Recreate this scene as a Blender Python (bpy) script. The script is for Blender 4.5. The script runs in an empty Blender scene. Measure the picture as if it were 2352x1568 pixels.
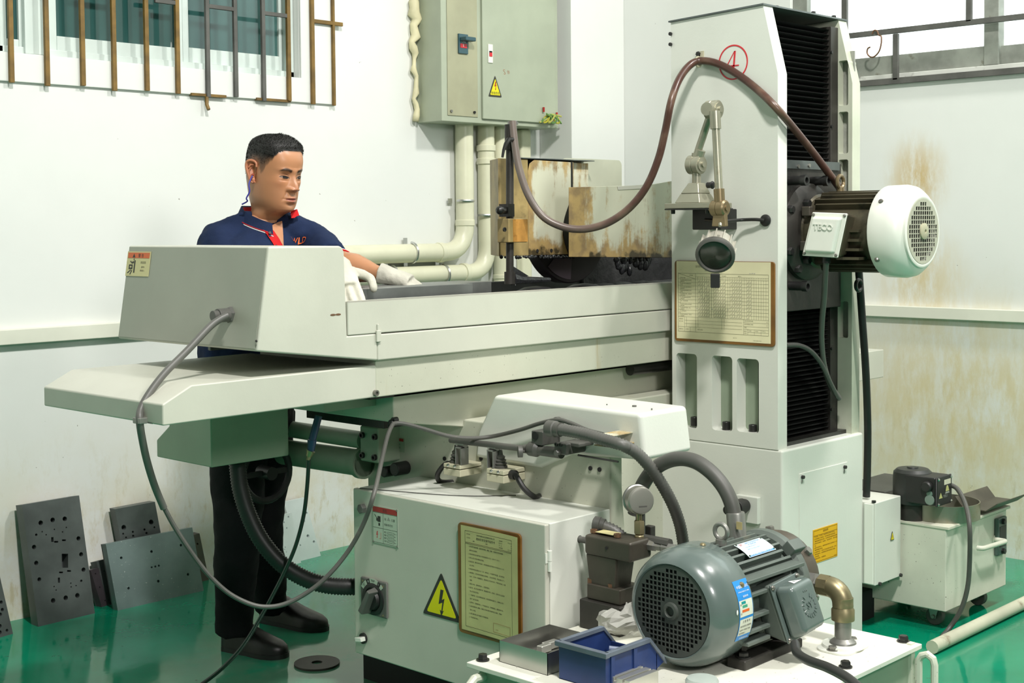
import bpy, bmesh, math, random
from mathutils import Vector as V, Matrix
from mathutils.geometry import tessellate_polygon
random.seed(7)
SC = bpy.context.scene
COL = SC.collection
R = math.radians

# ---------------------------------------------------------------- camera
CAM = V((0, 0, 1.35)); FPX = 3190.0; CX, CY = 1176.0, 655.0
_y, _p, _r = R(43.5), R(-2.5), R(-0.5)
FW = V((math.cos(_y)*math.cos(_p), math.sin(_y)*math.cos(_p), math.sin(_p)))
_r0 = V((math.sin(_y), -math.cos(_y), 0)); _u0 = _r0.cross(FW)
RT = _r0*math.cos(_r) + _u0*math.sin(_r); UP = _u0*math.cos(_r) - _r0*math.sin(_r)
cd = bpy.data.cameras.new('camera'); cam = bpy.data.objects.new('camera', cd); COL.objects.link(cam)
cam.matrix_world = Matrix(((RT.x, UP.x, -FW.x, CAM.x), (RT.y, UP.y, -FW.y, CAM.y), (RT.z, UP.z, -FW.z, CAM.z), (0, 0, 0, 1)))
cd.sensor_width = 36; cd.lens = FPX*36/2352; cd.shift_y = -(784-CY)/2352; cd.clip_end = 100
SC.camera = cam

# ---------------------------------------------------------------- light
w = bpy.data.worlds.new('world'); SC.world = w; w.use_nodes = True
w.node_tree.nodes['Background'].inputs[0].default_value = (0.93, 1.0, 0.96, 1)
w.node_tree.nodes['Background'].inputs[1].default_value = 1.2
def area(name, loc, target, size, watts, col=(1, 1, 1)):
    l = bpy.data.lights.new(name, 'AREA'); l.shape = 'DISK'; l.size = size; l.energy = watts; l.color = col
    o = bpy.data.objects.new(name, l); COL.objects.link(o); o.location = loc
    o.rotation_euler = (V(target)-V(loc)).to_track_quat('-Z', 'Y').to_euler(); return o
area('high_bay_lamp', (1.25, 0.2, 5.0), (2.6, 3.0, 0.9), 0.45, 310, (1.0, 0.965, 0.93))
area('high_bay_lamp', (4.35, 0.1, 5.0), (3.9, 3.2, 1.0), 0.45, 185, (1.0, 0.965, 0.93))
area('flash_fill', (1.4, -1.0, 2.5), (2.7, 3.8, 0.6), 0.7, 66, (1.0, 0.97, 0.95))  # unseen frontal fill added beside the camera, like a flash
for x, y, p in ((2.6, -1.2, 18),): area('overhead_fill', (x, y, 5.8), (x, y, 0), 1.5, p, (0.95, 1.0, 0.94))  # unseen overhead disk added as soft fill
SC.view_settings.view_transform = 'Standard'; SC.view_settings.look = 'None'
SC.view_settings.gamma = 1; SC.view_settings.use_curve_mapping = False
SC.view_settings.exposure = -0.33

# ---------------------------------------------------------------- a pixel's ray meets a real plane
def _ray(px, py): return FW + RT*((px-CX)/FPX) - UP*((py-CY)/FPX)
def PX(x, px, py): d = _ray(px, py); return CAM + d*((x-CAM.x)/d.x)
def PY(y, px, py): d = _ray(px, py); return CAM + d*((y-CAM.y)/d.y)
def PZ(z, px, py): d = _ray(px, py); return CAM + d*((z-CAM.z)/d.z)

# ---------------------------------------------------------------- materials
MATS = {}
def nodes(name):
    m = bpy.data.materials.new(name); m.use_nodes = True; nt = m.node_tree
    b = nt.nodes['Principled BSDF']; MATS[name] = m
    return m, nt, b
def N(nt, t, **k):
    n = nt.nodes.new(t)
    for a, v in k.items():
        if a.startswith('i_'): n.inputs[a[2:].replace('_', ' ')].default_value = v
        elif a[0] == 'n' and a[1:].isdigit(): n.inputs[int(a[1:])].default_value = v
        else: setattr(n, a, v)
    return n
def noise(nt, scale, detail=4, stretch=None, rough=.55):
    tc = N(nt, 'ShaderNodeTexCoord'); mp = N(nt, 'ShaderNodeMapping')
    if stretch: mp.inputs['Scale'].default_value = stretch
    nt.links.new(tc.outputs['Object'], mp.inputs[0])
    n = N(nt, 'ShaderNodeTexNoise', i_Scale=scale, i_Detail=detail, i_Roughness=rough)
    nt.links.new(mp.outputs[0], n.inputs['Vector']); return n.outputs['Fac']
def ramp(nt, sock, lo, hi):
    n = N(nt, 'ShaderNodeMapRange', interpolation_type='SMOOTHSTEP', n1=lo, n2=hi)
    nt.links.new(sock, n.inputs[0]); return n.outputs[0]
def mixc(nt, fac, a, b):
    n = N(nt, 'ShaderNodeMix', data_type='RGBA')
    for i, s in ((0, fac), (6, a), (7, b)):
        if isinstance(s, (int, float)): n.inputs[i].default_value = s
        elif isinstance(s, tuple): n.inputs[i].default_value = (*s, 1) if len(s) == 3 else s
        else: nt.links.new(s, n.inputs[i])
    return n.outputs[2]
def mul(nt, a, b, op='MULTIPLY'):
    n = N(nt, 'ShaderNodeMath', operation=op)
    for i, s in ((0, a), (1, b)):
        if isinstance(s, (int, float)): n.inputs[i].default_value = s
        else: nt.links.new(s, n.inputs[i])
    return n.outputs[0]
def M(name, col, rough=.5, metal=0, var=.12, vs=5, dirt=None, ds=7, da=.3, streak=False, bump=0, bs=60, spec=.5, specks=None, coat=0):
    m, nt, b = nodes(name)
    dark = tuple(c*(1-var*1.5) for c in col); lite = tuple(min(1, c*(1+var*.6)) for c in col)
    c = mixc(nt, ramp(nt, noise(nt, vs), .3, .7), dark, lite)
    if dirt:
        f = ramp(nt, noise(nt, ds, 6, (1, 1, .12) if streak else None, .65), .78-.42*da, .98-.42*da)
        c = mixc(nt, f, c, dirt)
    if specks: c = mixc(nt, ramp(nt, noise(nt, 130, 2), .70, .74), c, specks)
    nt.links.new(c, b.inputs['Base Color'])
    b.inputs['Roughness'].default_value = rough; b.inputs['Metallic'].default_value = metal
    b.inputs['Specular IOR Level'].default_value = spec; b.inputs['Coat Weight'].default_value = coat
    if bump:
        bp = N(nt, 'ShaderNodeBump', i_Strength=bump, i_Distance=.004); nt.links.new(noise(nt, bs, 5), bp.inputs['Height'])
        nt.links.new(bp.outputs[0], b.inputs['Normal'])
    return m

GP = (.53, .535, .455)
paint = M('machine_paint', GP, .38, var=.05, vs=3, dirt=(.42, .42, .30), ds=5, da=.18, bump=.05, bs=90)
paint2 = M('machine_paint_stained', (.51, .52, .42), .42, var=.06, vs=3, dirt=(.36, .27, .11), ds=9, da=.40, streak=True, bump=.06, bs=90, specks=(.25, .25, .2))
paint3 = M('machine_paint_clean', (.67, .69, .62), .33, var=.03, vs=3, bump=.06, bs=120)
paint_dull_shade = M('machine_paint_dull_shade', (.35, .365, .30), .4, var=.05, vs=4)  # dull sheet tone with the hood end's shade added in
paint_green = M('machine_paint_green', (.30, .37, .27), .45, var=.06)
def rustmat(name, base, edge):
    m, nt, b = nodes(name)
    tc = N(nt, 'ShaderNodeTexCoord'); sep = N(nt, 'ShaderNodeSeparateXYZ'); nt.links.new(tc.outputs['Generated'], sep.inputs[0])
    ex = ramp(nt, sep.outputs[0], .22, .0); ez = ramp(nt, sep.outputs[2], .30, .0); et = ramp(nt, sep.outputs[2], .80, 1.0)
    bias = mul(nt, mul(nt, mul(nt, ex, .20), mul(nt, ez, .16), 'ADD'), mul(nt, et, .10), 'ADD')
    v = mul(nt, mul(nt, noise(nt, 26, 7, (1, 1, .10), .7), .55), mul(nt, noise(nt, 9, 6, None, .7), .5), 'ADD')
    f = ramp(nt, mul(nt, v, mul(nt, bias, edge), 'ADD'), .53, .66)
    c = mixc(nt, mul(nt, f, .85), base, mixc(nt, ramp(nt, noise(nt, 20, 5), .4, .65), (.40, .25, .06), (.20, .11, .025)))
    c = mixc(nt, ramp(nt, mul(nt, noise(nt, 14, 5), mul(nt, ez, .45), 'ADD'), .86, .98), c, (.06, .045, .02))
    nt.links.new(c, b.inputs['Base Color']); b.inputs['Roughness'].default_value = .5
    return m
paint_rust = rustmat('rusty_paint', (.56, .57, .44), 1.0)
paint_rust2 = M('rusty_paint_heavy', (.36, .27, .11), .55, var=.25, vs=8, dirt=(.10, .075, .035), ds=10, da=.62, bump=.2, bs=50)
paint_tank = M('tank_paint', (.64, .65, .54), .45, var=.07, vs=5, dirt=(.32, .24, .12), ds=11, da=.2, specks=(.1, .09, .07))
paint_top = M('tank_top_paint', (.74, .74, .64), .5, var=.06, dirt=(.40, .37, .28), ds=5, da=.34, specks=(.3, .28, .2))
cabg = M('cabinet_grey', (.38, .425, .32), .4, var=.06, dirt=(.30, .29, .17), ds=4, da=.3)
pvc = M('pvc_cream', (.70, .70, .52), .35, var=.06, dirt=(.45, .38, .16), ds=9, da=.25)
black = M('black_rubber', (.018, .018, .017), .45, var=.2)
rubber = M('grey_rubber', (.085, .085, .075), .5, var=.2, dirt=(.16, .15, .12), ds=14, da=.4)
conduit = M('conduit_grey', (.12, .12, .108), .45, var=.15, dirt=(.2, .19, .16), ds=14, da=.3)
hosem = M('brown_hose', (.075, .038, .028), .35, var=.2, vs=8, dirt=(.17, .10, .07), ds=12, da=.35)
hosem2 = M('grey_hose', (.17, .14, .12), .35, var=.15, vs=8)
bellm = M('bellows_black', (.010, .011, .010), .4, var=.3, dirt=(.05, .05, .045), ds=30, da=.3)
cast = M('cast_iron_dark', (.045, .042, .036), .5, metal=.3, var=.3, dirt=(.12, .11, .07), ds=9, da=.35, bump=.15, bs=60)
castb = M('valve_iron', (.075, .066, .050), .45, metal=.3, var=.2, dirt=(.17, .15, .11), ds=8, da=.35, bump=.12, bs=70)
steel = M('ground_steel', (.23, .24, .235), .38, metal=.7, var=.18, vs=7, dirt=(.10, .09, .07), ds=9, da=.3, bump=.03)
steel_br = M('bright_steel', (.62, .63, .62), .28, metal=.9, var=.1)
steel_mid = M('worn_steel', (.36, .36, .34), .35, metal=.8, var=.15, dirt=(.2, .15, .08), ds=9, da=.3)
stain = M('stainless', (.5, .5, .47), .33, metal=1, var=.08)
plate_d = M('plate_dark', (.13, .15, .145), .42, metal=.45, var=.18, vs=7, dirt=(.07, .06, .05), ds=6, da=.4, bump=.03)
plate_b = M('plate_brown', (.15, .125, .105), .45, metal=.4, var=.2, vs=7)
plate_t = M('plate_teal', (.24, .32, .315), .4, metal=.45, var=.12, vs=6, specks=(.5, .55, .55))
plate_w = M('plate_pale', (.76, .84, .83), .4, metal=.2, var=.06)
lampm = M('lamp_metal', (.40, .39, .30), .34, metal=.6, var=.15, dirt=(.25, .2, .1), ds=9, da=.35)
lampb = M('lamp_bronze', (.26, .20, .11), .36, metal=.6, var=.2)
lamph = M('lamp_housing', (.50, .49, .42), .4, metal=.4, var=.12, dirt=(.2, .18, .12), ds=9, da=.35)
bolt_b = M('bolt_black', (.05, .05, .048), .35, metal=.6, var=.2)
bolt_s = M('bolt_steel', (.3, .29, .26), .35, metal=.8, var=.15)
bolt_r = M('bolt_rust', (.22, .12, .07), .45, metal=.5, var=.2)
brass = M('brass_dull', (.33, .28, .16), .38, metal=.75, var=.15, dirt=(.4, .36, .25), ds=9, da=.3)
galv = M('galvanised', (.30, .30, .275), .4, metal=.6, var=.15)
motg = M('motor_grey', (.105, .138, .128), .26, var=.08, vs=6, coat=.3)
motg2 = M('motor_grey_dusty', (.115, .14, .122), .5, var=.1, dirt=(.27, .25, .18), ds=9, da=.42)
motd = M('grille_dark', (.055, .064, .055), .5, var=.1)
motf = M('fin_oily', (.10, .088, .055), .4, metal=.4, var=.2, dirt=(.02, .02, .017), ds=7, da=.6)
white_e = M('white_enamel', (.76, .78, .70), .3, var=.03, dirt=(.55, .48, .30), ds=4, da=.2, coat=.3)
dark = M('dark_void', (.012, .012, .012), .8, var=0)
sludge = M('grinding_sludge', (.028, .028, .029), .55, var=.3, vs=12, dirt=(.06, .055, .05), ds=30, da=.4, bump=.8, bs=45)
oilblk = M('oily_black', (.014, .014, .012), .35, var=.3, vs=10, dirt=(.05, .048, .04), ds=12, da=.35, bump=.15)
wheelm = M('grinding_wheel', (.018, .013, .015), .5, var=.2)
wheel_l = M('wheel_label', (.10, .075, .095), .6, var=.1)
paper = M('aged_paper', (.74, .70, .45), .6, var=.1, vs=5, dirt=(.62, .55, .28), ds=5, da=.35)
paper_y = M('yellowed_paper', (.56, .53, .24), .5, var=.12, vs=6, dirt=(.42, .38, .13), ds=6, da=.4)
board = M('varnished_board', (.20, .09, .015), .4, var=.25, vs=9)
ink = M('ink_black', (.03, .03, .025), .6, var=0)
inkg = M('ink_grey', (.17, .17, .10), .7, var=0)
inkb = M('ink_brown', (.10, .045, .0), .6, var=0)
red = M('red_print', (.62, .02, .03), .4, var=.03)
redd = M('red_dark', (.36, .02, .015), .4, var=.05)
orange = M('orange_print', (.72, .13, .02), .4, var=.05)
cream = M('cream_label', (.66, .60, .30), .35, var=.04)
plate_l = M('label_plate', (.50, .57, .47), .35, metal=.2, var=.05)
yel = M('warning_yellow', (.72, .66, .0), .4, var=.04)
yelo = M('label_orange_yellow', (.78, .42, .0), .4, var=.04)
whitep = M('white_print', (.82, .84, .82), .4, var=0)
blue = M('bin_blue', (.02, .045, .16), .42, var=.2, vs=5, dirt=(.16, .19, .24), ds=7, da=.36)
bluel = M('sticker_blue', (.02, .25, .66), .35, var=.03)
teal = M('teal_print', (.0, .25, .25), .5, var=0)
trimm = M('trunking_cream', (.74, .75, .64), .4, var=.04, dirt=(.5, .45, .3), ds=5, da=.2)
ochre = M('ochre_bar', (.20, .115, .02), .55, var=.25, vs=14, dirt=(.45, .42, .3), ds=25, da=.2)
barg = M('grey_bar', (.10, .10, .09), .6, var=.2, vs=10)
alum = M('window_aluminium', (.60, .68, .64), .4, metal=.1, var=.06, dirt=(.4, .38, .3), ds=6, da=.25)
alumd = M('window_frame_dirty', (.28, .30, .26), .6, var=.2, vs=9, dirt=(.13, .12, .08), ds=18, da=.45)
foam = M('expanding_foam', (.70, .66, .42), .6, var=.15, bump=.3, bs=40)
aluex = M('aluminium_profile', (.6, .6, .54), .35, metal=.8, var=.08)
skyblue = M('plug_blue', (.02, .05, .11), .35, var=.1)
breaker = M('breaker_blue', (.03, .09, .11), .35, var=.1)
chrome = M('chrome', (.75, .75, .73), .15, metal=1, var=.03)

# ---------------------------------------------------------------- mesh building
ORG = {}
class MB:
    def __init__(s): s.v = []; s.f = []; s.mi = []; s.cur = 0
    def add(s, vs, fs):
        n = len(s.v); s.v += [V(p) for p in vs]
        for f in fs: s.f.append([i+n for i in f]); s.mi.append(s.cur)
        return s
    def box(s, a, b):
        x0, y0, z0 = a; x1, y1, z1 = b
        return s.obox((x0, y0, z0), (x1-x0, 0, 0), (0, y1-y0, 0), (0, 0, z1-z0))
    def obox(s, o, u, v, w):
        o, u, v, w = V(o), V(u), V(v), V(w)
        return s.prism([o, o+u, o+u+v, o+v], w)
    def cbox(s, c, u, v, w):
        c, u, v, w = V(c), V(u), V(v), V(w)
        return s.obox(c-(u+v+w)/2, u, v, w)
    def poly(s, pts): return s.add(pts, [list(range(len(pts)))])
    def prism(s, pts, vec):
        n = len(pts); vec = V(vec); a = [V(p) for p in pts]
        return s.add(a+[p+vec for p in a], [list(range(n))[::-1], list(range(n, 2*n))]+[[i, (i+1) % n, (i+1) % n+n, i+n] for i in range(n)])
    def frust(s, a, b):
        n = len(a)
        return s.add(list(a)+list(b), [list(range(n))[::-1], list(range(n, 2*n))]+[[i, (i+1) % n, (i+1) % n+n, i+n] for i in range(n)])
    def holes(s, outer, hs, o, u, v, w):
        o, u, v, w = V(o), V(u), V(v), V(w)
        loops = [[V((p[0], p[1], 0)) for p in outer]]+[[V((p[0], p[1], 0)) for p in h] for h in hs]
        tris = tessellate_polygon(loops); flat = [p for l in loops for p in l]
        P = [o+u*p.x+v*p.y for p in flat]; n = len(P)
        fs = [list(t) for t in tris]+[[i+n for i in t][::-1] for t in tris]; k = 0
        for l in loops:
            m = len(l)
            fs += [[k+i, k+(i+1) % m, k+(i+1) % m+n, k+i+n] for i in range(m)]; k += m
        return s.add(P+[p+w for p in P], fs)
    def rings(s, rings, cap0=True, cap1=True):
        n = len(rings[0]); vs = [p for r in rings for p in r]; fs = []
        for k in range(len(rings)-1):
            for i in range(n): fs.append([k*n+i, k*n+(i+1) % n, (k+1)*n+(i+1) % n, (k+1)*n+i])
        if cap0: fs.append(list(range(n))[::-1])
        if cap1: fs.append([(len(rings)-1)*n+i for i in range(n)])
        return s.add(vs, fs)
    def lathe(s, prof, o, ax, n=24, caps=True):
        o, ax = V(o), V(ax).normalized(); a = ax.orthogonal().normalized(); b = ax.cross(a)
        return s.rings([[o+ax*h+(a*math.cos(2*math.pi*i/n)+b*math.sin(2*math.pi*i/n))*max(r, 1e-5) for i in range(n)] for r, h in prof], caps, caps)
    def cyl(s, p0, p1, r0, r1=None, n=20):
        p0, p1 = V(p0), V(p1); r1 = r0 if r1 is None else r1
        return s.lathe([(r0, 0), (r1, (p1-p0).length)], p0, p1-p0, n)
    def tube(s, path, r, n=10, closed=False):
        P = [V(p) for p in path]; m = len(P); rs = r if isinstance(r, (list, tuple)) else [r]*m
        T = [((P[(i+1) % m]-P[i-1]) if closed else (P[min(i+1, m-1)]-P[max(i-1, 0)])).normalized() for i in range(m)]
        a = T[0].orthogonal().normalized(); rg = []
        for i in range(m):
            a = (a-T[i]*a.dot(T[i])).normalized(); b = T[i].cross(a)
            rg.append([P[i]+(a*math.cos(2*math.pi*k/n)+b*math.sin(2*math.pi*k/n))*rs[i] for k in range(n)])
        if closed: rg.append(rg[0]); return s.rings(rg, False, False)
        return s.rings(rg)
    def ball(s, c, r, n=16, m=10):
        c = V(c); rx, ry, rz = (r, r, r) if not isinstance(r, (tuple, list)) else r
        return s.rings([[c+V((rx*math.sin(t)*math.cos(2*math.pi*i/n), ry*math.sin(t)*math.sin(2*math.pi*i/n), -rz*math.cos(t))) for i in range(n)] for t in [max(.02, min(math.pi-.02, math.pi*k/m)) for k in range(m+1)]])
    def hexb(s, p, d, r, h, n=6, washer=0):
        p, d = V(p), V(d).normalized()
        if washer: s.cyl(p, p+d*h*.2, r*washer, n=16)
        return s.lathe([(r, 0), (r, h*.85), (r*.86, h)], p, d, n)
    def socket(s, p, d, r, h, n=16):
        p, d = V(p), V(d).normalized()
        return s.lathe([(r, 0), (r, h), (r*.55, h), (r*.55, h*.45), (.0001, h*.45)], p, d, n)
    def text(s, body, size, o, u, v, align='LEFT', ext=0, sx=1):
        o, u, v = V(o), V(u).normalized(), V(v).normalized(); nn = u.cross(v)
        if body not in TXT:
            cu = bpy.data.curves.new('t', 'FONT'); cu.body = body; cu.size = 1; cu.resolution_u = 1 if len(body) > 8 else 2
            ob = bpy.data.objects.new('t', cu); me = ob.to_mesh()
            TXT[body] = ([p.co.copy() for p in me.vertices], [list(f.vertices) for f in me.polygons])
            ob.to_mesh_clear(); bpy.data.objects.remove(ob); bpy.data.curves.remove(cu)
        vs, fs = TXT[body]
        if not vs: return s
        x1 = max(p.x for p in vs); dx = {'LEFT': 0, 'CENTER': -x1/2, 'RIGHT': -x1}[align]
        base = [o+u*((p.x+dx)*size*sx)+v*(p.y*size) for p in vs]
        if ext:
            k = len(base); ed = {}
            for f in fs:
                for a, b in zip(f, f[1:]+f[:1]): ed[(a, b)] = ed.get((a, b), 0)+1
            side = [[a, b, b+k, a+k] for (a, b) in ed if (b, a) not in ed]
            return s.add(base+[p+nn*ext for p in base], [[i+k for i in f] for f in fs]+side)
        return s.add(base, fs)
    def build(s, name, mat, parent=None, bevel=0, seg=2, smooth=True, ang=32, fix=True):
        me = bpy.data.meshes.new(name); org = ORG.get(parent.name, V((0, 0, 0))) if parent else V((0, 0, 0))
        me.from_pydata([p-org for p in s.v], [], s.f)
        for m in (mat if isinstance(mat, (list, tuple)) else [mat]): me.materials.append(m)
        if len(me.materials) > 1: me.polygons.foreach_set('material_index', s.mi)
        if fix:
            bm = bmesh.new(); bm.from_mesh(me); bmesh.ops.recalc_face_normals(bm, faces=bm.faces); bm.to_mesh(me); bm.free()
        if smooth:
            me.polygons.foreach_set('use_smooth', [True]*len(me.polygons)); me.set_sharp_from_angle(angle=R(ang))
        o = bpy.data.objects.new(name, me); COL.objects.link(o)
        if parent: o.parent = parent
        ORG[o.name] = org
        if bevel:
            b = o.modifiers.new('bevel', 'BEVEL'); b.width = bevel; b.segments = seg; b.limit_method = 'ANGLE'; b.angle_limit = R(40); b.harden_normals = smooth
        return o
TXT = {}
def tag(o, label=None, cat=None, group=None, kind=None):
    if label: o['label'] = label
    if cat: o['category'] = cat
    if group: o['group'] = group
    if kind: o['kind'] = kind
    return o
def thing(name, label, cat, loc, group=None):
    o = bpy.data.objects.new(name, None); COL.objects.link(o); o.location = loc; o.empty_display_size = .1
    ORG[o.name] = V(loc); return tag(o, label, cat, group)
def struct(name, mb, mat, **k): return tag(mb.build(name, mat, **k), kind='structure')
def spl(pts, k=8):
    P = [V(p) for p in pts]; P = [P[0]*2-P[1]]+P+[P[-1]*2-P[-2]]; out = []
    for i in range(1, len(P)-2):
        a, b, c, d = P[i-1:i+3]
        for j in range(k):
            t = j/k; out.append(.5*((2*b)+(c-a)*t+(2*a-5*b+4*c-d)*t*t+(3*b-a-3*c+d)*t*t*t))
    return out+[P[-2]]
def ribbed(mb, path, r, n=14, depth=.12, per=2):
    P = spl(path, 1) if per == 0 else path
    return mb.tube(P, [r*(1 if i % (2*per) < per else 1-depth) for i in range(len(P))], n)
def resample(P, step):
    out = [P[0]]; acc = 0
    for a, b in zip(P, P[1:]):
        L = (b-a).length; t = step-acc
        while t <= L: out.append(a+(b-a)*(t/L)); t += step
        acc = (acc+L) % step
    return out
def circ(cx, cy, r, n=14, ph=0): return [(cx+r*math.cos(2*math.pi*i/n+ph), cy+r*math.sin(2*math.pi*i/n+ph)) for i in range(n)]
def rrect(x0, y0, x1, y1, r, k=4):
    out = []
    for cx, cy, a in ((x1-r, y1-r, 0), (x0+r, y1-r, 90), (x0+r, y0+r, 180), (x1-r, y0+r, 270)):
        out += [(cx+r*math.cos(R(a+90*i/k)), cy+r*math.sin(R(a+90*i/k))) for i in range(k+1)]
    return out
EX, EY, EZ = V((1, 0, 0)), V((0, 1, 0)), V((0, 0, 1))
NX, NY = -EX, -EY
# ================================================================ ROOM
YW, XW = 4.52, 5.36
def wallmat(name, blobs, low):
    m, nt, b = nodes(name)
    c = mixc(nt, ramp(nt, noise(nt, 1.3, 4), .3, .75), (.71, .735, .70), (.765, .785, .75))
    geo = N(nt, 'ShaderNodeNewGeometry'); sep = N(nt, 'ShaderNodeSeparateXYZ'); nt.links.new(geo.outputs['Position'], sep.inputs[0])
    lowf = ramp(nt, sep.outputs[2], low, .0)                                  # grubbier old paint near the floor
    c = mixc(nt, mul(nt, mul(nt, lowf, ramp(nt, noise(nt, 3.5, 7, None, .7), .34, .62)), .62), c, (.62, .55, .33))
    c = mixc(nt, mul(nt, ramp(nt, noise(nt, 24, 6, (1, 1, .35), .7), .52, .70), mul(nt, lowf, .75)), c, (.52, .46, .28))
    for (p, r, col, k) in blobs:                                              # oil mist stains
        vm = N(nt, 'ShaderNodeVectorMath', operation='SUBTRACT'); nt.links.new(geo.outputs['Position'], vm.inputs[0]); vm.inputs[1].default_value = p
        vs = N(nt, 'ShaderNodeVectorMath', operation='MULTIPLY'); nt.links.new(vm.outputs[0], vs.inputs[0]); vs.inputs[1].default_value = (1/r[0], 1/r[1], 1/r[2])
        ln = N(nt, 'ShaderNodeVectorMath', operation='LENGTH'); nt.links.new(vs.outputs[0], ln.inputs[0])
        f = mul(nt, mul(nt, ramp(nt, ln.outputs['Value'], 1.0, .0), ramp(nt, noise(nt, 13, 7, (1, 1, .3), .75), .30, .62)), k)
        c = mixc(nt, f, c, col)
    scr = ramp(nt, noise(nt, 9, 7, (1, 1, 4), .8), .665, .72)
    c = mixc(nt, mul(nt, scr, mul(nt, ramp(nt, sep.outputs[2], 1.3, .1), .55)), c, (.38, .36, .27))
    c = mixc(nt, ramp(nt, noise(nt, 38, 3), .755, .775), c, (.22, .21, .17))
    nt.links.new(c, b.inputs['Base Color']); b.inputs['Roughness'].default_value = .55
    bp = N(nt, 'ShaderNodeBump', i_Strength=.12, i_Distance=.004); nt.links.new(noise(nt, 14, 6), bp.inputs['Height']); nt.links.new(bp.outputs[0], b.inputs['Normal'])
    return m
st1 = PX(XW, 2105, 410); st2 = PX(XW, 2110, 640); st3 = PX(XW, 2200, 930)
wm_r = wallmat('wall_white_right', [(st1, (1, .19, .24), (.55, .40, .16), .95), (st2, (1, .28, .3), (.62, .50, .25), .8), (st3, (1, .75, .62), (.62, .53, .28), .9)], 1.35)
wm_b = wallmat('wall_white_back', [], .75)
m, nt, b = nodes('green_epoxy_floor')
c = mixc(nt, ramp(nt, noise(nt, 1.6, 5), .35, .7), (.0, .20, .105), (.005, .28, .15))
geo = N(nt, 'ShaderNodeNewGeometry')
vm = N(nt, 'ShaderNodeVectorMath', operation='SUBTRACT'); nt.links.new(geo.outputs['Position'], vm.inputs[0]); vm.inputs[1].default_value = PZ(0, 745, 1545)
ln = N(nt, 'ShaderNodeVectorMath', operation='LENGTH'); nt.links.new(vm.outputs[0], ln.inputs[0])
worn = mul(nt, ramp(nt, ln.outputs['Value'], .62, .16), ramp(nt, noise(nt, 5, 6), .25, .5))
c = mixc(nt, mul(nt, worn, .55), c, (.16, .22, .16))
c = mixc(nt, ramp(nt, noise(nt, 17, 6, None, .7), .66, .72), c, (.006, .10, .05))
nt.links.new(c, b.inputs['Base Color'])
rg = N(nt, 'ShaderNodeMapRange', n1=.3, n2=.75, n3=.04, n4=.16); nt.links.new(noise(nt, 4, 5), rg.inputs[0]); nt.links.new(rg.outputs[0], b.inputs['Roughness'])
bp = N(nt, 'ShaderNodeBump', i_Strength=.14, i_Distance=.01); nt.links.new(noise(nt, 5, 4), bp.inputs['Height']); nt.links.new(bp.outputs[0], b.inputs['Normal'])
floorm = m
m, nt, b = nodes('dark_window_glass')
c = mixc(nt, ramp(nt, noise(nt, 2.2, 3, (1.2, 1, .3)), .35, .65), (.012, .055, .05), (.05, .12, .11))
c = mixc(nt, ramp(nt, noise(nt, 30, 3, (1, 1, .12)), .72, .74), c, (.45, .5, .5))
nt.links.new(c, b.inputs['Base Color']); b.inputs['Roughness'].default_value = .06; glass_d = m
m, nt, b = nodes('frosted_daylight_glass')                                     # frosted pane lit by the sky behind it
b.inputs['Base Color'].default_value = (.9, .97, .95, 1); b.inputs['Roughness'].default_value = .3; b.inputs['Transmission Weight'].default_value = .9; b.inputs['IOR'].default_value = 1.2
b.inputs['Emission Color'].default_value = (.93, 1, .98, 1); b.inputs['Emission Strength'].default_value = 1.1; glass_l = m

struct('floor', MB().box((-3, -3.5, -.06), (XW+.2, YW+.2, 0)), floorm, smooth=False)
# back wall with the opening of the barred window
wx1 = PY(YW, 687, 180).x; wz0 = PY(YW, 340, 148).z; zt = 6.0
struct('wall_back', MB().holes([(-3, 0), (XW+.2, 0), (XW+.2, zt), (-3, zt)], [[(1.0, wz0), (wx1, wz0), (wx1, 3.1), (1.0, 3.1)]], (0, YW, 0), EX, EZ, (0, .2, 0)), wm_b, smooth=False)
ry0 = PX(XW, 1815, 20).y; rz0 = PX(XW, 2100, 187).z
struct('wall_right', MB().holes([(-3.5, 0), (YW, 0), (YW, zt), (-3.5, zt)], [[(.9, rz0), (ry0, rz0), (ry0, 3.1), (.9, 3.1)]], (XW, 0, 0), EY, EZ, (.2, 0, 0)), wm_r, smooth=False)
px0 = 4.965
struct('trim_1', MB().box((px0, 4.314, 0), (XW, YW, zt)), wm_b, bevel=.004)
# raised plaster surround under and beside the window
sx1 = PY(YW, 768, 241).x; sz0 = 1.852
struct('trim_2', MB().holes([(.8, sz0), (sx1, sz0), (sx1, 3.3), (.8, 3.3)], [[(.99, wz0-.002), (wx1+.002, wz0-.002), (wx1+.002, 3.1), (.99, 3.1)]], (0, YW-.012, 0), EX, EZ, (0, .012, 0)), wm_b, bevel=.003)
tz1 = PY(YW-.03, 80, 753).z
struct('trim_3', MB().box((-2.5, YW-.03, tz1-.052), (2.9, YW, tz1)), trimm, bevel=.003)
struct('trim_4', MB().box((XW-.03, -3, .947), (XW, 4.31, .995)), trimm, bevel=.003)

struct('wall_left', MB().box((-3.2, -3.5, 0), (-3, YW+.2, 6)), M('far_wall_grey', (.24, .27, .25), .8, var=.05), smooth=False)
struct('wall_front', MB().box((-3.2, -3.7, 0), (XW+.2, -3.5, 6)), MATS['far_wall_grey'], smooth=False)
struct('ceiling', MB().box((-3.2, -3.7, 6), (XW+.2, YW+.2, 6.1)), M('ceiling_grey', (.25, .28, .26), .8, var=.05), smooth=False)
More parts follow.
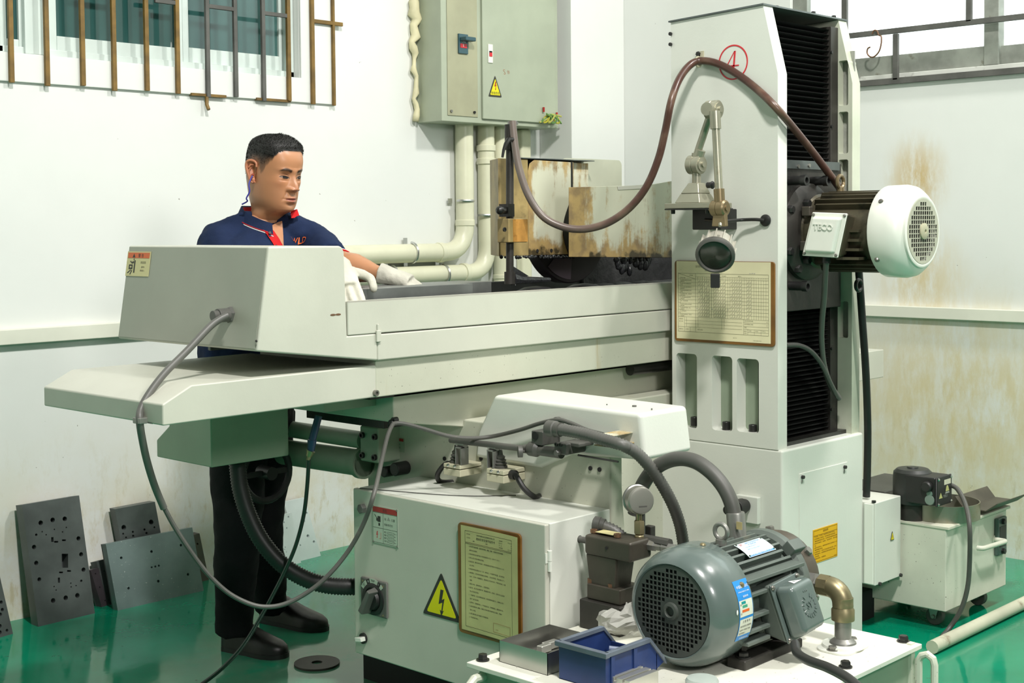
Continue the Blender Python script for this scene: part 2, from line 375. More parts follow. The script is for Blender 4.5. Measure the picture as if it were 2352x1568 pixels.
# ---- window_1: sliding sashes behind an iron grille
YF = YW+.05
def xat(px, y=YF): return PY(y, px, 100).x
win = tag(thing('window_1', None, None, (2.9, YF, wz0)), kind='structure')
zf = wz0+.002
MB().box((1.0, YF-.02, zf), (wx1-.001, YF+.06, zf+.025)).box((wx1-.035, YF-.02, zf), (wx1-.001, YF+.06, 3.1)).build('frame', alum, win, bevel=.003)
MB().box((1.0, YF+.046, zf), (wx1-.002, YF+.058, zf+.16)).build('sill_board', alum, win)
MB().box((xat(48), YF-.03, zf), (xat(98), YF+.05, 3.1)).build('mullion', alum, win, bevel=.004)
MB().box((1.0, YF-.02, zf), (xat(2), YF+.05, 3.1)).build('mullion', alum, win, bevel=.004)
def sash(pa, pb, pc, pd, ylo, y):
    zb = PY(y, (pa+pd)/2, ylo).z
    f = MB().box((xat(pa, y), y-.012, zf+.012), (xat(pb, y), y+.02, 3.09)).box((xat(pc, y), y-.012, zf+.012), (xat(pd, y), y+.02, 3.09)).box((xat(pb, y), y-.012, zf+.012), (xat(pc, y), y+.02, zb)).build('sash', alum, win, bevel=.003)
    MB().box((xat(pb, y), y, zb), (xat(pc, y), y+.006, 3.09)).build('pane', glass_d, f, smooth=False)
sash(100, 127, 400, 416, 96, YF); sash(416, 430, 637, 658, 120, YF+.022)
sash(2, 12, 40, 48, 90, YF)
grx = [26, 108, 190, 262, 337, 408, 477, 541, 605, 663, 718, 766]
YG = YW-.02
for k, p in enumerate(grx):
    x = PY(YG, p, 150).x; wd = .0085 if k != 11 else .006
    lo = PY(YG, p, 188+p*.068).z + random.uniform(-.006, .012)
    MB().box((x-wd, YG-.007, lo), (x+wd, YG+.007, 3.2)).build('bar', [ochre, barg][1 if k in (6, 7, 8) else 0], win, bevel=.002)
for pa, pb, py in ((477, 541, 14), (605, 663, 30), (718, 786, 48), (355, 408, 1), (190, 262, -26)):
    a, c = PY(YG, pa, py), PY(YG, pb, py)
    MB().box((a.x, YG-.006, a.z-.008), (c.x, YG+.006, a.z+.008)).build('cross_bar', ochre if pa > 700 else barg, win, bevel=.002)
for pa, pb in ((440, 520), (590, 668)):
    a, c = PY(YG, pa, 200), PY(YG, pb, 200)
    MB().box((a.x, YW-.02, sz0-.004), (c.x, YW-.004, sz0+.006)).build('bottom_rail', ochre, win)
h = PY(YG, 475, 240); MB().tube([h+EZ*.03, h, h-EZ*.02+NY*.012], .007, 8).build('stub', ochre, win)

# ---- window_2: daylight window with an iron grille
XF = XW+.05
def yat(px, x=XF): return PX(x, px, 80).y
win2 = tag(thing('window_2', None, None, (XF, 2.4, rz0)), kind='structure')
MB().box((XF-.03, yat(1862), rz0), (XF+.05, ry0, 3.1)).build('jamb', alumd, win2, bevel=.003)
zr = PX(XF, 2120, 121).z; zr0 = PX(XF, 2120, 165).z
MB().box((XF-.02, yat(2268), zr0), (XF+.03, yat(1862), zr)).build('sash_rail', alumd, win2, bevel=.003)
MB().box((XF-.005, .9, zr0), (XF+.05, yat(2300), PX(XF, 2330, 102).z)).build('sash_rail', alumd, win2, bevel=.003)
MB().box((XF-.03, .9, rz0), (XF+.06, ry0, zr0)).build('sill', M('sill_dirty', (.60, .62, .57), .7, var=.1, dirt=(.10, .09, .07), ds=16, da=.5), win2, bevel=.003)
MB().box((XF-.03, yat(2301), zr0), (XF+.05, yat(2267), 3.1)).build('mullion', alumd, win2, bevel=.003)
MB().box((XF-.0, yat(2267), zr), (XF+.006, yat(1862), 3.1)).build('pane', glass_l, win2, smooth=False)
MB().box((XF+.02, .9, zr), (XF+.026, yat(2301), 3.1)).build('pane', glass_l, win2, smooth=False)
XG = XW-.015
def gbar(name, pa, pb, t, mt=barg):
    a, c = PX(XG, *pa), PX(XG, *pb)
    if abs(pa[0]-pb[0]) > 60: MB().box((XG-.008, c.y, (a.z+c.z)/2-t), (XG+.008, a.y, (a.z+c.z)/2+t)).build(name, mt, win2, bevel=.002)
    else: MB().box((XG-.008, a.y-t, min(a.z, c.z)), (XG+.008, a.y+t, max(a.z, c.z))).build(name, mt, win2, bevel=.002)
gbar('bar', (1941, -300), (1941, 186), .013); gbar('bar', (2058, 78), (2058, 184), .012); gbar('bar', (2228, -300), (2228, 50), .012)
gbar('cross_bar', (1930, 84), (2700, 0), .0115); gbar('cross_bar', (1960, 197), (2700, 128), .013)
hk = PX(XG-.02, 2008, 72)
hkp = [PX(XG-.02, *p) for p in ((2003, 78), (2008, 70), (2015, 72), (2018, 80), (2024, 84), (2024, 100), (2019, 118), (2008, 130), (1998, 130), (1992, 122), (1993, 112), (1999, 108))]
tag(MB().tube(spl(hkp, 6), .0035, 8).build('wire_hook', bolt_r), 'thin bent wire hook hanging on the grille of the bright window', 'hook')

# ---- wall cabinet
cb = thing('electrical_cabinet', 'grey green wall cabinet with breaker switch and yellow warning triangle', 'cabinet', (4.54, 4.36, 1.8))
X0, X1, Y0, Z0, Z1 = 4.164, 4.92, 4.36, 1.80, 3.0
MB().box((X0, Y0, Z0), (X1, YW, Z1)).build('body', cabg, cb, bevel=.003)
def cx(px): return PY(Y0, px, 200).x
MB().box((cx(1027), Y0-.004, PY(Y0, 1060, 267).z), (cx(1096), Y0-.0005, Z1-.05)).build('door', M('cabinet_door_tan', (.36, .36, .235), .4, var=.08, dirt=(.24, .22, .1), ds=5, da=.35), cb, bevel=.002)
wd = MB().box((cx(1105), Y0-.012, PY(Y0, 1190, 279).z), (cx(1272), Y0-.0005, Z1-.05)).build('door', cabg, cb, bevel=.003)
p = PY(Y0-.004, 1062, 101); q = PY(Y0-.004, 1051, 77); s = PY(Y0-.004, 1073, 125)
bk = MB().box((q.x, Y0-.012, s.z), (s.x, Y0-.003, q.z)).build('breaker', breaker, cb, bevel=.002)
MB().box((q.x+.008, Y0-.014, s.z+.025), (s.x-.010, Y0-.010, p.z)).build('on_window', red, bk)
MB().text('ON', .016, (q.x+.012, Y0-.0145, s.z+.047), EX, EZ).box((q.x+.024, Y0-.0147, s.z+.030), (q.x+.027, Y0-.0143, s.z+.042)).build('lettering', whitep, bk, smooth=False)
MB().box((q.x+.006, Y0-.05, p.z+.01), (s.x+.012, Y0-.012, p.z+.028)).build('lever', breaker, bk, bevel=.004)
a, c = PY(Y0-.012, 1120, 101), PY(Y0-.012, 1131, 145)
lk = MB().box((a.x, Y0-.016, c.z), (c.x, Y0-.012, a.z)).build('lock_plate', white_e, wd, bevel=.001)
MB().box((a.x+.006, Y0-.018, c.z+.035), (c.x-.006, Y0-.0155, a.z-.03)).build('lock_slot', dark, wd)
MB().box((a.x+.006, Y0-.0185, c.z+.028), (c.x-.006, Y0-.0155, c.z+.045)).build('lock_tab', red, wd)
def triangle(cxy, wdt, ht, o, u, v, nrm, parent, bm, ym, name='warning_sticker'):
    """rounded warning triangle: black border with the yellow field on it; returns the two parts"""
    o, u, v, nrm = V(o), V(u), V(v), V(nrm)
    def tri(k, dy=0):
        pts = [(-wdt/2*k, -ht/3*k+dy), (wdt/2*k, -ht/3*k+dy), (0, ht*2/3*k+dy)]; out = []
        for i in range(3):
            a, b, c = V(pts[i-1]), V(pts[i]), V(pts[(i+1) % 3]); r = ht*.06
            p1, p2 = b+(a-b).normalized()*r, b+(c-b).normalized()*r
            out += [p1, (p1+p2+b*2)/4, p2]
        return [o+u*p.x+v*p.y for p in out]
    t = MB().prism([p+nrm*.0002 for p in tri(1)], nrm*.0012).build(name, bm, parent, smooth=False)
    MB().prism([p+nrm*.0012 for p in tri(.78, 0)], nrm*.0006).build('yellow_field', ym, t, smooth=False)
    return t
def bolt2d(s, o, u, v):
    pts = [(.0, 1), (.34, 1), (.12, .18), (.42, .36), (.12, -.62), (.3, -.52), (.02, -1), (-.14, -.52), (.0, -.62), (.12, .04), (-.3, -.16)]
    return [V(o)+V(u)*(x*s)+V(v)*(y*s) for x, y in pts]
o = PY(Y0-.013, 1137, 206)
t = triangle(None, .085, .095, o, EX, EZ, NY, cb, ink, yel)
MB().poly(bolt2d(.02, o+NY*.0022+EZ*.016, EX, EZ)).build('lightning', redd, t, smooth=False)
MB().text('有电危险', .0135, o+NY*.0022-EZ*.02, EX, EZ, 'CENTER').text('DANGER ELECTRICITY', .005, o+NY*.0022-EZ*.0275, EX, EZ, 'CENTER').build('lettering', ink, t, smooth=False)
MB().text('S', .034, PY(Y0-.0125, 1157, 171), EX+EZ*.1, EZ-EX*.3).text('#', .026, PY(Y0-.0125, 1166, 169), EX, EZ-EX*.3).build('chalk_mark', M('chalk_brown', (.33, .2, .12), .8, var=0), wd, smooth=False)
for px, py in ((1036, 255), (1089, 258)): p = PY(Y0-.004, px, py); MB().cyl(p, p+NY*.006, .006, n=10).build('screw', bolt_s if px < 1050 else dark, cb)
fm = MB(); pts = [PY(YW-.02, 948+random.uniform(-2, 5)+y*.047*.5, y) for y in range(-60, 285, 13)]
fm.tube([p+V((random.uniform(-.012, .014), 0, 0)) for p in pts], [random.uniform(.013, .028) if i < 15 else random.uniform(.008, .016) for i in range(len(pts))], 8)
fm.build('sealing_foam', foam, cb, ang=180)
o = PY(Y0-.02, 1262, 270)
for k in range(4):
    wp = [o+V((.028*math.sin(j*1.1+k*1.7)+.011*j-.045, -.012-.01*math.cos(j+k), .02*math.cos(j*1.3+k)-.006)) for j in range(9)]
    MB().tube(spl(wp, 4), .0045, 6).build('earth_wire', M('earth_wire_%s' % 'abcd'[k], [(.12, .25, .06), (.45, .42, .04), (.1, .22, .06), (.4, .4, .1)][k], .4, var=.1), cb)
for px, py in ((1249, 257), (1279, 269)): p = PY(Y0-.02, px, py); MB().cyl(p, p+EZ*.022, .005, n=8).build('wire_tip', redd, cb)

# ---- plastic conduit pipes below it
def pipe(label, pts, r, k=1, grp='cream conduit pipes on the back wall'):
    t = thing('conduit_pipe', label, 'pipe', pts[-1], grp)
    MB().tube(pts, r, 16).build('tube', pvc, t)
    return t
def elbow(a, c, b, r, n=7):
    a, c, b = V(a), V(c), V(b); d1, d2 = (a-c).normalized()*r, (b-c).normalized()*r
    return [c+d1*(1-i/n)**2+d2*(i/n)**2 for i in range(n+1)]
def clip(par, c, ax, r):
    """steel saddle clip round a pipe with its two screwed tabs"""
    ax = V(ax); sd = ax.cross(NY).normalized()
    MB().tube([c+sd*(r*1.06*math.cos(R(a)))+NY*(r*1.06*math.sin(R(a))) for a in range(0, 181, 20)], .006, 6).build('clip', steel_br, par)
    for s in (-1, 1): MB().cbox(c+sd*s*(r+.010)+EY*(r-.002), ax*.022, sd*.026, EY*.003).build('clip_tab', steel_br, par); 
yp = YW-.052; pr = .041
xA, zA = PY(yp, 1067, 400).x, PY(yp, 930, 582).z
xB, zB = PY(yp, 1117, 400).x, PY(yp, 1060, 627).z
tA = pipe('cream conduit that drops below the wall cabinet and turns left, upper bend', [V((xA, yp, 1.8)), V((xA, yp, zA+.14))]+elbow((xA, yp, zA+1), (xA, yp, zA), (xA-1, yp, zA), .13)+[V((3.25, yp, zA))], pr)
tB = pipe('cream conduit that drops below the wall cabinet and turns left, lower bend', [V((xB, yp, 1.8)), V((xB, yp, zB+.13))]+elbow((xB, yp, zB+1), (xB, yp, zB), (xB-1, yp, zB), .12)+[V((3.3, yp, zB))], pr*.95)
for t, pts in ((tA, [((xA, yp, 1.36), EZ, 0), ((xA-.16, yp, zA), EX, 0)]), (tB, [((xB, yp, 1.70), EZ, 0), ((xB, yp, 1.64), EZ, 0), ((xB-.15, yp, zB), EX, 0)])):
    for c, d, _ in pts: MB().cyl(V(c)-d*.014, V(c)+d*.014, pr*1.09, n=18).build('collar', pvc, t, bevel=.003)
clip(tA, PY(yp, 945, 580), EX, pr); clip(tA, PY(yp, 1066, 461), EZ, pr); clip(tB, PY(yp, 1114, 494), EZ, pr); clip(tB, PY(yp, 1018, 630), EX, pr); clip(tB, PY(yp, 900, 634), EX, pr)
xC = PY(yp, 1152, 600).x
tC = pipe('cream conduit running straight down behind the wheel guard', [V((xC, yp, 1.8)), V((xC, yp, .9))], pr*.9)
for z in (1.11, 1.075): MB().cyl((xC, yp, z-.01), (xC, yp, z+.01), pr*1.0, n=18).build('collar', pvc, tC, bevel=.003)
xD = PY(YW-.02, 1201, 330).x
tag(MB().box((xD-.035, YW-.045, .9), (xD+.035, YW, 1.8)).build('conduit_pipe', pvc, bevel=.012), 'flat cream trunking straight down from the cabinet, nearest its right end', 'pipe', 'cream conduit pipes on the back wall')
# ================================================================ SURFACE GRINDER
gr = thing('surface_grinder', 'large pale grey green surface grinder with tall column, long table and grinding wheel', 'machine', (3.4, 2.9, 0))
xc, yr, yc1 = 3.566, 2.285, 2.68
yt = 2.713; xe = 2.745; xd = 2.493
zcab = PX(xd, 813, 1121).z
# ---- base casting
base = MB().box((xe, 2.262, .1), (xe+.05, 3.22, .80)).prism([(xe+.04, 2.262, .1), (xe+.04, 2.262, .78), (xe+.10, 2.262, .1)], (0, .5, 0)).box((xe+.04, 2.72, .1), (4.3, 3.22, .80)).build('base', paint2, gr, bevel=.006)
MB().box((2.66, 2.34, 0), (4.25, 3.15, .1)).build('plinth', dark, base)  # near black colour carries the shade under the machine
MB().box((2.50, 2.86, .795), (4.3, 3.2, .845)).build('slideway', oilblk, base)
for p in ((1021, 1053), (1193, 1003), (1215, 1008), (1105, 1053), (1356, 1075), (1377, 1078)):
    c = PX(xe-.001, *p); MB().cyl(c+EX*.001, c-EX*.002, .006, n=10).build('hole', dark, base)
ped = MB().box((xc, 2.27, 0), (4.05, 2.87, .664)).build('pedestal', paint3, gr, bevel=.008, seg=3)
yb = 2.27
a, c = PY(yb, 1835, 1088), PY(yb, 1945, 1058)
ap = MB().box((a.x, yb-.0025, .10), (c.x, yb+.001, a.z)).build('access_panel', paint3, ped, bevel=.0008)
for p in ((1842, 1095), (1939, 1072)):
    q = PY(yb-.003, *p); MB().cyl(q, q+NY*.008, .0055, n=10).build('screw', bolt_b, ap)
    q2 = PY(yb-.003, p[0], p[1]+11); MB().cyl(q2, q2+NY*.001, .005, n=10).cyl(q2+EZ*.006, q2+EZ*.006+NY*.001, .003, n=8).build('keyhole', steel_mid, ap)
# orange-yellow lubrication label
a, c = PY(yb-.003, 1867, 1217), PY(yb-.003, 1923, 1200); lo = PY(yb-.003, 1923, 1276); wl, hl = c.x-a.x, c.z-lo.z
lb = MB().box((a.x, yb-.0042, lo.z), (c.x, yb-.003, c.z)).build('lubrication_label', yelo, ap, smooth=False)
tx = MB(); y0 = yb-.0045; x0 = a.x
tx.text('润滑说明', hl*.075, (x0+wl*.5, y0, c.z-hl*.13), EX, EZ, 'CENTER')
LUB = ['1.开机前，请注意上油面是否在油标中线以上', '2.本机使用之润滑油，应定期检查并更换滤网，', '  确保油路畅通及清洁，以免影响机器精度及寿命',
       '3.每班加油两次，加油前，清洁油杯口，再行加油', '  前。', '4.集中润滑系统，请使用指定牌号之润滑油３２＃', '  或同等级润滑油。', '5.长期停机时，应将工作台移至中央位置，并涂',
       '  防锈油保养，并定期检查导轨润滑油之油量，', '  以免锈蚀。', '6.请依润滑表，定期换油。']
for i, s in enumerate(LUB): tx.text(s, hl*.044, (x0+wl*.04, y0, c.z-hl*(.235+i*.065)), EX, EZ, sx=wl/hl*.99)
tx.text('机械-润滑', hl*.03, (x0+wl*.95, y0, lo.z+hl*.05), EX, EZ, 'RIGHT')
for f in (.04, .185, .965): tx.box((x0+wl*.02, y0, c.z-hl*f-.0006), (x0+wl*.98, y0+.0002, c.z-hl*f+.0004))
for f in (.02, .98): tx.box((x0+wl*f-.0004, y0, lo.z+hl*.035), (x0+wl*f+.0004, y0+.0002, c.z-hl*.04))
tx.build('lettering', inkb, lb, smooth=False)
# sensor stub on a square pad
o = PX(xc, 1722, 1168); q = PX(xc, 1697, 1133); q2 = PX(xc, 1748, 1203)
pad = MB().box((xc-.018, q2.y, q2.z), (xc, q.y, q.z)).build('pad', paint3, ped, bevel=.003)
c = PX(xc-.02, 1712, 1160); MB().cyl(c, c+NX*.05, .020).cyl(c+NX*.05, c+NX*.10, .014).cyl(c+NX*.015, c+NX*.052, .024, n=24).build('plug', black, pad, bevel=.002)
c = PX(xc, 1695, 1208); MB().cyl(c, c+EZ*.001, .001).build('mark', paint3, pad)
# junction box on the rear of the pedestal
jx0, jx1, jy = 4.052, 4.222, 2.227
jz1, jz0 = PY(jy, 2012, 1155).z, PY(jy, 2012, 1345).z
jb = MB().box((jx0, jy, jz0), (jx1, yb+.17, jz1)).build('junction_box', paint3, ped, bevel=.003)
MB().box((jx0-.006, jy+.006, jz0+.004), (jx0, yb-.004, jz1-.004)).build('lid', white_e, jb, bevel=.002)
for p in ((2060, 1130), (2007, 1154)): q = PZ(jz1, *p); MB().cyl(q, q+EZ*.007, .007, n=10).build('screw', bolt_b, jb)
for p in ((2019, 1340), (2067, 1320)): q = PY(jy, *p); MB().cyl(q, q+NY*.007, .006, n=10).build('screw', bolt_b, jb)
o = PY(jy-.001, 2049, 1233)
t = triangle(None, .024, .030, o, EX, EZ, NY, jb, ink, yel, 'warning_sticker'); MB().poly(bolt2d(.007, o+NY*.002, EX, EZ)).build('lightning', redd, t, smooth=False)

# ---- column: two cheeks, core, bellows, carriage
zb = .664; ztop = 1.985
def yz(px, py, x=xc): p = PX(x, px, py); return (p.y, p.z)
ytc = PX(xc, 1753, 25).y; zch = PX(xc, 1787, 168).z
prof = [(yc1, zb), (yc1, ztop), (ytc, ztop+.015), (yr, zch), (yr, zb)]
pk = []
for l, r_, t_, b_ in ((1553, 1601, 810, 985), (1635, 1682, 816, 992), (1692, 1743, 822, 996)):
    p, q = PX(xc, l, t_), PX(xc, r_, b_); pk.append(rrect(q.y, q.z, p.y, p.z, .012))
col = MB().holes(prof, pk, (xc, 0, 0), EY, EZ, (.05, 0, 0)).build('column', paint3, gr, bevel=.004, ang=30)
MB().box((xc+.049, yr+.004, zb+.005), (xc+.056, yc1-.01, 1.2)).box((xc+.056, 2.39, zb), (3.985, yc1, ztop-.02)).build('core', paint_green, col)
for p in ((1668, 978), (1729, 985), (1595, 967)):
    q = PX(xc+.028, *p); MB().cyl(q-EZ*.014, q+EZ*.012, .0125, n=18).lathe([(.0125, 0), (.011, .002), (.006, .002), (.006, -.006)], q+EZ*.012, EZ, 16).build('anchor_bolt', bolt_b, col)
rx0, rx1 = PY(yr, 1957, 600).x, 4.05
pk = []
for (ta, tb, ba, bb) in ((145, 140, 243, 247), (257, 256, 351, 355), (365, 366, 470, 480)):
    pass
rprof = prof
rh = []
for t_, b_ in ((138, 243), (256, 353), (366, 470), (692, 775)):
    p, q = PX(rx0, 1948, t_), PX(rx0, 1926, b_); rh.append(rrect(p.y, q.z, q.y, p.z, .006))
chk = MB().holes([(y_, z_) for y_, z_ in rprof], rh, (rx0, 0, 0), EY, EZ, (rx1-rx0, 0, 0)).build('cheek', M('cheek_paint', (.55, .58, .46), .45, var=.1, dirt=(.36, .30, .16), ds=6, da=.35), col, bevel=.003)
MB().box((rx0+.03, yr+.01, zb), (rx0+.036, 2.5, 1.9)).build('rib', M('rough_cast', (.34, .35, .31), .6, var=.3, dirt=(.05, .05, .04), ds=6, da=.6, bump=.4, bs=120), chk)
tp = MB(); tp.obox((xc-.006, ytc-.004, ztop+.0155), (.492, 0, 0), (0, yc1-ytc+.010, -.0155), (0, 0, .005))
tpl = tp.build('top_plate', plate_d, col)
for p in ((1748, 18), (1783, 22), (1868, 35), (1915, 44)): q = PZ(ztop+.026, *p); MB().hexb(q, EZ, .008, .012).build('bolt', bolt_b, tpl)
for p in ((1541, 78), (1541, 102)): q = PX(xc-.003, *p); MB().cyl(q, q+NX*.006, .006, n=8).build('rivet', bolt_b, col)
# bellows
yB = 2.355; bx0, bx1 = 3.612, PY(yB, 1898, 200).x
def bellows(z0, z1, pitch):
    n = int((z1-z0)/pitch); pts = []
    for k in range(n+1): pts += [(bx0, yB-.012, z1-k*pitch), (bx0, yB+.014, z1-(k+.5)*pitch)]
    pts += [(bx0, yB+.03, z0-.01), (bx0, yB+.03, z1)]
    return MB().prism(pts, (bx1-bx0, 0, 0)).build('bellows', bellm, col, smooth=False)
zc1, zc0 = PY(2.31, 1850, 372).z, PY(2.31, 1850, 712).z
bellows(zc1, 1.965, .0172); bellows(zb+.01, zc0, .0150)
gx1 = PY(yB, 1917, 200).x
st = MB().box((bx1-.002, yB-.018, zb), (gx1, yB+.04, ztop-.01)).build('guide_strip', cast, col, bevel=.002)
for y in (120, 290, 395, 700, 800, 940): q = PY(yB-.018, 1909, y); MB().cyl(q, q+NY*.005, .005, n=8).build('screw', bolt_b, st)
MB().box((bx0, yr+.02, zb), (rx0, 2.39, zb+.012)).build('sill', oilblk, col)
# red ring and figure on the cheek
o = PX(xc-.0008, 1684, 143); rr = .0535
MB().holes(circ(0, 0, rr, 48), [circ(0, 0, rr-.0042, 48)], o, NY, EZ, NX*.0006).build('red_ring', red, col, smooth=False)
f4 = MB()
def s4(pts): f4.prism([o+NX*.0001+NY*y+EZ*z for y, z in pts], NX*.0005)
s4([(.004, .034), (.010, .034), (.004, -.024), (-.002, -.024)]); s4([(.004, .034), (.007, .034), (-.020, -.008), (-.024, -.008)]); s4([(-.024, -.012), (.021, -.012), (.021, -.0085), (-.024, -.0085)])
s4([(-.008, -.027), (.010, -.027), (.010, -.024), (-.008, -.024)]); f4.build('figure', red, col, smooth=False)

# carriage behind the motor
car = MB().box((bx0, 2.312, zc0), (bx1+.02, yB+.03, zc1)).build('carriage', cast, gr, bevel=.003)
MB().box((bx0, 2.306, zc1-.022), (bx1, 2.313, zc1+.004)).build('clamp_strip', plate_d, car)
for p in ((1858, 380), (1833, 382)): q = PY(2.306, *p); MB().cyl(q, q+NY*.004, .006, n=8).build('screw', bolt_s, car)
for p in ((1822, 414), (1873, 415), (1825, 655)):
    q = PY(2.312, p[0]-10, p[1]+1); MB().cyl(q, q+NY*.045, .014, n=16).socket(q+NY*.045, NY, .0165, .018).build('cap_screw', bolt_b, car)
# ---- spindle motor, axis along y
xm = 3.79; fc = PX(xm, 2122, 531); zm = fc.z
def mp(px): return PX(xm, px, 531).y
y_f = fc.y+.004; y_c = PX(xm-.137, 1990, 531).y; 
mo = MB().lathe([(.105, 0), (.118, .01), (.118, .035), (.108, .045)], (xm, 2.315, zm), NY, 40).lathe([(.085, .0), (.105, .02), (.105, 2.28-y_c+.02)], (xm, 2.29, zm), NY, 32).build('spindle_motor', motf, gr)
for k in range(4):
    a = R(45+90*k); q = V((xm+.112*math.cos(a)*1.1, 2.28, zm+.112*math.sin(a)*1.1))
    MB().hexb(q, NY, .013, .022).build('flange_bolt', bolt_b, mo)
for k in range(34):
    a = 2*math.pi*k/34; d = V((math.cos(a), 0, math.sin(a)))
    if -.8 < d.z < .55 and d.x < -.62: continue
    s = V((-d.z, 0, d.x)); L0, L1 = 2.262-(.012 if k % 2 else 0), y_c-.01
    if d.z > .6 and k % 2: L1 += .02
    q = V((xm, 0, zm)); r0, r1 = .095, .124
    MB().frust([q+d*r0+s*.0036+EY*L0, q+d*r0-s*.0036+EY*L0, q+d*r0-s*.0036+EY*L1, q+d*r0+s*.0036+EY*L1],
               [q+d*r1+s*.0022+EY*(L0-.014), q+d*r1-s*.0022+EY*(L0-.014), q+d*r1-s*.0022+EY*L1, q+d*r1+s*.0022+EY*L1]).build('cooling_fin', motf, mo)
for k, dz in enumerate((-.012, -.04, -.068, -.094)):       # fins beside the terminal box
    q = V((xm-.118, 0, zm+dz+.015)); MB().box((q.x, 2.075+.0, q.z-.004), (xm-.07, 2.15, q.z+.004)).build('cooling_fin', motf, mo)
for a, s in ((150, 1), (200, 1), (325, 1)): 
    q = V((xm+.125*math.cos(R(a)), 2.255, zm+.125*math.sin(R(a)))); MB().cbox(q, (.022, 0, 0), (0, .03, 0), (0, 0, .03)).build('lug', castb, mo, bevel=.004)
# fan cover with a punched grille
Lc = y_c-y_f; Rc = .137
fcv = MB().lathe([(Rc-.002, 0), (Rc, .004), (Rc+.001, Lc*.55), (Rc*.97, Lc*.74), (Rc*.88, Lc*.88), (Rc*.78, Lc*.93), (Rc*.78, Lc), (Rc*.73, Lc+.003), (Rc*.69, Lc), (Rc*.69, Lc-.006), (Rc*.69, Lc*.8), (Rc*.8, Lc*.6), (Rc-.008, 0)], (xm, y_c, zm), NY, 48, False).build('fan_cover', white_e, mo, ang=60)
gr_ = Rc*.70
def grille(nm, o, u, v, nrm, rad, pitch, hole, rin, mt, par, hub=True):
    hs = []; n = int(rad/pitch)+1
    for i in range(-n, n+1):
        for j in range(-n, n+1):
            x, y = i*pitch, j*pitch; h = hole/2
            d = math.hypot(x, y)
            if d+h*1.3 < rad*.93 and d-h > rin: hs.append([(x-h, y-h), (x+h, y-h), (x+h, y+h), (x-h, y+h)])
    return MB().holes(circ(0, 0, rad, 40), hs, o, u, v, -V(nrm)*.002).build(nm, mt, par, smooth=False)
grl = grille('grille', (xm, y_f-.0025, zm), EX, EZ, NY, gr_, .0134, .0108, .021, M('grille_cream', (.46, .46, .36), .4, var=.1), fcv)
MB().cyl((xm, y_f+.02, zm), (xm, y_f+.024, zm), gr_, n=32).build('fan', dark, fcv)
MB().lathe([(.024, 0), (.024, .004), (.017, .007), (.006, .007), (.005, .002)], (xm, y_f-.003, zm), NY, 28).build('hub_cap', M('hub_cream', (.5, .48, .33), .35, var=.1), fcv)
for p in ((2019, 455), (2012, 600)):
    d = PX(xm-Rc*.85, *p); q = V((xm, d.y, zm)); dd = V((d.x-xm, 0, d.z-zm)).normalized(); q = q+dd*(Rc-.001); MB().lathe([(.008, 0), (.008, .002), (.0055, .006), (.002, .007)], q, dd, 12).build('screw', bolt_s, fcv)
# terminal box on the -x side, lid tilted
bx = xm-.155
cs = [PX(bx, 1868, 487), PX(bx, 1948, 490), PX(bx, 1926, 592), PX(bx, 1844, 587)]
cen = sum(cs, V())/4
tb = MB().frust([p+EX*.06+(cen-p)*.1 for p in cs], [p+EX*.004 for p in cs]).build('terminal_box', motf, mo, bevel=.008)
lid = MB().prism(cs, (-.006, 0, 0)).build('lid', white_e, mo, bevel=.006, seg=3)
def ins(p, k): return p+(cen-p)*k
li = [ins(p, .16) for p in cs]; li2 = [ins(p, .22)+NX*.024 for p in cs]
lid2 = MB().frust([p+NX*.004 for p in li], li2).build('raised_lid', white_e, mo, bevel=.007, seg=3)
uu = (li2[1]-li2[0]).normalized(); o = li2[0]+(li2[3]-li2[0])*.36+uu*.016+NX*.0005
MB().text('TECO', .0265, o, uu, EZ+EY*.0, 'LEFT', ext=.003, sx=.95).build('lettering', white_e, mo)
for p in cs: q = ins(p, .11)+NX*.006; MB().lathe([(.005, 0), (.005, .002), (.0025, .0035)], q, NX, 10).build('screw', bolt_s, mo)
q = V((xm, 2.205, zm+.12)); MB().cyl(q, q+EZ*.014, .012, n=16).tube([q+EZ*.032+V((math.cos(t), 0, math.sin(t)))*.019 for t in [2*math.pi*i/20 for i in range(20)]], .0062, 8, True).build('eye_bolt', lampb, mo)
q = PY(2.2, 1972, 655); MB().tube([q+V((math.cos(t), 0, math.sin(t)))*.017 for t in [2*math.pi*i/16 for i in range(16)]], .006, 8, True).build('eye_bolt', bolt_b, mo)
# round bearing flange behind the motor
q = V((xm-.03, 2.315, zm)); MB().lathe([(.150, 0), (.150, .02), (.13, .035), (.10, .04)], q, NY, 40).build('bearing_flange', cast, car)
for a in (150, 205, 235, 40): p = q+V((.138*math.cos(R(a)), -.02, .138*math.sin(R(a)))); MB().hexb(p, NY, .013, .018).build('bolt', bolt_b, car)

# ================= table
tab = MB().box((2.26, 2.75, 1.02), (4.72, 3.30, 1.12)).build('table', sludge, gr)
lp = [PY(yt, 590, 807), PY(yt, 868, 828)]
zA0 = lp[1].z; zS = PY(yt, 880, 764.5).z; xh = PY(yt, 797, 690).x; zA1 = PY(yt, 796, 693).z
hd = MB().prism([PY(yt, 590, 807), PY(yt, 868, 828), (lp[1].x, yt, zS-.0), (xh, yt, zS), PY(yt, 791, 578), PY(yt, 786, 567), PY(yt, 780, 564.5), PY(yt, 617, 566)], (0, .625, 0))
hood = hd.build('hood', paint, gr, bevel=.005, seg=3)
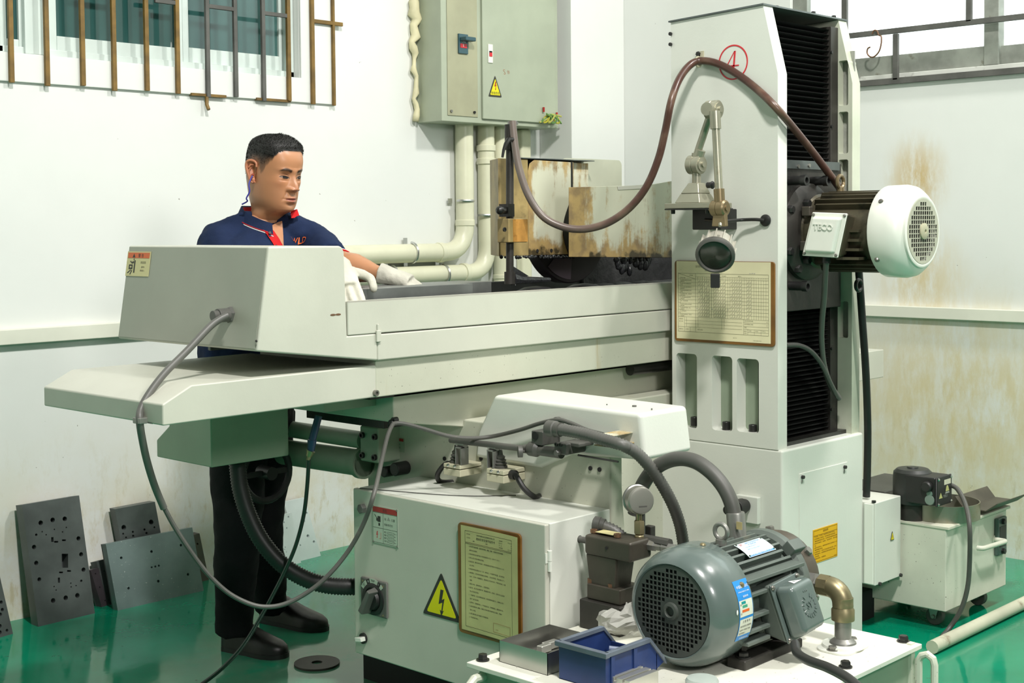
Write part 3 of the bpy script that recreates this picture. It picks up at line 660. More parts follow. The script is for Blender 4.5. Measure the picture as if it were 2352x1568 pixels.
# left end panel, duller sheet darkened further for the shade at this end
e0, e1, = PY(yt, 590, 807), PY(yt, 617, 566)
MB().prism([e0+V((-.0015, .006, .006)), e1+V((-.0015, .006, -.004)), e1+V((-.0015, .619, -.004)), e0+V((-.0015, .619, .006))], (.001, 0, 0)).build('end_panel', paint_dull_shade, hood)
ap1 = MB().prism([(lp[1].x, yt, zA0), (4.75, yt, zA0), (4.75, yt, zS-.002), (lp[1].x, yt, zS-.002)], (0, .04, 0)).build('lower_apron', paint, gr, bevel=.004)
ap2 = MB().box((xh+.002, yt, zS+.0005), (4.75, yt+.012, zA1)).box((xh+.002, yt, zA1-.006), (4.75, yt+.035, zA1)).build('upper_apron', paint, gr, bevel=.003)
q = PY(yt-.001, 871, 765); MB().box((q.x-.012, yt-.006, q.z-.022), (q.x+.003, yt, q.z+.008)).box((q.x-.008, yt-.004, q.z), (q.x-.002, yt, q.z+.024)).build('latch', paint, ap2, bevel=.0015)
for p in ((765, 723), (777, 722)): q = PY(yt-.0005, *p); MB().prism([q+V((math.cos(t)*.009, 0, math.sin(t)*.0028)) for t in [i*.7 for i in range(9)]], (0, .0004, 0)).build('chipped_paint', bolt_r, hood, smooth=False)
q = PY(yt, 590, 783); MB().cyl(q, q+NX*.003, .003, n=8).build('screw', bolt_b, hood)
zfa = PY(3.335, 1100, 648).z
MB().box((2.26, 3.325, 1.0), (4.75, 3.34, zfa)).build('far_apron', M('far_apron_dark', (.09, .1, .09), .4, var=.2), gr, bevel=.003)
xs = PY(3.32, 1335, 600).x
rs = MB().prism([(xs, 3.32, 1.1), (4.74, 3.32, 1.1), (4.74, 3.32, 1.30), (xs, 3.32, 1.30)], (0, -.012, 0)).box((4.62, 2.74, 1.1), (4.74, 3.32, 1.30)).build('sludge_covered_guard', sludge, gr)
nz = MB()                                                                     # lumps of wet grinding sludge
for i in range(70):
    c = V((random.uniform(3.35, 4.5), random.uniform(2.79, 3.27), 1.118)); r = random.uniform(.015, .05); nz.ball(c, (r*1.6, r*1.3, r*.45), 8, 5)
tag(nz.build('sludge_heaps', sludge, tab, ang=180), kind='stuff')
# cable gland on the hood end
g0 = PX(2.0, 540, 722); MB().hexb(g0, NX, .021, .022, 6).cyl(g0+NX*.02, g0+NX*.052, .017, n=20).cyl(g0+NX*.05, g0+NX*.066, .013, n=18).build('cable_gland', conduit, hood, bevel=.0015)
# warning label on the end panel
xl = (e1.x+e0.x)/2+.009
a = PX(xl, 290, 577); b_ = PX(xl, 343, 579); c = PX(xl, 337, 636)
la = a.y; wl = a.y-b_.y; hl = b_.z-c.z; tl = V((e1.x-e0.x, 0, e1.z-e0.z)).normalized()
def onl(fx, fz, d=.0): 
    p = V((0, la-fx*wl, a.z-fz*hl)); p.x = e0.x+(p.z-e0.z)*(e1.x-e0.x)/(e1.z-e0.z)-.0022-d; return p
lab = MB().prism([onl(0, 0), onl(1, 0), onl(1, 1), onl(0, 1)], (-.0006, 0, 0)).build('warning_label', cream, hood, smooth=False)
MB().prism([onl(.04, .05, .0008), onl(.96, .05, .0008), onl(.96, .27, .0008), onl(.04, .27, .0008)], (-.0003, 0, 0)).build('orange_band', orange, lab, smooth=False)
tx = MB()
tx.text('警 告', hl*.16, onl(.60, .225, .0013), NY, tl, 'CENTER', sx=1.15)
tx.prism([onl(.24, .245, .0012), onl(.36, .245, .0012), onl(.30, .09, .0012)], (-.0002, 0, 0))
tx.text('挤压危险', hl*.115, onl(.72, .49, .0008), NY, tl, 'CENTER', sx=.85).text('运转中', hl*.085, onl(.72, .66, .0008), NY, tl, 'CENTER', sx=1).text('请勿进入', hl*.085, onl(.71, .80, .0008), NY, tl, 'CENTER', sx=1)
def lq(*pp): tx.prism([onl(x, z, .0008) for x, z in pp], (-.0002, 0, 0))
lq((.335, .36), (.385, .36), (.385, .86), (.335, .86)); lq((.12, .53), (.28, .53), (.28, .72), (.12, .72)); lq((.30, .29), (.33, .29), (.33, .36), (.30, .36))
lq((.15, .40), (.18, .38), (.27, .48), (.24, .50)); lq((.07, .86), (.20, .74), (.24, .75), (.10, .89)); lq((.18, .93), (.25, .76), (.29, .76), (.22, .93))
tx.prism([onl(.285+.04*math.cos(t), .44+.045*math.sin(t), .0008) for t in [i*.6 for i in range(10)]], (-.0002, 0, 0))
tx.build('lettering', ink, lab, smooth=False)
MB().prism([onl(.17, .60, .0012), onl(.20, .60, .0012), onl(.20, .57, .0012), onl(.25, .625, .0012), onl(.20, .68, .0012), onl(.20, .65, .0012), onl(.17, .65, .0012)], (-.0002, 0, 0)).build('arrow', cream, lab, smooth=False)

# ================= way guards and saddle
yg = yt+.016
zG0, zG1 = PY(yg, 868, 912).z, PY(yg, 868, 835).z
sk = MB().box((lp[1].x+.006, yg, zG0), (4.3, yg+.5, zA0+.004)).build('skirt', paint2, gr, bevel=.003)
gp = [PY(yg, 373, 929), PY(yg, 440, 884), PY(yg, 864, 838), PY(yg, 865, 912), PY(yg, 374, 978)]
gu = MB().prism(gp, (0, .545, 0)).build('way_guard', paint, gr, bevel=.004, seg=3)
q = PY(yg, 861, 902); MB().socket(q, NY, .008, .009).build('cap_screw', bolt_s, gu)
xm_ = 3.39
gp2 = [V((min(2*xm_-p.x, 4.68), p.y, p.z)) for p in (gp[1], gp[2], gp[3], V((gp[1].x, gp[1].y, gp[4].z)))]
q0, q1 = PY(2.6, 1990, 808), PY(2.6, 2030, 866)
MB().box((4.2, 2.6, q1.z), (q1.x, 2.72, q0.z)).build('side_cover', paint, gr, bevel=.003)
MB().prism(gp2, (0, .545, 0)).build('way_guard', paint, gr, bevel=.004)
sx0 = PY(2.8, 903, 950).x
sp = [V((sx0, 2.8, zG0+.004)), PY(2.8, 904, 970), PY(2.8, 1099, 983), PY(2.8, 1240, 1000), V((4.2, 2.8, .70)), V((4.2, 2.8, zG0+.004))]
sad = MB().prism(sp, (0, .45, 0)).build('saddle', paint2, gr, bevel=.004)
MB().box((2.40, 2.80, zG0-.016), (4.3, 3.2, zG0-.002)).build('slideway', oilblk, sad)
MB().cyl((3.45, 2.76, .885), (4.15, 2.76, .885), .018).build('way_rod', oilblk, sad)
q = PX(sx0-.0, 905, 968); MB().box((2.3, 2.87, .86), (sx0, 3.2, .905)).build('underside', paint_green, sad)

# ================= electric cabinet of the grinder
ya, yb2 = PX(xd, 813, 1300).y, PX(xd, 1252, 1203).y
ec = MB().box((xd+.020, yb2+.002, .15), (xe, ya-.004, zcab)).build('electric_cabinet', paint3, gr, bevel=.003)
door = MB().box((xd, yb2, .15), (xd+.016, ya, zcab)).build('cabinet_door', paint, gr, bevel=.004, seg=3)
q = PY(yb2-.004, 1263, 1288)
for dz in (.013, -.013): MB().cyl(q+EZ*(dz-.0125), q+EZ*(dz+.0125), .006, n=14).build('hinge', white_e, door)
MB().box((q.x-.012, yb2-.001, q.z-.005), (q.x, yb2+.001, q.z+.02)).build('hinge_leaf', white_e, door)
q = PX(xd, 835, 1167); MB().hexb(q, NX, .014, .014).build('bolt_head', conduit, door)
wz_ = zcab+.002
MB().tube(spl([PZ(wz_, *p) for p in ((826, 1121), (900, 1127), (1000, 1135), (1090, 1139), (1185, 1137))], 6), .0012, 5).build('thin_wire', bolt_b, ec)
class FX:
    """a frame on a face x = const: (fx, fz) run 0..1 from the top left corner"""
    def __init__(s, x, tl, br):
        s.a = PX(x, *tl); b = PX(x, *br); s.w = s.a.y-b.y; s.h = s.a.z-b.z
    def p(s, fx, fz, d=0): return s.a+V((-d, -fx*s.w, -fz*s.h))
    def q(s, mb, x0, z0, x1, z1, d=.0, t=.0003): return mb.prism([s.p(x0, z0, d), s.p(x1, z0, d), s.p(x1, z1, d), s.p(x0, z1, d)], (-t, 0, 0))
    def t(s, mb, body, fx, fz, size, al='LEFT', d=.0, sx=1): return mb.text(body, size*s.h, s.p(fx, fz, d), NY, EZ, al, sx=sx)
    def line(s, mb, x0, z0, x1, z1, wd, d=0):
        a, b = s.p(x0, z0, d), s.p(x1, z1, d); n = (b-a).cross(EX).normalized()*wd/2
        return mb.prism([a+n, b+n, b-n, a-n], (-.0002, 0, 0))
# rating plate with the red head band
F = FX(xd-.0005, (855, 1158), (915.5, 1258))
rp = MB(); F.q(rp, 0, 0, 1, 1, 0, .0012); rp = rp.build('rating_plate', plate_l, door, bevel=.0003)
b1 = MB(); F.q(b1, .03, .03, .97, .17, .0013); b1.build('red_band', redd, rp, smooth=False)
tx = MB(); D = .0013
F.t(tx, '危险', .5, .135, .085, 'CENTER', .0017); 
for c in ((.03, .18, .97, .18), (.03, .58, .97, .58), (.43, .18, .43, .97), (.03, .97, .97, .97), (.03, .03, .03, .97), (.97, .03, .97, .97)): F.line(tx, *c, .0007, D)
F.t(tx, '贴', .48, .345, .075, 'LEFT', D).text('位置', F.h*.075, F.p(.74, .345, D), NY, EZ)
F.t(tx, '有触电危险', .47, .49, .072, 'LEFT', D, .93)
for i, (s, un) in enumerate((('电压', 'VAC'), ('相数', 'PH'), ('频率', 'HZ'), ('功率', 'KW'))):
    z = .67+.078*i; F.t(tx, s, .46, z+.01, .05, 'LEFT', D); F.t(tx, un, .86, z+.01, .04, 'LEFT', D)
    for c in ((.60, z-.03, .85, z-.03), (.60, z+.015, .85, z+.015), (.60, z-.03, .60, z+.015), (.85, z-.03, .85, z+.015)): F.line(tx, *c, .0005, D)
F.line(tx, .10, .24, .25, .38, .0018, D); F.q(tx, .22, .27, .33, .42, D); F.q(tx, .25, .45, .31, .52, D); F.q(tx, .17, .33, .22, .40, D)
tx.build('lettering', ink, rp, smooth=False)
tx = MB(); tx.prism([F.p(.58, .345, D), F.p(.71, .345, D), F.p(.645, .245, D)], (-.0001, 0, 0)); rp2 = tx.build('hazard_mark', M('grey_print', (.3, .32, .27), .6, var=0), rp, smooth=False)
tx = MB(); tx.poly(bolt2d(.010, F.p(.19, .77, D+.0003), NY, EZ)); F.line(tx, .34, .70, .34, .86, .0007, D); F.line(tx, .27, .86, .34, .86, .0007, D); tx.build('red_mark', red, rp, smooth=False)
for fx, fz in ((.04, .03), (.96, .03), (.04, .97), (.96, .97)): q = F.p(fx, fz, .001); MB().cyl(q, q+NX*.0015, .003, n=8).build('rivet', bolt_s, rp)
# rotary main switch
F = FX(xd-.0005, (832, 1322), (893, 1421)); 
sw = MB(); sw.prism([F.p(0, 0), F.p(1, 0), F.p(1, 1), F.p(0, 1)], (-.008, 0, 0)); sw = sw.build('main_switch', conduit, door, bevel=.004)
q = F.p(.5, .54, .008); rs_ = F.w*.40
MB().lathe([(rs_, 0), (rs_, .003), (rs_*.93, .004), (rs_*.75, .004), (rs_*.72, .001)], q, NX, 36).build('dial', black, sw)
kd = (EZ*.5+NY*.28).normalized(); kn = kd.cross(NX)
MB().frust([q+kd*.037+kn*.010, q+kd*.037-kn*.010, q-kd*.040-kn*.013, q-kd*.040+kn*.013], [p+NX*.034 for p in (q+kd*.034+kn*.006, q+kd*.034-kn*.006, q-kd*.040-kn*.009, q-kd*.040+kn*.009)]).build('handle', conduit, sw, bevel=.003)
MB().lathe([(rs_*.7, 0), (rs_*.6, .012)], q, NX, 24).build('knob_base', black, sw)
def arcplate(a0, a1, r0, r1, par, mt, d=.0085):
    pts = [q+NX*(d-.008)+(NY*math.cos(R(a))+EZ*math.sin(R(a)))*r1 for a in [a0+(a1-a0)*i/8 for i in range(9)]]+[q+NX*(d-.008)+(NY*math.cos(R(a))+EZ*math.sin(R(a)))*r0 for a in [a1-(a1-a0)*i/8 for i in range(9)]]
    return MB().prism(pts, (-.0008, 0, 0)).build('switch_legend', mt, par, smooth=False)
for a0, a1 in ((122, 150), (68, 104), (42, 54)): arcplate(a0, a1, rs_*1.02, rs_*1.30, sw, plate_l)
for a0, a1 in ((106, 120), (56, 66)): arcplate(a0, a1, rs_*1.02, rs_*1.30, sw, ink)
tx = MB().text('TRIP', .0085, q+(EZ*rs_*1.10)+NX*.0015, NY, EZ, 'CENTER')
d1 = (NY*math.cos(R(136))+EZ*math.sin(R(136))); u1 = (NY*math.sin(R(136))-EZ*math.cos(R(136)))
tx.text('RESET', .0045, q+d1*rs_*1.17+NX*.0015, u1, d1, 'CENTER').text('OFF', .0045, q+d1*rs_*1.06+NX*.0015, u1, d1, 'CENTER')
tx.build('lettering', ink, sw, smooth=False)
MB().text('I', .008, q+(NY*math.cos(R(61))+EZ*math.sin(R(61)))*rs_*1.1+NX*.0015, NY, EZ, 'CENTER').text('O', .008, q+(NY*math.cos(R(113))+EZ*math.sin(R(113)))*rs_*1.1+NX*.0015, NY, EZ, 'CENTER').build('lettering', whitep, sw, smooth=False)
for fx, fz in ((.1, .1), (.88, .12), (.1, .88), (.87, .92)): p = F.p(fx, fz, .008); MB().cyl(p, p+NX*.001, .003, n=8).build('screw', brass, sw)
q = PX(xd, 836, 1465); lk = MB().cyl(q, q+NX*.006, .015, n=20).build('lock', bolt_b, door); MB().cbox(q+NX*.014, (.018, 0, 0), (0, .026, -.004), (0, .003, .012)).build('key_tab', white_e, lk, bevel=.002)
# high voltage triangle
p1, p2, p3 = PX(xd, 1015, 1318), PX(xd, 972, 1406), PX(xd, 1058, 1428)
o = (p1+p2+p3)/3; W, H = (p2-p3).length, p1.z-(p2.z+p3.z)/2
t = triangle(None, W*1.02, H*1.06, o, NY, EZ, NX, door, ink, yel)
bp_ = [(-.02, .5), (.10, .5), (.03, .12), (.13, .19), (.045, -.30), (.10, -.26), (.0, -.5), (-.055, -.26), (.005, -.30), (.045, .03), (-.10, -.06)]
MB().poly([o+NX*.0022+NY*(x*H*.85)+EZ*(y*H*.62+H*.0) for x, y in bp_]).build('lightning_arrow', ink, t, smooth=False)

# framed work instruction hanging on the door
F = FX(xd-.001, (1055, 1197), (1201.5, 1489)); 
nb = thing('instruction_board', 'yellowed sheet of written operating instructions in brown backing on cabinet door', 'notice', F.p(.5, 1), None)
MB().holes([(y, z) for y, z in rrect(F.p(1, 0).y, F.p(0, 1).z, F.p(0, 0).y, F.p(0, 0).z, .012)], [], (xd-.0012, 0, 0), EY, EZ, (-.006, 0, 0)).build('backing_board', board, nb, bevel=.001)
pg = MB(); n = 30; rows = []
for i in range(n+1):
    fx = .055+.945*i/n; cv = .007+.010*(i/n)**3
    rows.append((F.p(fx, .02, cv), F.p(fx, .965, cv)))
for a, b in zip(rows, rows[1:]): pg.add([a[0], b[0], b[1], a[1]], [[0, 1, 2, 3]])
def onp(fx): 
    k = (fx-.055)/.945; return .0076+.010*max(k, 0)**3+.0006
pgo = pg.build('paper', paper_y, nb, fix=False)
tx = MB()
def ptext(body, fx, fz, size, al='LEFT', sx=1): return F.t(tx, body, fx, fz, size, al, onp(fx)+.0002, sx)
F.t(tx, '磨床的安全操作指导书', .46, .128, .026, 'CENTER', .0098, .92)
F.t(tx, '深圳市威利达五金塑胶有限公司', .46, .094, .0165, 'CENTER', .0098)
for s, fx, fz in (('文件名称', .145, .095), ('工艺文件', .145, .128), ('编制:', .25, .150), ('批准:', .46, .150), ('文件编号', .68, .095), ('WI-ZB-003', .83, .095), ('版 本 号', .68, .115), ('A0', .88, .115), ('页    次', .68, .135), ('1/1', .88, .135), ('生效日期', .68, .155), ('2011.06.01', .83, .155)): ptext(s, fx, fz, .0125)
BODY = ['1. 砂轮进行金刚修整，选定砂轮质量、硬度、强度、粒度和外形符合磨削', '    磨件的技术要求。', '2. 安装砂轮时法兰盘不能小于砂轮直径的三分之一或大于二分之一。', '3. 砂轮上机工作前对磨合应检查。', '4. 检查正常，要先空转试运转，砂轮两端面必须平整才可开始作业50-100分', '    以上时间。',
        '5. 砂轮装夹时应选择在三分（35）以内以上，先试磨不得过量，启工前检查。', '6. 操作要求：工作中砂轮修整时必须停机，工件必须牢固，不松动防止打飞', '    伤人，工作中一定要戴防尘，磨床两边工作台有人时，严禁开动机床，人要', '    站稳。', '7. 更换工件时，要先停机床——定要停稳后。', '8. 要打扫，把工作台清理干净；擦具要放平稳，过夜后，应停工作上油润滑',
        '    导止于机床正常动。', '9. 一人操作时，加工件要检查合格，并复查要停机量尺寸，正确防止打件，', '    刮片飞出引起创伤。', '10. 要干时，注意磨削液——个检查加工位，再修整量位，磨面清洗干净。', '11. 启动位置及中心磨具，两端工件前位置应有操作者上岗前，并戴好', '    防护上手套。', '12. 要打磨时禁止用手触摸工件和磨床面。', '13. 严禁其他外来人。']
for i, s in enumerate(BODY):
    f2 = FX(xd, (1055, 1197), (1201.5, 1489)); z = .205+i*.0335
    tx.text(s.strip() if s[0] != ' ' else s, F.h*.0150, F.p(.175, z, .0086), NY, EZ+EX*0.0, sx=.93)
for c in ((.125, .062, .895, .062), (.125, .166, .895, .166), (.125, .062, .125, .166), (.895, .062, .895, .166), (.125, .176, .895, .176), (.125, .176, .125, .925), (.895, .176, .895, .925), (.125, .925, .895, .925)): F.line(tx, *c, .0009 if c[0] != .895 else .0007, .0085 if c[2] < .5 else .0105)
for v in range(len(tx.v)):                                                     # the print follows the bowed sheet
    y = (F.a.y-tx.v[v].y)/F.w; tx.v[v].x = F.a.x-(.0073+.010*max((y-.055)/.945, 0)**3)
tx.build('print', ink, nb, smooth=False)
tx = MB()
for c in ((.58, .83, .86, .83), (.58, .91, .86, .91), (.58, .83, .58, .91), (.86, .83, .86, .91), (.62, .885, .66, .885)): F.line(tx, *c, .0007, .0)
for v in range(len(tx.v)):
    y = (F.a.y-tx.v[v].y)/F.w; tx.v[v].x = F.a.x-(.0075+.010*((y-.055)/.945)**3)
tx.build('red_stamp', M('stamp_red', (.42, .15, .05), .6, var=0), nb, smooth=False)

# daily check sheet hanging on the column
F = FX(xc-.001, (1552, 598), (1781.5, 799)); F.h = PX(xc-.001, 1552, 598).z-PX(xc-.001, 1553, 782).z
cs_ = thing('check_sheet', 'wide aged check sheet with ruled grid in brown backing on tall column', 'notice', F.p(.5, 1), None)
MB().holes(rrect(F.p(1, 1).y, F.p(1, 1).z, F.p(0, 0).y, F.p(0, 0).z, .010), [], (xc-.0012, 0, 0), EY, EZ, (-.006, 0, 0)).build('backing_board', board, cs_, bevel=.001)
pg = MB(); F.q(pg, .022, .006, .965, .965, .0062, .0008); pg.build('paper', paper, cs_, smooth=False)
tx = MB(); D = .0073
F.t(tx, '深圳市威利达五金塑胶有限公司', .40, .082, .033, 'CENTER', D, 1.15); F.t(tx, '磨床日常点检表', .40, .122, .030, 'CENTER', D, 1.15)
gx0, gx1, gz0, gz1, gc = .04, .945, .155, .875, .222
for z in (gz0, gz1): F.line(tx, gx0, z, gx1, z, .0008, D)
for x in (gx0, gx1): F.line(tx, x, gz0, x, gz1, .0008, D)
zr_ = [.195, .225]+[.225+.0425*(i+1) for i in range(11)]
for z in zr_: F.line(tx, gc if z < .22 else gx0, z, gx1, z, .00045, D)
for i in range(32): x = gc+(gx1-gc)*i/31; F.line(tx, x, .195, x, zr_[-1], .00045, D)
F.line(tx, gx0, gz0, gc, .225, .0007, D)
F.line(tx, .062, .225, .062, zr_[-1], .0004, D); F.line(tx, gc, gz0, gc, gz1, .0005, D)
F.t(tx, '日  期', .16, .185, .018, 'LEFT', D); F.t(tx, '点 检 内 容', .055, .217, .018, 'LEFT', D); F.t(tx, '机台编号', .49, .186, .016, 'LEFT', D); F.t(tx, '操作人:', .65, .186, .016, 'LEFT', D)
CK = ['检查润滑油路及液压油油位是否正常', '检查砂轮是否有裂纹及松动现象', '电源、磨头及各部运转有无异常声音', '砂轮罩及防护装置是否完好牢固', '切削液是否充足、过滤网是否干净清洁', '工作台往复运动是否平稳、换向正常', '按、开关是否灵敏', '检查液压油管接头有无松动漏油现象', '各导轨面清洁润滑、磁台、油量正常', '工作场地清洁', '机床清洁是否到位，及定点摆放整齐']
for i, s in enumerate(CK):
    z = .225+.0425*(i+1); F.t(tx, s[:12], .068, z-.022, .0142, 'LEFT', D, .95); F.t(tx, s[12:], .068, z-.005, .0142, 'LEFT', D, .95); F.t(tx, str(i+1), .046, z-.012, .014, 'LEFT', D)
for i in range(31): F.t(tx, str(i+1), gc+(gx1-gc)*(i+.5)/31, .217, .013, 'CENTER', D, .8)
zb_ = zr_[-1]
for k, z in enumerate((.735, .775, .815)): F.line(tx, .105 if k < 2 else gx0, z, .69 if k < 3 else gx1, z, .00045, D)
for c in ((.105, zb_, .105, gz1), (.128, zb_, .128, .815), (.165, .815, .165, gz1), (.245, zb_, .245, .815), (.49, zb_, .49, .83), (.512, zb_, .512, .83), (.705, zb_, .705, gz1), (.705, .73, gx1, .73), (.705, .775, gx1, .775), (.705, .81, gx1, .81), (.745, .81, .745, gz1), (.81, .81, .81, gz1), (.875, .81, .875, gz1), (.745, .843, gx1, .843)): F.line(tx, *c, .00045, D)
for s, fx, fz in (('设 备 维', .05, .725), ('修 记 录', .05, .755), ('点检方法', .048, .85), ('√ 合 格', .112, .85), ('保养人签名:', .24, .85), ('本月点检合格次数:', .712, .715), ('天', .925, .722), ('本月异常统计次数:', .712, .755), ('天', .925, .762), ('说明:', .712, .795), ('审 核', .708, .84), ('记 录', .708, .862), ('主 管', .755, .832), ('班 组', .82, .832), ('点 检 人', .882, .832), ('2011·5.6', .60, .925), ('WLD-QR-013 A0', .80, .945)): F.t(tx, s, fx, fz, .0155, 'LEFT', D)
tx.build('print', inkg, cs_, smooth=False)
tx = MB()
for i in range(31):
    for j in range(11):
        if (i < 13 and i % 7 not in (0, 6) or 14 < i < 20 or i in (22, 23)) and random.random() < .9:
            x = gc+(gx1-gc)*(i+.3)/31; z = .225+.0425*(j+.62); F.line(tx, x, z, x+.005, z+.010, .0006, D); F.line(tx, x+.005, z+.010, x+.013, z-.012, .0006, D)
tx.build('tick_mark', M('pen_grey', (.16, .16, .15), .7, var=0), cs_, smooth=False)
tx = MB()
for fx, s in ((.23, '3'), (.385, 'A'), (.545, '2'), (.705, '1')): F.t(tx, s, fx, .595-.0, .026, 'LEFT', D)
F.t(tx, '2011 年 7 月', .76, .148, .016, 'LEFT', D); tx.build('handwriting', M('pen_blue', (.04, .06, .2), .7, var=0), cs_, smooth=False)

# ================= valve cover, trip rod and limit switches on the end of the base
xv = 2.735
cv = [PX(xv, *p) for p in ((1134, 907), (1470, 950), (1482, 1058), (1311, 1044), (1240, 1075), (1090, 1050), (1097, 990))]
vc = MB().prism(cv, (.20, 0, 0)).build('valve_cover', paint3, gr, bevel=.012, seg=4)
q = PX(xv, 1385, 940)
for p, r in (((1457, 934), .006), ((1394, 931), .002), ((1497, 941), .002)): q = PZ(cv[1].z+.001, *p); MB().cyl(q, q+EZ*.004, r, n=10).build('screw', conduit, vc)
pass
xr = xv-.06
def bxx(x, tl, br, dx):
    a, b = PX(x, *tl), PX(x, *br); return MB().box((x, b.y, b.z), (x+dx, a.y, a.z))
b1 = bxx(xr-.01, (1220, 988), (1246, 1024), .07).build('trip_block', rubber, gr, bevel=.003); q = PX(xr-.011, 1229, 1000); MB().cyl(q, q+NX*.001, .011, n=14).build('hole', dark, b1)
b2 = bxx(xr-.02, (1272, 1016), (1300, 1046), .08).build('trip_block', rubber, gr, bevel=.004); bxx(xr, (1295, 1014), (1330, 1028), .06).build('block_ear', rubber, b2, bevel=.003)
for p in ((1278, 1020), (1288, 1021)): q = PX(xr-.02, *p); MB().socket(q, NX, .005, .003).build('screw', bolt_b, b2)
q = PX(xr-.02, 1283, 1039); MB().hexb(q, NX, .008, .012).build('screw', conduit, b2)
rd = MB().cyl(PX(xr, 1035, 1010), PX(xr, 1210, 1031), .0085, n=12).cyl(PX(xr, 1205, 1030), PX(xr, 1290, 1040), .012, .015, n=14).build('trip_rod', rubber, gr)
MB().lathe([(.012, -.02), (.019, -.012), (.02, .012), (.013, .022)], PX(xr, 1226, 1031), PX(xr, 1300, 1040)-PX(xr, 1200, 1028), 20).build('clamp_collar', rubber, rd)
q = PX(xr-.02, 1200, 1037); MB().cyl(q+EX*.02, q, .004).cyl(q, q+(NX*.6+EY*.5).normalized()*.012, .015, n=18).build('thumb_screw', rubber, rd)
MB().cyl(PX(xv-.01, 1328, 1045), PX(xv-.01, 1420, 1060), .003, n=6).build('push_wire', bolt_b, gr)
q = PX(xv-.004, 1284, 972); MB().cyl(q, q+NX*.012, .018, n=20).socket(q+NX*.012, NX, .007, .006).build('cable_boss', conduit, vc, bevel=.003)
a, b = PX(xr-.02, 1376, 996), PX(xr-.02, 1408, 1026); MB().box((xr-.035, b.y, b.z+.02), (xr-.031, a.y, a.z)).box((xr-.035, b.y, a.z-.003), (xv, a.y, a.z)).box((xr-.035, b.y-.004, b.z), (xv, a.y+.004, b.z+.003)).build('hose_clamp', paint_rust, vc, bevel=.001)
def lswitch(tl, br, side, parent):
    x = xe-.085; a, b = PX(x, *tl), PX(x, *br); zm_ = (a.z+b.z)/2+.004
    s = MB().box((x, b.y, b.z), (xe, a.y, zm_-.001)).box((x, b.y, zm_+.001), (xe, a.y, a.z)).build('limit_switch', M('switch_beige', (.55, .53, .38), .4, var=.08, dirt=(.35, .3, .15), ds=20, da=.3) if 'switch_beige' not in MATS else MATS['switch_beige'], parent, bevel=.0025)
    c = V((x+.03, a.y-.022 if side < 0 else b.y+.04, a.z))
    MB().lathe([(.019, 0), (.019, .006), (.015, .008), (.018, .013), (.013, .016), (.016, .022), (.011, .025), (.013, .031), (.007, .036), (.005, .05)], c, EZ, 18).build('rubber_boot', rubber, s)
    yb_ = (b.y+.012) if side < 0 else (a.y-.010)
    MB().box((x+.004, yb_-.012, a.z), (x+.034, yb_-.009, a.z+.05)).box((x+.004, yb_+.009, a.z), (x+.034, yb_+.012, a.z+.05)).box((x+.004, yb_-.012, a.z+.046), (x+.034, yb_+.012, a.z+.050)).build('bracket', steel_mid, s, bevel=.001)
    MB().cyl((x+.019, yb_-.016, a.z+.058), (x+.019, yb_+.016, a.z+.058), .010, n=16).build('roller', steel_mid, s)
    for k in (.3, .7): q = V((x, a.y+(b.y-a.y)*k, zm_+.008)); MB().ball(q, .005, 8, 6).build('screw', chrome, s)
    p = V((x+.03, b.y if side > 0 else a.y, zm_)); sg = -1 if side > 0 else 1
    MB().tube(spl([p, p+V((-.005, sg*.02, .002)), p+V((-.005, sg*.05, -.03)), p+V((.02, sg*.065, -.055)), p+V((.06, sg*.05, -.06))], 5), .0075, 8).cyl(p, p+V((0, sg*.016, 0)), .013, n=14).build('cable_tail', black, s)
    return s
lswitch((1018, 1063), (1057, 1096), -1, gr)
lswitch((1117, 1075), (1157, 1111), 1, gr)
for p in ((880, 1084), (905, 1078)): q = PX(xe-.05, *p); MB().cyl(q+EX*.05, q, .016 if p[0] < 890 else .02, n=18).build('stop_button', black, base, bevel=.003)
F = FX(xe-.001, (893, 1001), (929, 1039)); t = MB(); F.q(t, 0, 0, 1, 1, 0, .0005); t = t.build('small_label', M('label_dull', (.35, .4, .3), .5, var=.05), base, smooth=False)
q = MB(); F.q(q, .05, .05, .95, .25, .0006); q.build('red_band', redd, t, smooth=False)
q = MB(); F.line(q, .5, .25, .5, .95, .0006, .0007); F.q(q, .2, .5, .35, .75, .0007); F.t(q, '危险', .58, .52, .14, 'LEFT', .0007); F.t(q, '注意', .58, .75, .14, 'LEFT', .0007); q.build('lettering', ink, t, smooth=False)

# ---- cross tubes to the operator side and the control box
xt = 2.66
fl = MB().box((xt, PX(xt, 868, 1000).y, PX(xt, 850, 1062).z), (xe+.01, PX(xt, 826, 1000).y, PX(xt, 850, 980).z)).build('tube_flange', paint_green, gr, bevel=.006)
for p in ((834, 999), (863, 1003), (834, 1045), (862, 1050)): q = PX(xt, *p); MB().socket(q, NX, .009, .009).build('cap_screw', bolt_b, fl)
a, b = PX(xt+.03, 835, 1011), PX(xt+.03, 640, 981); MB().cyl(a, b, .026, n=20).build('guide_tube', paint_green, gr)
a, b = PX(xt+.03, 838, 1064), PX(xt+.03, 600, 1030); MB().cyl(a, b, .040, n=24).cyl(a, a+(a-b).normalized()*-.02, .047, n=24).build('cylinder_tube', paint_green, gr)
yq = 3.2; k0, k1 = PY(yq, 486, 1074), PY(yq, 664, 1046); xk0 = k0.x; yk = PX(xk0, 360, 1050).y
kp = [(xk0, yq, k0.z), (xk0, yk, k0.z), (xk0, yk, PX(xk0, 360, 1010).z), (xk0, PX(xk0, 388, 980).y, PX(xk0, 388, 978).z), (xk0, PX(xk0, 395, 980).y, .885), (xk0, yq, .885)]
MB().prism(kp, (k1.x-xk0, 0, 0)).build('control_box', paint_green, gr, bevel=.004)
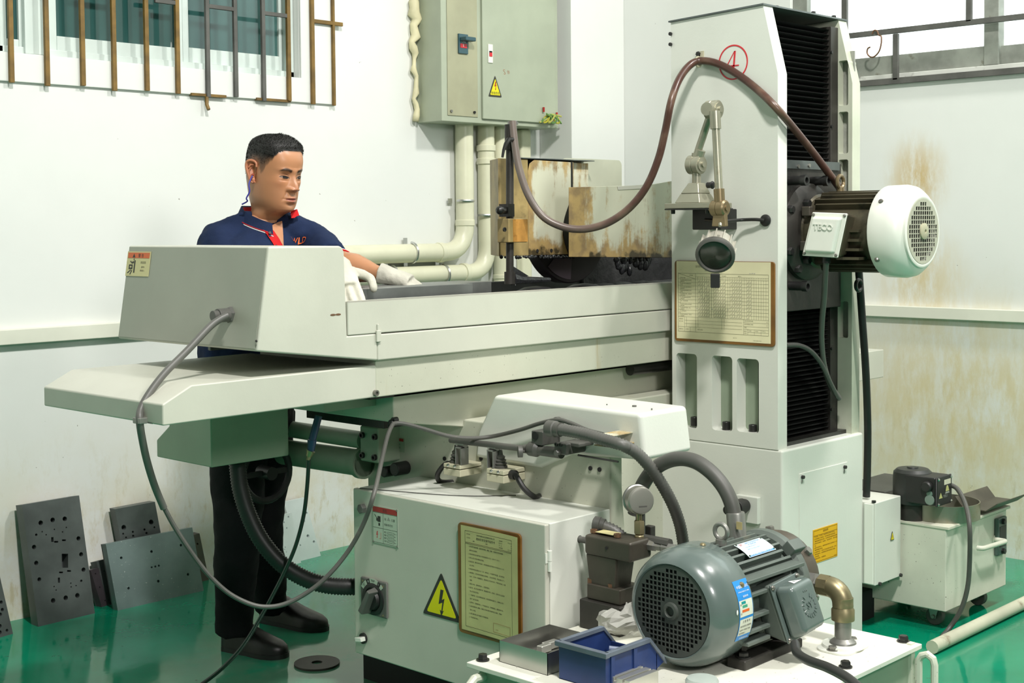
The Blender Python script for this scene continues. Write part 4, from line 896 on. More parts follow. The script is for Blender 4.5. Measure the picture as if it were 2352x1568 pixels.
MB().box((xk0+.04, yq+.03, .88), (k1.x-.02, yk-.06, zG0)).build('box_hanger', cast, gr)
hw = PY(3.42, 612, 1085); MB().tube([hw+V((math.cos(t)*.085, 0, math.sin(t)*.085)) for t in [2*math.pi*i/32 for i in range(32)]], .011, 10, True).cyl(hw+NY*.03, hw+EY*.03, .02).box((hw.x-.085, hw.y-.006, hw.z-.008), (hw.x+.085, hw.y+.006, hw.z+.008)).build('handwheel', black, gr)

# ================= wheel guard and grinding wheel
yw1 = 3.1
g1 = PY(yw1, 1145, 363); gb = PY(yw1, 1145, 589).z; gx2 = PY(yw1, 1311, 400).x; gf = PY(yw1, 1213, 400).x
ee = PY(3.3, 1125, 368)
wg = MB().prism([(g1.x, yw1, gb), (gf, yw1, gb), (gf, yw1, g1.z), (g1.x, yw1, g1.z)], (0, .004, 0)).build('wheel_guard', paint_rust2, gr, bevel=.002)
MB().prism([(gf, yw1-.001, gb), (gx2, yw1-.001, gb), (gx2, yw1-.001, g1.z-.004), (gf+.03, yw1-.001, g1.z-.001), (gf+.008, yw1-.001, g1.z-.014), (gf, yw1-.001, g1.z-.04)], (0, .004, 0)).build('front_sheet', paint_rust, wg, bevel=.0015)
MB().prism([(g1.x, yw1, gb), (ee.x, 3.3, gb), (ee.x, 3.3, ee.z), (g1.x, yw1, g1.z)], (.004, 0, 0)).build('end_sheet', paint_rust2, wg, bevel=.002)
x3 = PY(yw1+.03, 1346, 400).x
MB().box((gx2+.012, yw1+.02, gb), (x3, yw1+.024, g1.z-.004)).box((gx2-.004, yw1+.002, gb), (gx2+.016, yw1+.04, g1.z-.002)).build('seam_sheet', paint_rust, wg)
MB().box((gx2-.004, yw1-.0005, gb), (gx2+.010, yw1+.003, g1.z-.002)).build('oily_seam', oilblk, wg)
x4 = PY(3.15, 1428, 400).x; z4 = PY(3.15, 1400, 367).z
MB().holes(rrect(x3-.1, gb, x4, z4, .02), [], (0, 3.15, 0), EX, EZ, (0, .004, 0)).build('rear_sheet', M('rear_sheet', (.42, .44, .34), .45, var=.08, dirt=(.34, .28, .1), ds=12, da=.4), wg)
MB().prism([(PY(yw1, 1192, 362).x, yw1-.004, g1.z+.002), (x3+.006, yw1-.004, g1.z+.002), (x3+.02, 3.29, g1.z+.002), (ee.x, 3.29, g1.z+.002)], (0, 0, .003)).build('lid', plate_d, wg)
MB().box((ee.x, yw1+.05, gb+.02), (x3, 3.29, g1.z)).build('guard_core', oilblk, wg)
ysp = 2.985
spp = [PY(ysp, *p) for p in ((1308, 590), (1308, 430), (1488, 425), (1541, 416), (1640, 396), (1640, 592))]
sg = MB().prism(spp, (0, .004, 0)).build('splash_sheet', paint_rust, gr, bevel=.0015)
a, b = PY(ysp-.001, 1418, 434), PY(ysp-.001, 1478, 427); MB().prism([PY(ysp-.002, 1418, 428), PY(ysp-.002, 1480, 424), PY(ysp-.002, 1474, 433), PY(ysp-.002, 1420, 436)], (0, .001, 0)).build('folded_tab', paint, sg)
lens = [PY(yw1-.0035, 1308-14*math.sin(math.pi*t)-3*t*0, 468+120*t) for t in [i/12 for i in range(13)]]
MB().prism(lens, (0, .002, 0)).build('slot', oilblk, wg, smooth=False)
for p in ((1234, 576), (1266, 575)): q = PY(yw1-.001, *p); MB().cyl(q, q+NY*.002, .006, n=12).build('hole', dark, wg)
cr = MB()
for i in range(60):
    px = random.uniform(1150, 1230) if i < 30 else random.uniform(1240, 1320); q = PY(yw1-.002, px, 590); cr.ball(q+V((0, 0, random.uniform(-.002, .003))), (random.uniform(.004, .009), .006, random.uniform(.003, .007)), 6, 4)
for i in range(26): q = PY(ysp+.02, random.uniform(1412, 1490), 594+abs(random.gauss(0, 12))); cr.ball(q, (random.uniform(.007, .016), .012, random.uniform(.010, .022)), 7, 5)
tag(cr.build('sludge_crust', M('wet_sludge', (.03, .032, .035), .25, var=.3, bump=.6, bs=90), wg, ang=180), kind='stuff')
wc = PY(3.2, 1300, 650); wr = .2; wx, wz = wc.x, wc.z+wr
wl_ = MB().lathe([(.06, -.027), (wr-.004, -.025), (wr, -.02), (wr, .02), (wr-.004, .025), (.06, .027)], (wx, 3.2, wz), EY, 72).build('grinding_wheel', wheelm, gr)
pts = [V((wx, 3.172, wz))]+[V((wx+math.cos(R(a))*wr*.93, 3.172, wz+math.sin(R(a))*wr*.93)) for a in range(228, 270, 4)]
MB().prism([p for p in pts[1:]]+[V((wx, 3.172, wz-wr*.55)), V((wx-wr*.45, 3.172, wz-wr*.55))], (0, .001, 0)).build('paper_label', wheel_l, wl_, smooth=False)
MB().lathe([(.085, 0), (.08, .012), (.05, .02)], (wx, 3.175, wz), NY, 32).build('wheel_flange', cast, wl_)
# coolant stand pipe with valve
yc = 3.03
def yp_(px, py): return PY(yc, px, py)
cp = MB().tube([yp_(1172, 292), yp_(1171, 340), yp_(1171, 400), yp_(1171, 648)], .0125, 14).cyl(yp_(1171, 286), yp_(1171, 344), .0165, n=14).cyl(yp_(1171, 624), yp_(1171, 652), .018, n=14).build('coolant_pipe', cast, gr)
MB().cyl(yp_(1178, 280), yp_(1178, 286), .0175, n=14).tube([yp_(1168, 281), yp_(1186, 279)], .004, 6).build('hose_clip', steel_mid, cp)
q = yp_(1166, 321); MB().cyl(yp_(1174, 321)+NY*.0, q+NY*.03, .010, n=12).tube([q+NY*.025, yp_(1152, 322)+NY*.03, yp_(1146, 332)+NY*.03, yp_(1141, 345)+NY*.03, yp_(1138, 362)+NY*.03], [.007, .008, .007, .005, .004], 8).build('valve_lever', bolt_b, cp)
a, b = yp_(1152, 502), yp_(1196, 556); bm_ = PY(yc-.02, 1173, 500).x
bl = MB().box((a.x, yc-.03, b.z), (b.x, yc+.02, a.z)).build('clamp_block', paint_rust2, cp, bevel=.003)
MB().box((bm_, yc-.032, b.z+.002), (b.x-.001, yc-.029, a.z-.002)).build('rusty_face', M('rust_orange', (.48, .24, .05), .55, var=.2, vs=20, dirt=(.3, .13, .02), ds=20, da=.5), bl)
q = PY(yc-.03, 1158, 527); MB().socket(q, NY, .007, .004).build('screw', bolt_b, bl)
q = yp_(1163, 483); MB().cyl(q, q+NX*.05+NY*.02, .011, n=10).ball(q+NX*.05+NY*.02, .014, 10, 8).box((q.x-.012, yc-.02, q.z-.02), (q.x+.016, yc+.02, q.z+.02)).build('clamp_knob', oilblk, cp)
MB().tube([yp_(1176, 640), yp_(1200, 643), yp_(1262, 642)], [.02, .012, .007], 8).prism([yp_(1180, 612), yp_(1215, 634), yp_(1182, 640)], (0, .01, 0)).build('nozzle', MATS['wet_sludge'], cp)
MB().cyl(yp_(1185, 640), yp_(1184, 655), .003, .001, n=6).build('drip', whitep, cp)
# ================================================================ HYDRAULIC POWER UNIT
def PD(px, py, d): return CAM+_ray(px, py)*d
def path3(pts, k=8):
    """pixel track with distances along the view: (px, py, depth or None) -> smooth 3D path"""
    P = [list(p) if len(p) == 3 else [p[0], p[1], None] for p in pts]; idx = [i for i, p in enumerate(P) if p[2] is not None]
    for a, b in zip(idx, idx[1:]):
        L = [0]
        for i in range(a, b): L.append(L[-1]+math.hypot(P[i+1][0]-P[i][0], P[i+1][1]-P[i][1]))
        for i in range(a+1, b): P[i][2] = P[a][2]+(P[b][2]-P[a][2])*L[i-a]/L[-1]
    return spl([PD(*p) for p in P], k)
zt_ = .35
tc = PZ(zt_, 1071, 1520); tr = PZ(zt_, 2118, 1478)
hx0, hx1, hy0, hy1 = tc.x, tr.x, tr.y, tc.y
hu = thing('hydraulic_unit', 'white hydraulic oil tank with grey fan cooled motor, valve stack and brass elbow', 'hydraulic unit', ((hx0+hx1)/2, (hy0+hy1)/2, 0))
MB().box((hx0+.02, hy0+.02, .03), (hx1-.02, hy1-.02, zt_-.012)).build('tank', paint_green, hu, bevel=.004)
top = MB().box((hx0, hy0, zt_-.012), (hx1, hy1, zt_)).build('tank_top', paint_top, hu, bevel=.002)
for x, y in ((hx0+.08, hy0+.1), (hx1-.1, hy0+.1), (hx0+.1, hy1-.1), (hx1-.1, hy1-.1)): MB().cyl((x, y, 0), (x, y, .03), .03, n=16).build('foot', black, hu)
for p in ((1109, 1516), (2075, 1473), (1942, 1532), (1700, 1420)):
    q = PZ(zt_, *p); MB().hexb(q, EZ, .0115, .015, 6, 1.35).build('bolt', bolt_b, top)
for px, py in ((1190, 1556), (1840, 1552), (2030, 1500)):
    q = PZ(zt_-.006, px, py)
def loop(p, d, n):
    p, d, n = V(p), V(d), V(n); return [p]+elbow(p, p+n*.05, p+n*.05+d*.3, .02, 4)+elbow(p+n*.05, p+d*.09+n*.05, p+d*.09, .02, 4)+[p+d*.09]
a = V((hx0+.02, hy1-.035, zt_-.03)); MB().tube([a, a+NX*.03, a+NX*.045-EZ*.012, a+NX*.05-EZ*.04, a+NX*.05-EZ*.14], .011, 10).build('handle', paint_tank, hu)
a = V((hx1-.1, hy0+.02, zt_-.03)); hp = [PY(hy0-.0, *p) for p in ((2108, 1568), (2108, 1520))]
h0 = PX(hx1-.02, 2110, 1515); MB().tube([h0-EZ*.2, h0, h0+EZ*.012+NY*.008, h0+EZ*.018+NY*.022, h0+EZ*.010+NY*.036, h0-EZ*.004+NY*.040, h0-EZ*.2+NY*.040], .009, 10).build('handle', paint_tank, hu)
MB().box((hx1-.03, hy0+.012, zt_-.2), (hx1-.012, hy0+.024, zt_+.004)).build('handle_plate', paint_tank, hu)
# motor
zm2 = zt_+.137; c0 = PZ(zm2, 1537, 1405); xo, ym = c0.x, c0.y; Rm = .1355; Lm = .135
pm = MB().lathe([(.098, 0), (.098, .275)], (xo+.11, ym, zm2), EX, 40).build('pump_motor', motg2, hu)
AX = (0, ym, zm2)
fcv = MB().lathe([(Rm-.003, 0), (Rm, .003), (Rm, Lm*.45), (Rm*.985, Lm*.62), (Rm*.93, Lm*.8), (Rm*.86, Lm*.91), (Rm*.80, Lm*.955), (Rm*.785, Lm*.965), (Rm*.77, Lm*.95), (Rm*.755, Lm*.93), (Rm*.755, Lm*.5), (Rm-.008, 0)], (xo+Lm, ym, zm2), NX, 56, False).build('fan_cover', motg, pm, ang=60)
xg = xo+Lm*.055
grille('grille', (xg, ym, zm2), NY, EZ, NX, Rm*.76, .0112, .0082, .021, motd, fcv)
MB().cyl((xg+.02, ym, zm2), (xg+.024, ym, zm2), Rm*.75, n=32).build('fan', dark, fcv)
MB().lathe([(.021, -.001), (.019, .006), (.013, .008), (.011, .006), (.011, -.02)], (xg, ym, zm2), NX, 28, False).build('hub_boss', motd, fcv)
MB().cyl((xg+.012, ym, zm2), (xg+.011, ym, zm2), .012, n=16).build('hub_hole', dark, fcv)
for a in (62, -62+360, 118): 
    d = V((0, -math.cos(R(a-35)), math.sin(R(a-35)))); q = V((xo+Lm-.03, ym, zm2))+d*(Rm-.001); MB().lathe([(.007, 0), (.007, .002), (.005, .005), (.002, .006)], q, d, 12).build('screw', brass, fcv)
for k in range(36):
    a = 2*math.pi*k/36; d = V((0, -math.cos(a), math.sin(a))); s = V((1, 0, 0)).cross(d)
    if -.55 < d.z < .60 and d.y < -.75: continue
    q = V((0, ym, zm2)); r0, r1 = .092, .119; L0, L1 = xo+Lm-.012, xo+.365-(.012 if k % 2 else 0)
    MB().frust([q+d*r0+s*.0045+EX*L0, q+d*r0-s*.0045+EX*L0, q+d*r0-s*.0045+EX*L1, q+d*r0+s*.0045+EX*L1],
               [q+d*r1+s*.003+EX*L0, q+d*r1-s*.003+EX*L0, q+d*r1-s*.003+EX*(L1-.012), q+d*r1+s*.003+EX*(L1-.012)]).build('cooling_fin', motg2, pm)
for dz in (.062, .030, -.02, -.052, -.078): MB().box((xo+Lm-.01, ym-.125, zm2+dz-.005), (xo+.36 if dz > 0 else xo+.215, ym-.08, zm2+dz+.004)).build('cooling_fin', motg2, pm, bevel=.002)
MB().lathe([(.112, 0), (.122, .008), (.122, .03), (.108, .04)], (xo+.362, ym, zm2), EX, 40).build('end_shield', motg2, pm)
for a in (48, 135, 228, 318): 
    d = V((0, -math.cos(R(a)), math.sin(R(a)))); q = V((xo+.38, ym, zm2))+d*.122; MB().cbox(q, EX*.05, d*.03, d.cross(EX)*.03).build('lug', motg2, pm, bevel=.003)
q = V((xo+.20, ym, zm2+.115)); MB().cyl(q, q+EZ*.014, .013, n=16).tube([q+EZ*.032+V((0, math.cos(t), math.sin(t)))*.0175 for t in [2*math.pi*i/22 for i in range(22)]], .0055, 9, True).build('eye_bolt', galv, pm)
# curved nameplate on the upper side
def onm(x, a, r=.1225): return V((x, ym-r*math.cos(R(a)), zm2+r*math.sin(R(a))))
npm = MB(); xa, xb = xo+.205, xo+.315
for i in range(5): npm.add([onm(xa, 52+i*4.6), onm(xb, 52+i*4.6), onm(xb, 56.6+i*4.6), onm(xa, 56.6+i*4.6)], [[0, 1, 2, 3]])
npl = npm.build('nameplate', M('nameplate_pale', (.62, .70, .72), .3, metal=.2, var=.05), pm, fix=False)
q = MB(); q.add([onm(xa+.004, 52.6, .1231), onm(xb-.004, 52.6, .1231), onm(xb-.004, 54.8, .1231), onm(xa+.004, 54.8, .1231)], [[0, 1, 2, 3]]); q.build('blue_band', bluel, npl, fix=False)
tv = (onm(xa, 72)-onm(xa, 66)).normalized()
q = MB(); q.text('SHYUN YEHN INDUSTRIAL CO.,LTD.', .0048, onm(xa+.008, 53.1, .1236), EX, (onm(xa, 55)-onm(xa, 53)).normalized(), sx=1.15); q.build('lettering', whitep, npl, fix=False)
q = MB(); q.text('INDUCTION MOTOR', .0058, onm(xa+.036, 71.2, .1236), EX, tv).text('AC 3∮ 4P 5HP', .0055, onm(xa+.04, 68.3, .1236), EX, tv).text('V 220 380  A 13.6 7.9', .0048, onm(xa+.02, 65, .1236), EX, (onm(xa, 66)-onm(xa, 64)).normalized()).text('RPM 1720  HZ 60  INS.E', .0048, onm(xa+.02, 61.5, .1236), EX, (onm(xa, 62)-onm(xa, 60)).normalized()); q.build('lettering', bluel, npl, fix=False)
q = MB(); q.text('SY', .010, onm(xa+.012, 70, .1236), EX, tv); q.build('lettering', red, npl, fix=False)
for x in (xa+.005, xb-.005):
    for a in (54, 73.5): p = onm(x, a, .1225); MB().ball(p, .0028, 8, 5).build('rivet', chrome, npl)
# sticker wrapped round the fan cover
def onc(x, a): return onm(x, a, Rm+.0007)
sa0, sa1, sxa, sxb = 32, -26, xo+.075, xo+.128
st = MB()
for i in range(12): 
    a, b = sa0+(sa1-sa0)*i/12, sa0+(sa1-sa0)*(i+1)/12; st.add([onc(sxa, a), onc(sxb, a), onc(sxb, b), onc(sxa, b)], [[0, 1, 2, 3]])
stk = st.build('energy_sticker', bluel, fcv, fix=False)
st = MB()
for (f0, f1) in ((.32, .58), (.62, .90)):
    for i in range(5):
        a, b = sa0+(sa1-sa0)*(f0+(f1-f0)*i/5), sa0+(sa1-sa0)*(f0+(f1-f0)*(i+1)/5)
        st.add([onm(sxa+.002, a, Rm+.0012), onm(sxb-.002, a, Rm+.0012), onm(sxb-.002, b, Rm+.0012), onm(sxa+.002, b, Rm+.0012)], [[0, 1, 2, 3]])
st.build('white_field', M('sticker_white', (.72, .74, .62), .4, var=.1), stk, fix=False)
def stt(body, x, f, size, mt, sx=1, r=.0016):
    a = sa0+(sa1-sa0)*f; q = MB(); q.text(body, size, onm(x, a, Rm+r), EX, (onm(x, a+3)-onm(x, a)).normalized(), sx=sx); return q.build('lettering', mt, stk, fix=False)
stt('中国能效标识', sxa+.005, .13, .0075, whitep); stt('CHINA ENERGY LABEL', sxa+.006, .20, .0042, whitep); stt('能源效率', sxa+.02, .28, .005, whitep)
for fz, x0_, x1_, mt in ((.38, .010, .026, teal), (.44, .012, .031, M('bar_green', (.05, .33, .20), .5, var=0)), (.51, .010, .037, orange)):
    a = sa0+(sa1-sa0)*fz; q = MB(); q.add([onm(sxa+x0_, a, Rm+.0016), onm(sxa+x1_, a, Rm+.0016), onm(sxa+x1_, a+2.4, Rm+.0016), onm(sxa+x0_, a+2.4, Rm+.0016)], [[0, 1, 2, 3]]); q.build('rating_bar', mt, stk, fix=False)
stt('高', sxa+.004, .40, .005, ink); stt('低', sxa+.004, .54, .005, ink)
stt('注 意 事 项', sxa+.012, .68, .006, ink); stt('请勿拆卸以免触电', sxa+.005, .755, .0052, ink); stt('运转中 勿接近 危险', sxa+.005, .82, .0048, ink); stt('能效等级 2', sxa+.006, .88, .005, ink); stt('依据国家标准', sxa+.012, .97, .0055, whitep)
q = onm(sxa-.008, 4, Rm+.0005); MB().ball(q, (.003, .001, .006), 8, 6).build('paint_chip', whitep, fcv)
# terminal box on the near side, its lid leaning out at the foot
yl = ym-.128
A_, B_, C_, D_ = PY(yl, 1764, 1346), PY(yl, 1826, 1314), PY(yl-.042, 1868, 1446), PY(yl-.042, 1808, 1480)
cen = (A_+B_+C_+D_)/4; nn = (B_-A_).cross(D_-A_).normalized(); nn = nn if nn.y < 0 else -nn
MB().frust([p+EY*.06+(cen-p)*.12 for p in (A_, B_, C_, D_)], [p+(cen-p)*.02 for p in (A_, B_, C_, D_)]).build('terminal_box', motg2, pm, bevel=.006)
MB().prism([A_, B_, C_, D_], nn*.006).build('lid', motg, pm, bevel=.006, seg=3)
li = [p+(cen-p)*.10+nn*.006 for p in (A_, B_, C_, D_)]; li2 = [p+(cen-p)*.20+nn*.052 for p in (A_, B_, C_, D_)]
MB().frust(li, li2).build('raised_lid', motg, pm, bevel=.013, seg=4)
for p in (A_, B_, C_, D_): q = p+(cen-p)*.10+nn*.006; MB().lathe([(.006, 0), (.006, .002), (.004, .005), (.001, .006)], q, nn, 12).build('screw', bolt_s, pm)
uu = (li2[1]-li2[0]).normalized(); vv = (li2[0]-li2[3]).normalized(); o = sum(li2, V())/4+nn*.0004
em = MB(); em.text('SY', .021, o-vv*.006, uu, vv, 'CENTER', ext=.0016)
for a in list(range(-150, 61, 21))+list(range(120, 331, 21)):
    if 60 < a < 120: continue
    d = uu*math.cos(R(a))+vv*math.sin(R(a)); tt = uu*-math.sin(R(a))+vv*math.cos(R(a)); em.cbox(o+d*.023, d*.007, (tt+d*.5)*.0035, nn*.003)
for k in (-1, 0, 1): em.ball(o+vv*.034+uu*.006*k, .0024, 6, 4)
em.build('wreath_emblem', motg, pm)
q = [li2[0]*.5+li[0]*.5, li2[1]*.5+li[1]*.5]; tpn = (li2[1]-li2[0]).cross(li[0]-li2[0]).normalized(); tpn = tpn if tpn.z > 0 else -tpn
oo = (li[0]+li[1]+li2[0]+li2[1])/4+tpn*.0005; dv = (li[0]+li[1]-li2[0]-li2[1]).normalized()
MB().prism([oo-uu*.016-dv*.012, oo+uu*.016-dv*.012, oo+dv*.014], tpn*.0006).build('white_triangle', whitep, pm, smooth=False)
q = MB(); q.poly([oo+tpn*.0009+uu*(x*.006)+dv*(y*.007-.004) for x, y in [(.0, 1), (.34, 1), (.12, .18), (.42, .36), (.12, -.62), (.02, -1), (.0, -.62), (.12, .04), (-.3, -.16)]]); q.build('lightning', ink, pm, smooth=False)
# foot rails
for y in (ym-.095, ym+.075): MB().box((xo+.12, y-.025, zt_), (xo+.36, y+.025, zt_+.022)).build('foot', cast, pm, bevel=.004)
for x in (xo+.15, xo+.31): MB().box((x, ym-.09, zt_+.02), (x+.02, ym+.07, zm2-.05)).build('foot_web', cast, pm)
for x in (xo+.145, xo+.335): MB().hexb((x, ym-.098, zt_+.022), EZ, .012, .012, 6, 1.4).build('foot_bolt', bolt_b, pm)
# pump behind the motor
xp = xo+.405
pu = MB().lathe([(.09, 0), (.108, .004), (.112, .03), (.108, .05), (.09, .058), (.06, .07), (.06, .10)], (xp, ym, zm2), EX, 40).build('oil_pump', M('pump_brown', (.13, .11, .085), .42, metal=.35, var=.2), hu)
for a in range(20, 380, 60): d = V((0, math.cos(R(a)), math.sin(R(a)))); MB().hexb(V((xp+.03, ym, zm2))+d*.104, d, .011, .016).build('bolt', bolt_s, pu)
# suction elbow down to the tank
fb = PZ(zt_, 1936, 1487); ze = PX(fb.x, 1925, 1350).z
fe = MB(); cxp = V((fb.x, fb.y, 0))
fe.holes(rrect(-.062, -.045, .062, .045, .03, 6), [], (fb.x, fb.y, zt_), EX, EY, EZ*.005); fl_ = fe.build('flange_plate', white_e, hu, bevel=.0015)
MB().lathe([(.050, 0), (.048, .006), (.040, .007)], (fb.x, fb.y, zt_+.005), EZ, 32).build('flange_ring', white_e, fl_)
for s in (-1, 1): MB().hexb((fb.x+s*.046, fb.y+.0, zt_+.005), EZ, .010, .010, 6, 1.4).build('bolt', bolt_s, fl_)
sp_ = MB().lathe([(.033, .0), (.030, .008), (.019, .016)], (fb.x, fb.y, zt_+.008), EZ, 24).cyl((fb.x, fb.y, zt_+.01), (fb.x, fb.y, ze-.05), .0195, n=20).build('suction_pipe', galv, hu)
el = MB().lathe([(.023, -.075), (.027, -.073), (.027, -.048), (.024, -.044), (.024, -.02)], (fb.x, fb.y, ze), EZ, 24)
el.tube(elbow((fb.x, fb.y, ze-.045), (fb.x, fb.y, ze), (fb.x, fb.y+.045, ze), .042, 8), .0245, 20)
el.lathe([(.026, .035), (.026, .06), (.022, .064)], (fb.x, fb.y, ze), EY, 8).build('brass_elbow', brass, sp_, ang=40)
fx_ = MB().lathe([(.022, .06), (.022, .068), (.027, .07), (.027, .098), (.019, .10), (.019, .112), (.024, .114), (.024, .134), (.017, .136), (.017, .20)], (fb.x, fb.y, ze), EY, 6).build('hex_fitting', galv, sp_, ang=40)
# valve stack
xb_ = PZ(zt_, 1330, 1440); xv0 = xb_.x; yv1 = xb_.y
def vb(l, r_, t_, b_, dx, nm, par, mt=castb, x=None, bev=.004):
    x = xv0 if x is None else x; a, b = PX(x, l, t_), PX(x, r_, t_); b.z = PX(x, l, b_).z; return MB().box((x, b.y, b.z), (x+dx, a.y, a.z)).build(nm, mt, par, bevel=bev)
vs = vb(1330, 1424, 1374, 1440, .10, 'valve_stack', hu, cast)
x2 = xv0+.012
md = vb(1347, 1424, 1338, 1374, .085, 'valve_body', vs, x=x2)
a, b = PX(x2+.01, 1352, 1268), PX(x2+.01, 1418, 1352); b.z = PX(x2+.01, 1349, 1340).z
MB().frust([(x2+.006, b.y+.004, b.z), (x2+.07, b.y+.004, b.z), (x2+.07, a.y-.004, b.z), (x2+.006, a.y-.004, b.z)], [(x2+.0, b.y-.006, a.z), (x2+.075, b.y-.006, a.z), (x2+.075, a.y+.002, a.z), (x2+.0, a.y+.002, a.z)]).build('valve_neck', castb, vs, bevel=.005)
for p in ((1358, 1338), (1405, 1350)): q = PX(x2+.012, *p); MB().socket(q-EZ*.004, EZ, .0095, .015).build('cap_screw', bolt_r, vs)
up = vb(1341, 1448, 1226, 1272, .085, 'pressure_valve', vs, x=x2-.004, bev=.008)
q = PX(x2-.005, 1393, 1258); MB().cyl(q, q+NX*.001, .004, n=10).build('hole', dark, up)
ut = PX(x2-.004, 1395, 1235); MB().prism([V((x2+.012, PX(x2, 1360, 1230).y, ut.z+.004)), V((x2+.012, PX(x2, 1400, 1230).y, ut.z+.004)), V((x2+.045, PX(x2, 1400, 1230).y, ut.z+.004)), V((x2+.045, PX(x2, 1360, 1230).y, ut.z+.004))], (0, 0, .001)).build('nameplate', cream, up)
for f in (1364, 1418): q = PX(x2+.02, f, 1232); MB().socket(V((q.x, q.y, ut.z)), EZ, .009, .008).build('cap_screw', bolt_r, up)
MB().lathe([(.008, -.045), (.008, .0), (.016, .002), (.023, .006), (.0235, .022), (.021, .026), (.016, .022), (.01, .02)], PX(x2+.03, 1332, 1238), EY, 28).build('adjusting_knob', rubber, up)
gc = PX(x2+.06, 1468, 1148)
ga = MB().lathe([(.028, -.022), (.033, -.020), (.0345, .0), (.034, .012), (.031, .016), (.026, .017)], gc, (NX*.5+NY*.86+EZ*.05).normalized(), 36).build('pressure_gauge', M('gauge_case', (.34, .33, .29), .35, metal=.6, var=.08), vs)
MB().lathe([(.034, -.022), (.0365, -.02), (.0365, -.014), (.034, -.012)], gc, (NX*.5+NY*.86+EZ*.05).normalized(), 36).build('bezel', steel_mid, vs)
gn = (NX*.5+NY*.86+EZ*.05).normalized(); gu_ = (NY*-.5*-1+EX*.86).normalized()
MB().prism([gc+gn*.0172+gu_*(math.cos(R(a))*.011+.003)+EZ*(math.sin(R(a))*.011-.012) for a in range(180, 361, 15)], gn*.0006).build('blowout_mark', rubber, vs)
MB().cyl(gc-EZ*.03, gc-EZ*.05, .007, n=12).lathe([(.0115, -.05), (.0135, -.053), (.0135, -.082), (.010, -.085)], gc, EZ, 6).lathe([(.010, -.085), (.012, -.088), (.012, -.12), (.009, -.13)], gc, EZ, 16).build('gauge_fitting', brass, vs)
q = gc+EX*.02+EY*.012; MB().cyl(q-EZ*.03, q-EZ*.12, .012, n=14).cyl(q-EZ*.10-EY*.01, q-EZ*.10+NY*.09, .013, n=8).build('riser_pipe', rubber, vs)
MB().lathe([(.014, 0), (.014, .03), (.011, .032), (.011, .05), (.013, .052), (.013, .09)], PX(x2+.07, 1480, 1250), (NY*.9+NX*.1+EX*.2).normalized(), 6).build('hex_fitting', galv, vs)
MB().cbox(PX(x2+.12, 1492, 1225), (.02, 0, 0), (0, .022, 0), (0, 0, .04)).build('sensor', cast, vs, bevel=.002)
# return hose arching over the motor
xh_ = xo+.30
hh = thing('hydraulic_hose', 'thick black hydraulic hose arching over the grey motor', 'hose', PX(xh_, 1690, 1225), None)
hp_ = [PX(xh_, *p) for p in ((1458, 1180), (1466, 1140), (1478, 1110), (1500, 1080), (1530, 1060), (1563, 1053), (1598, 1060), (1632, 1083), (1660, 1115), (1678, 1150), (1688, 1190))]
MB().tube(spl(hp_, 6), .0185, 16).build('hose', rubber, hh)
a, b = PX(xh_, 1689, 1176), PX(xh_, 1694, 1240); MB().lathe([(.021, 0), (.0225, .004), (.0225, (b-a).length)], a, b-a, 20).build('crimp_ferrule', galv, hh)
q = PX(xh_-.024, 1698, 1207); MB().cbox(q, EX*.001, EY*.016, EZ*.018).build('paper_tag', M('tag_tan', (.5, .42, .2), .6, var=.2), hh)
# cable of the motor
tag(MB().tube(path3([(1826, 1478, 2.72), (1832, 1500, 2.68), (1856, 1516, 2.62), (1900, 1532, 2.56), (1945, 1556, 2.50), (1985, 1590, 2.43)]), .0095, 12).build('motor_cable', black), 'short black cable leaving the grey motor across the white tank top', 'cable')

# ---- loose things on the tank
t0, t1 = PZ(zt_, 1147, 1519), PZ(zt_, 1253, 1553); th = PX(t0.x, 1147, 1470).z-zt_
tl_ = PX(t0.x, 1262, 1434)
txx = PY(t0.y, 1262, 1434).x; ty = thing('metal_tray', 'open stainless steel tray beside the blue bin on tank', 'tray', ((t0.x+txx)/2, (t0.y+t1.y)/2, zt_))
x0, x1, y0, y1, e = t0.x, txx, t1.y, t0.y, .0012
MB().box((x0, y0, zt_), (x1, y1, zt_+e)).box((x0, y0, zt_), (x0+e, y1, zt_+th)).box((x1-e, y0, zt_), (x1, y1, zt_+th)).box((x0, y0, zt_), (x1, y0+e, zt_+th)).box((x0, y1-e, zt_), (x1, y1, zt_+th)).build('tray', stain, ty)
for i, (px, py, ln) in enumerate(((1250, 1488, .035), (1264, 1480, .045))):
    q = PZ(zt_+.012, px, py); MBx = MB().cbox(q, (ln, .0, 0), (0, .018, 0), (0, 0, .018)); tag(MBx.build('metal_block', aluex, bevel=.003), ['small pale metal block with rounded end in steel tray', 'small square edged metal block touching the tray wall'][i], 'block')
# blue bin
b0 = PZ(zt_, 1284, 1558); bt = PX(b0.x, 1272, 1470); bf = PX(b0.x, 1391, 1503); zb1 = zt_+(bt.z-zt_)
bb = thing('storage_bin', 'open fronted blue plastic storage bin with worn grey rim', 'bin', (b0.x+.1, (b0.y+bf.y)/2, zt_))
xa, ya1, ya0 = b0.x, b0.y, bf.y; L = PY(ya0, 1490, 1463).x-xa; L2 = PY(ya0, 1528, 1516).x-xa
zl = PY(ya0, 1528, 1516).z; 
side = [(xa+.004, zt_), (xa+L2*.86, zt_), (xa+L2*.86, zl-.012), (xa+L2, zl), (xa+L, zb1), (xa, zb1)]
w_ = .003
MB().prism([(x, ya0, z) for x, z in side], (0, w_, 0)).prism([(x, ya1-w_, z) for x, z in side], (0, w_, 0)).box((xa, ya0, zt_), (xa+w_, ya1, zb1)).box((xa, ya0, zt_), (xa+L2*.86, ya1, zt_+w_)).box((xa+L2*.84, ya0, zt_), (xa+L2*.86, ya1, zt_+.045)).build('bin_shell', blue, bb, bevel=.001)
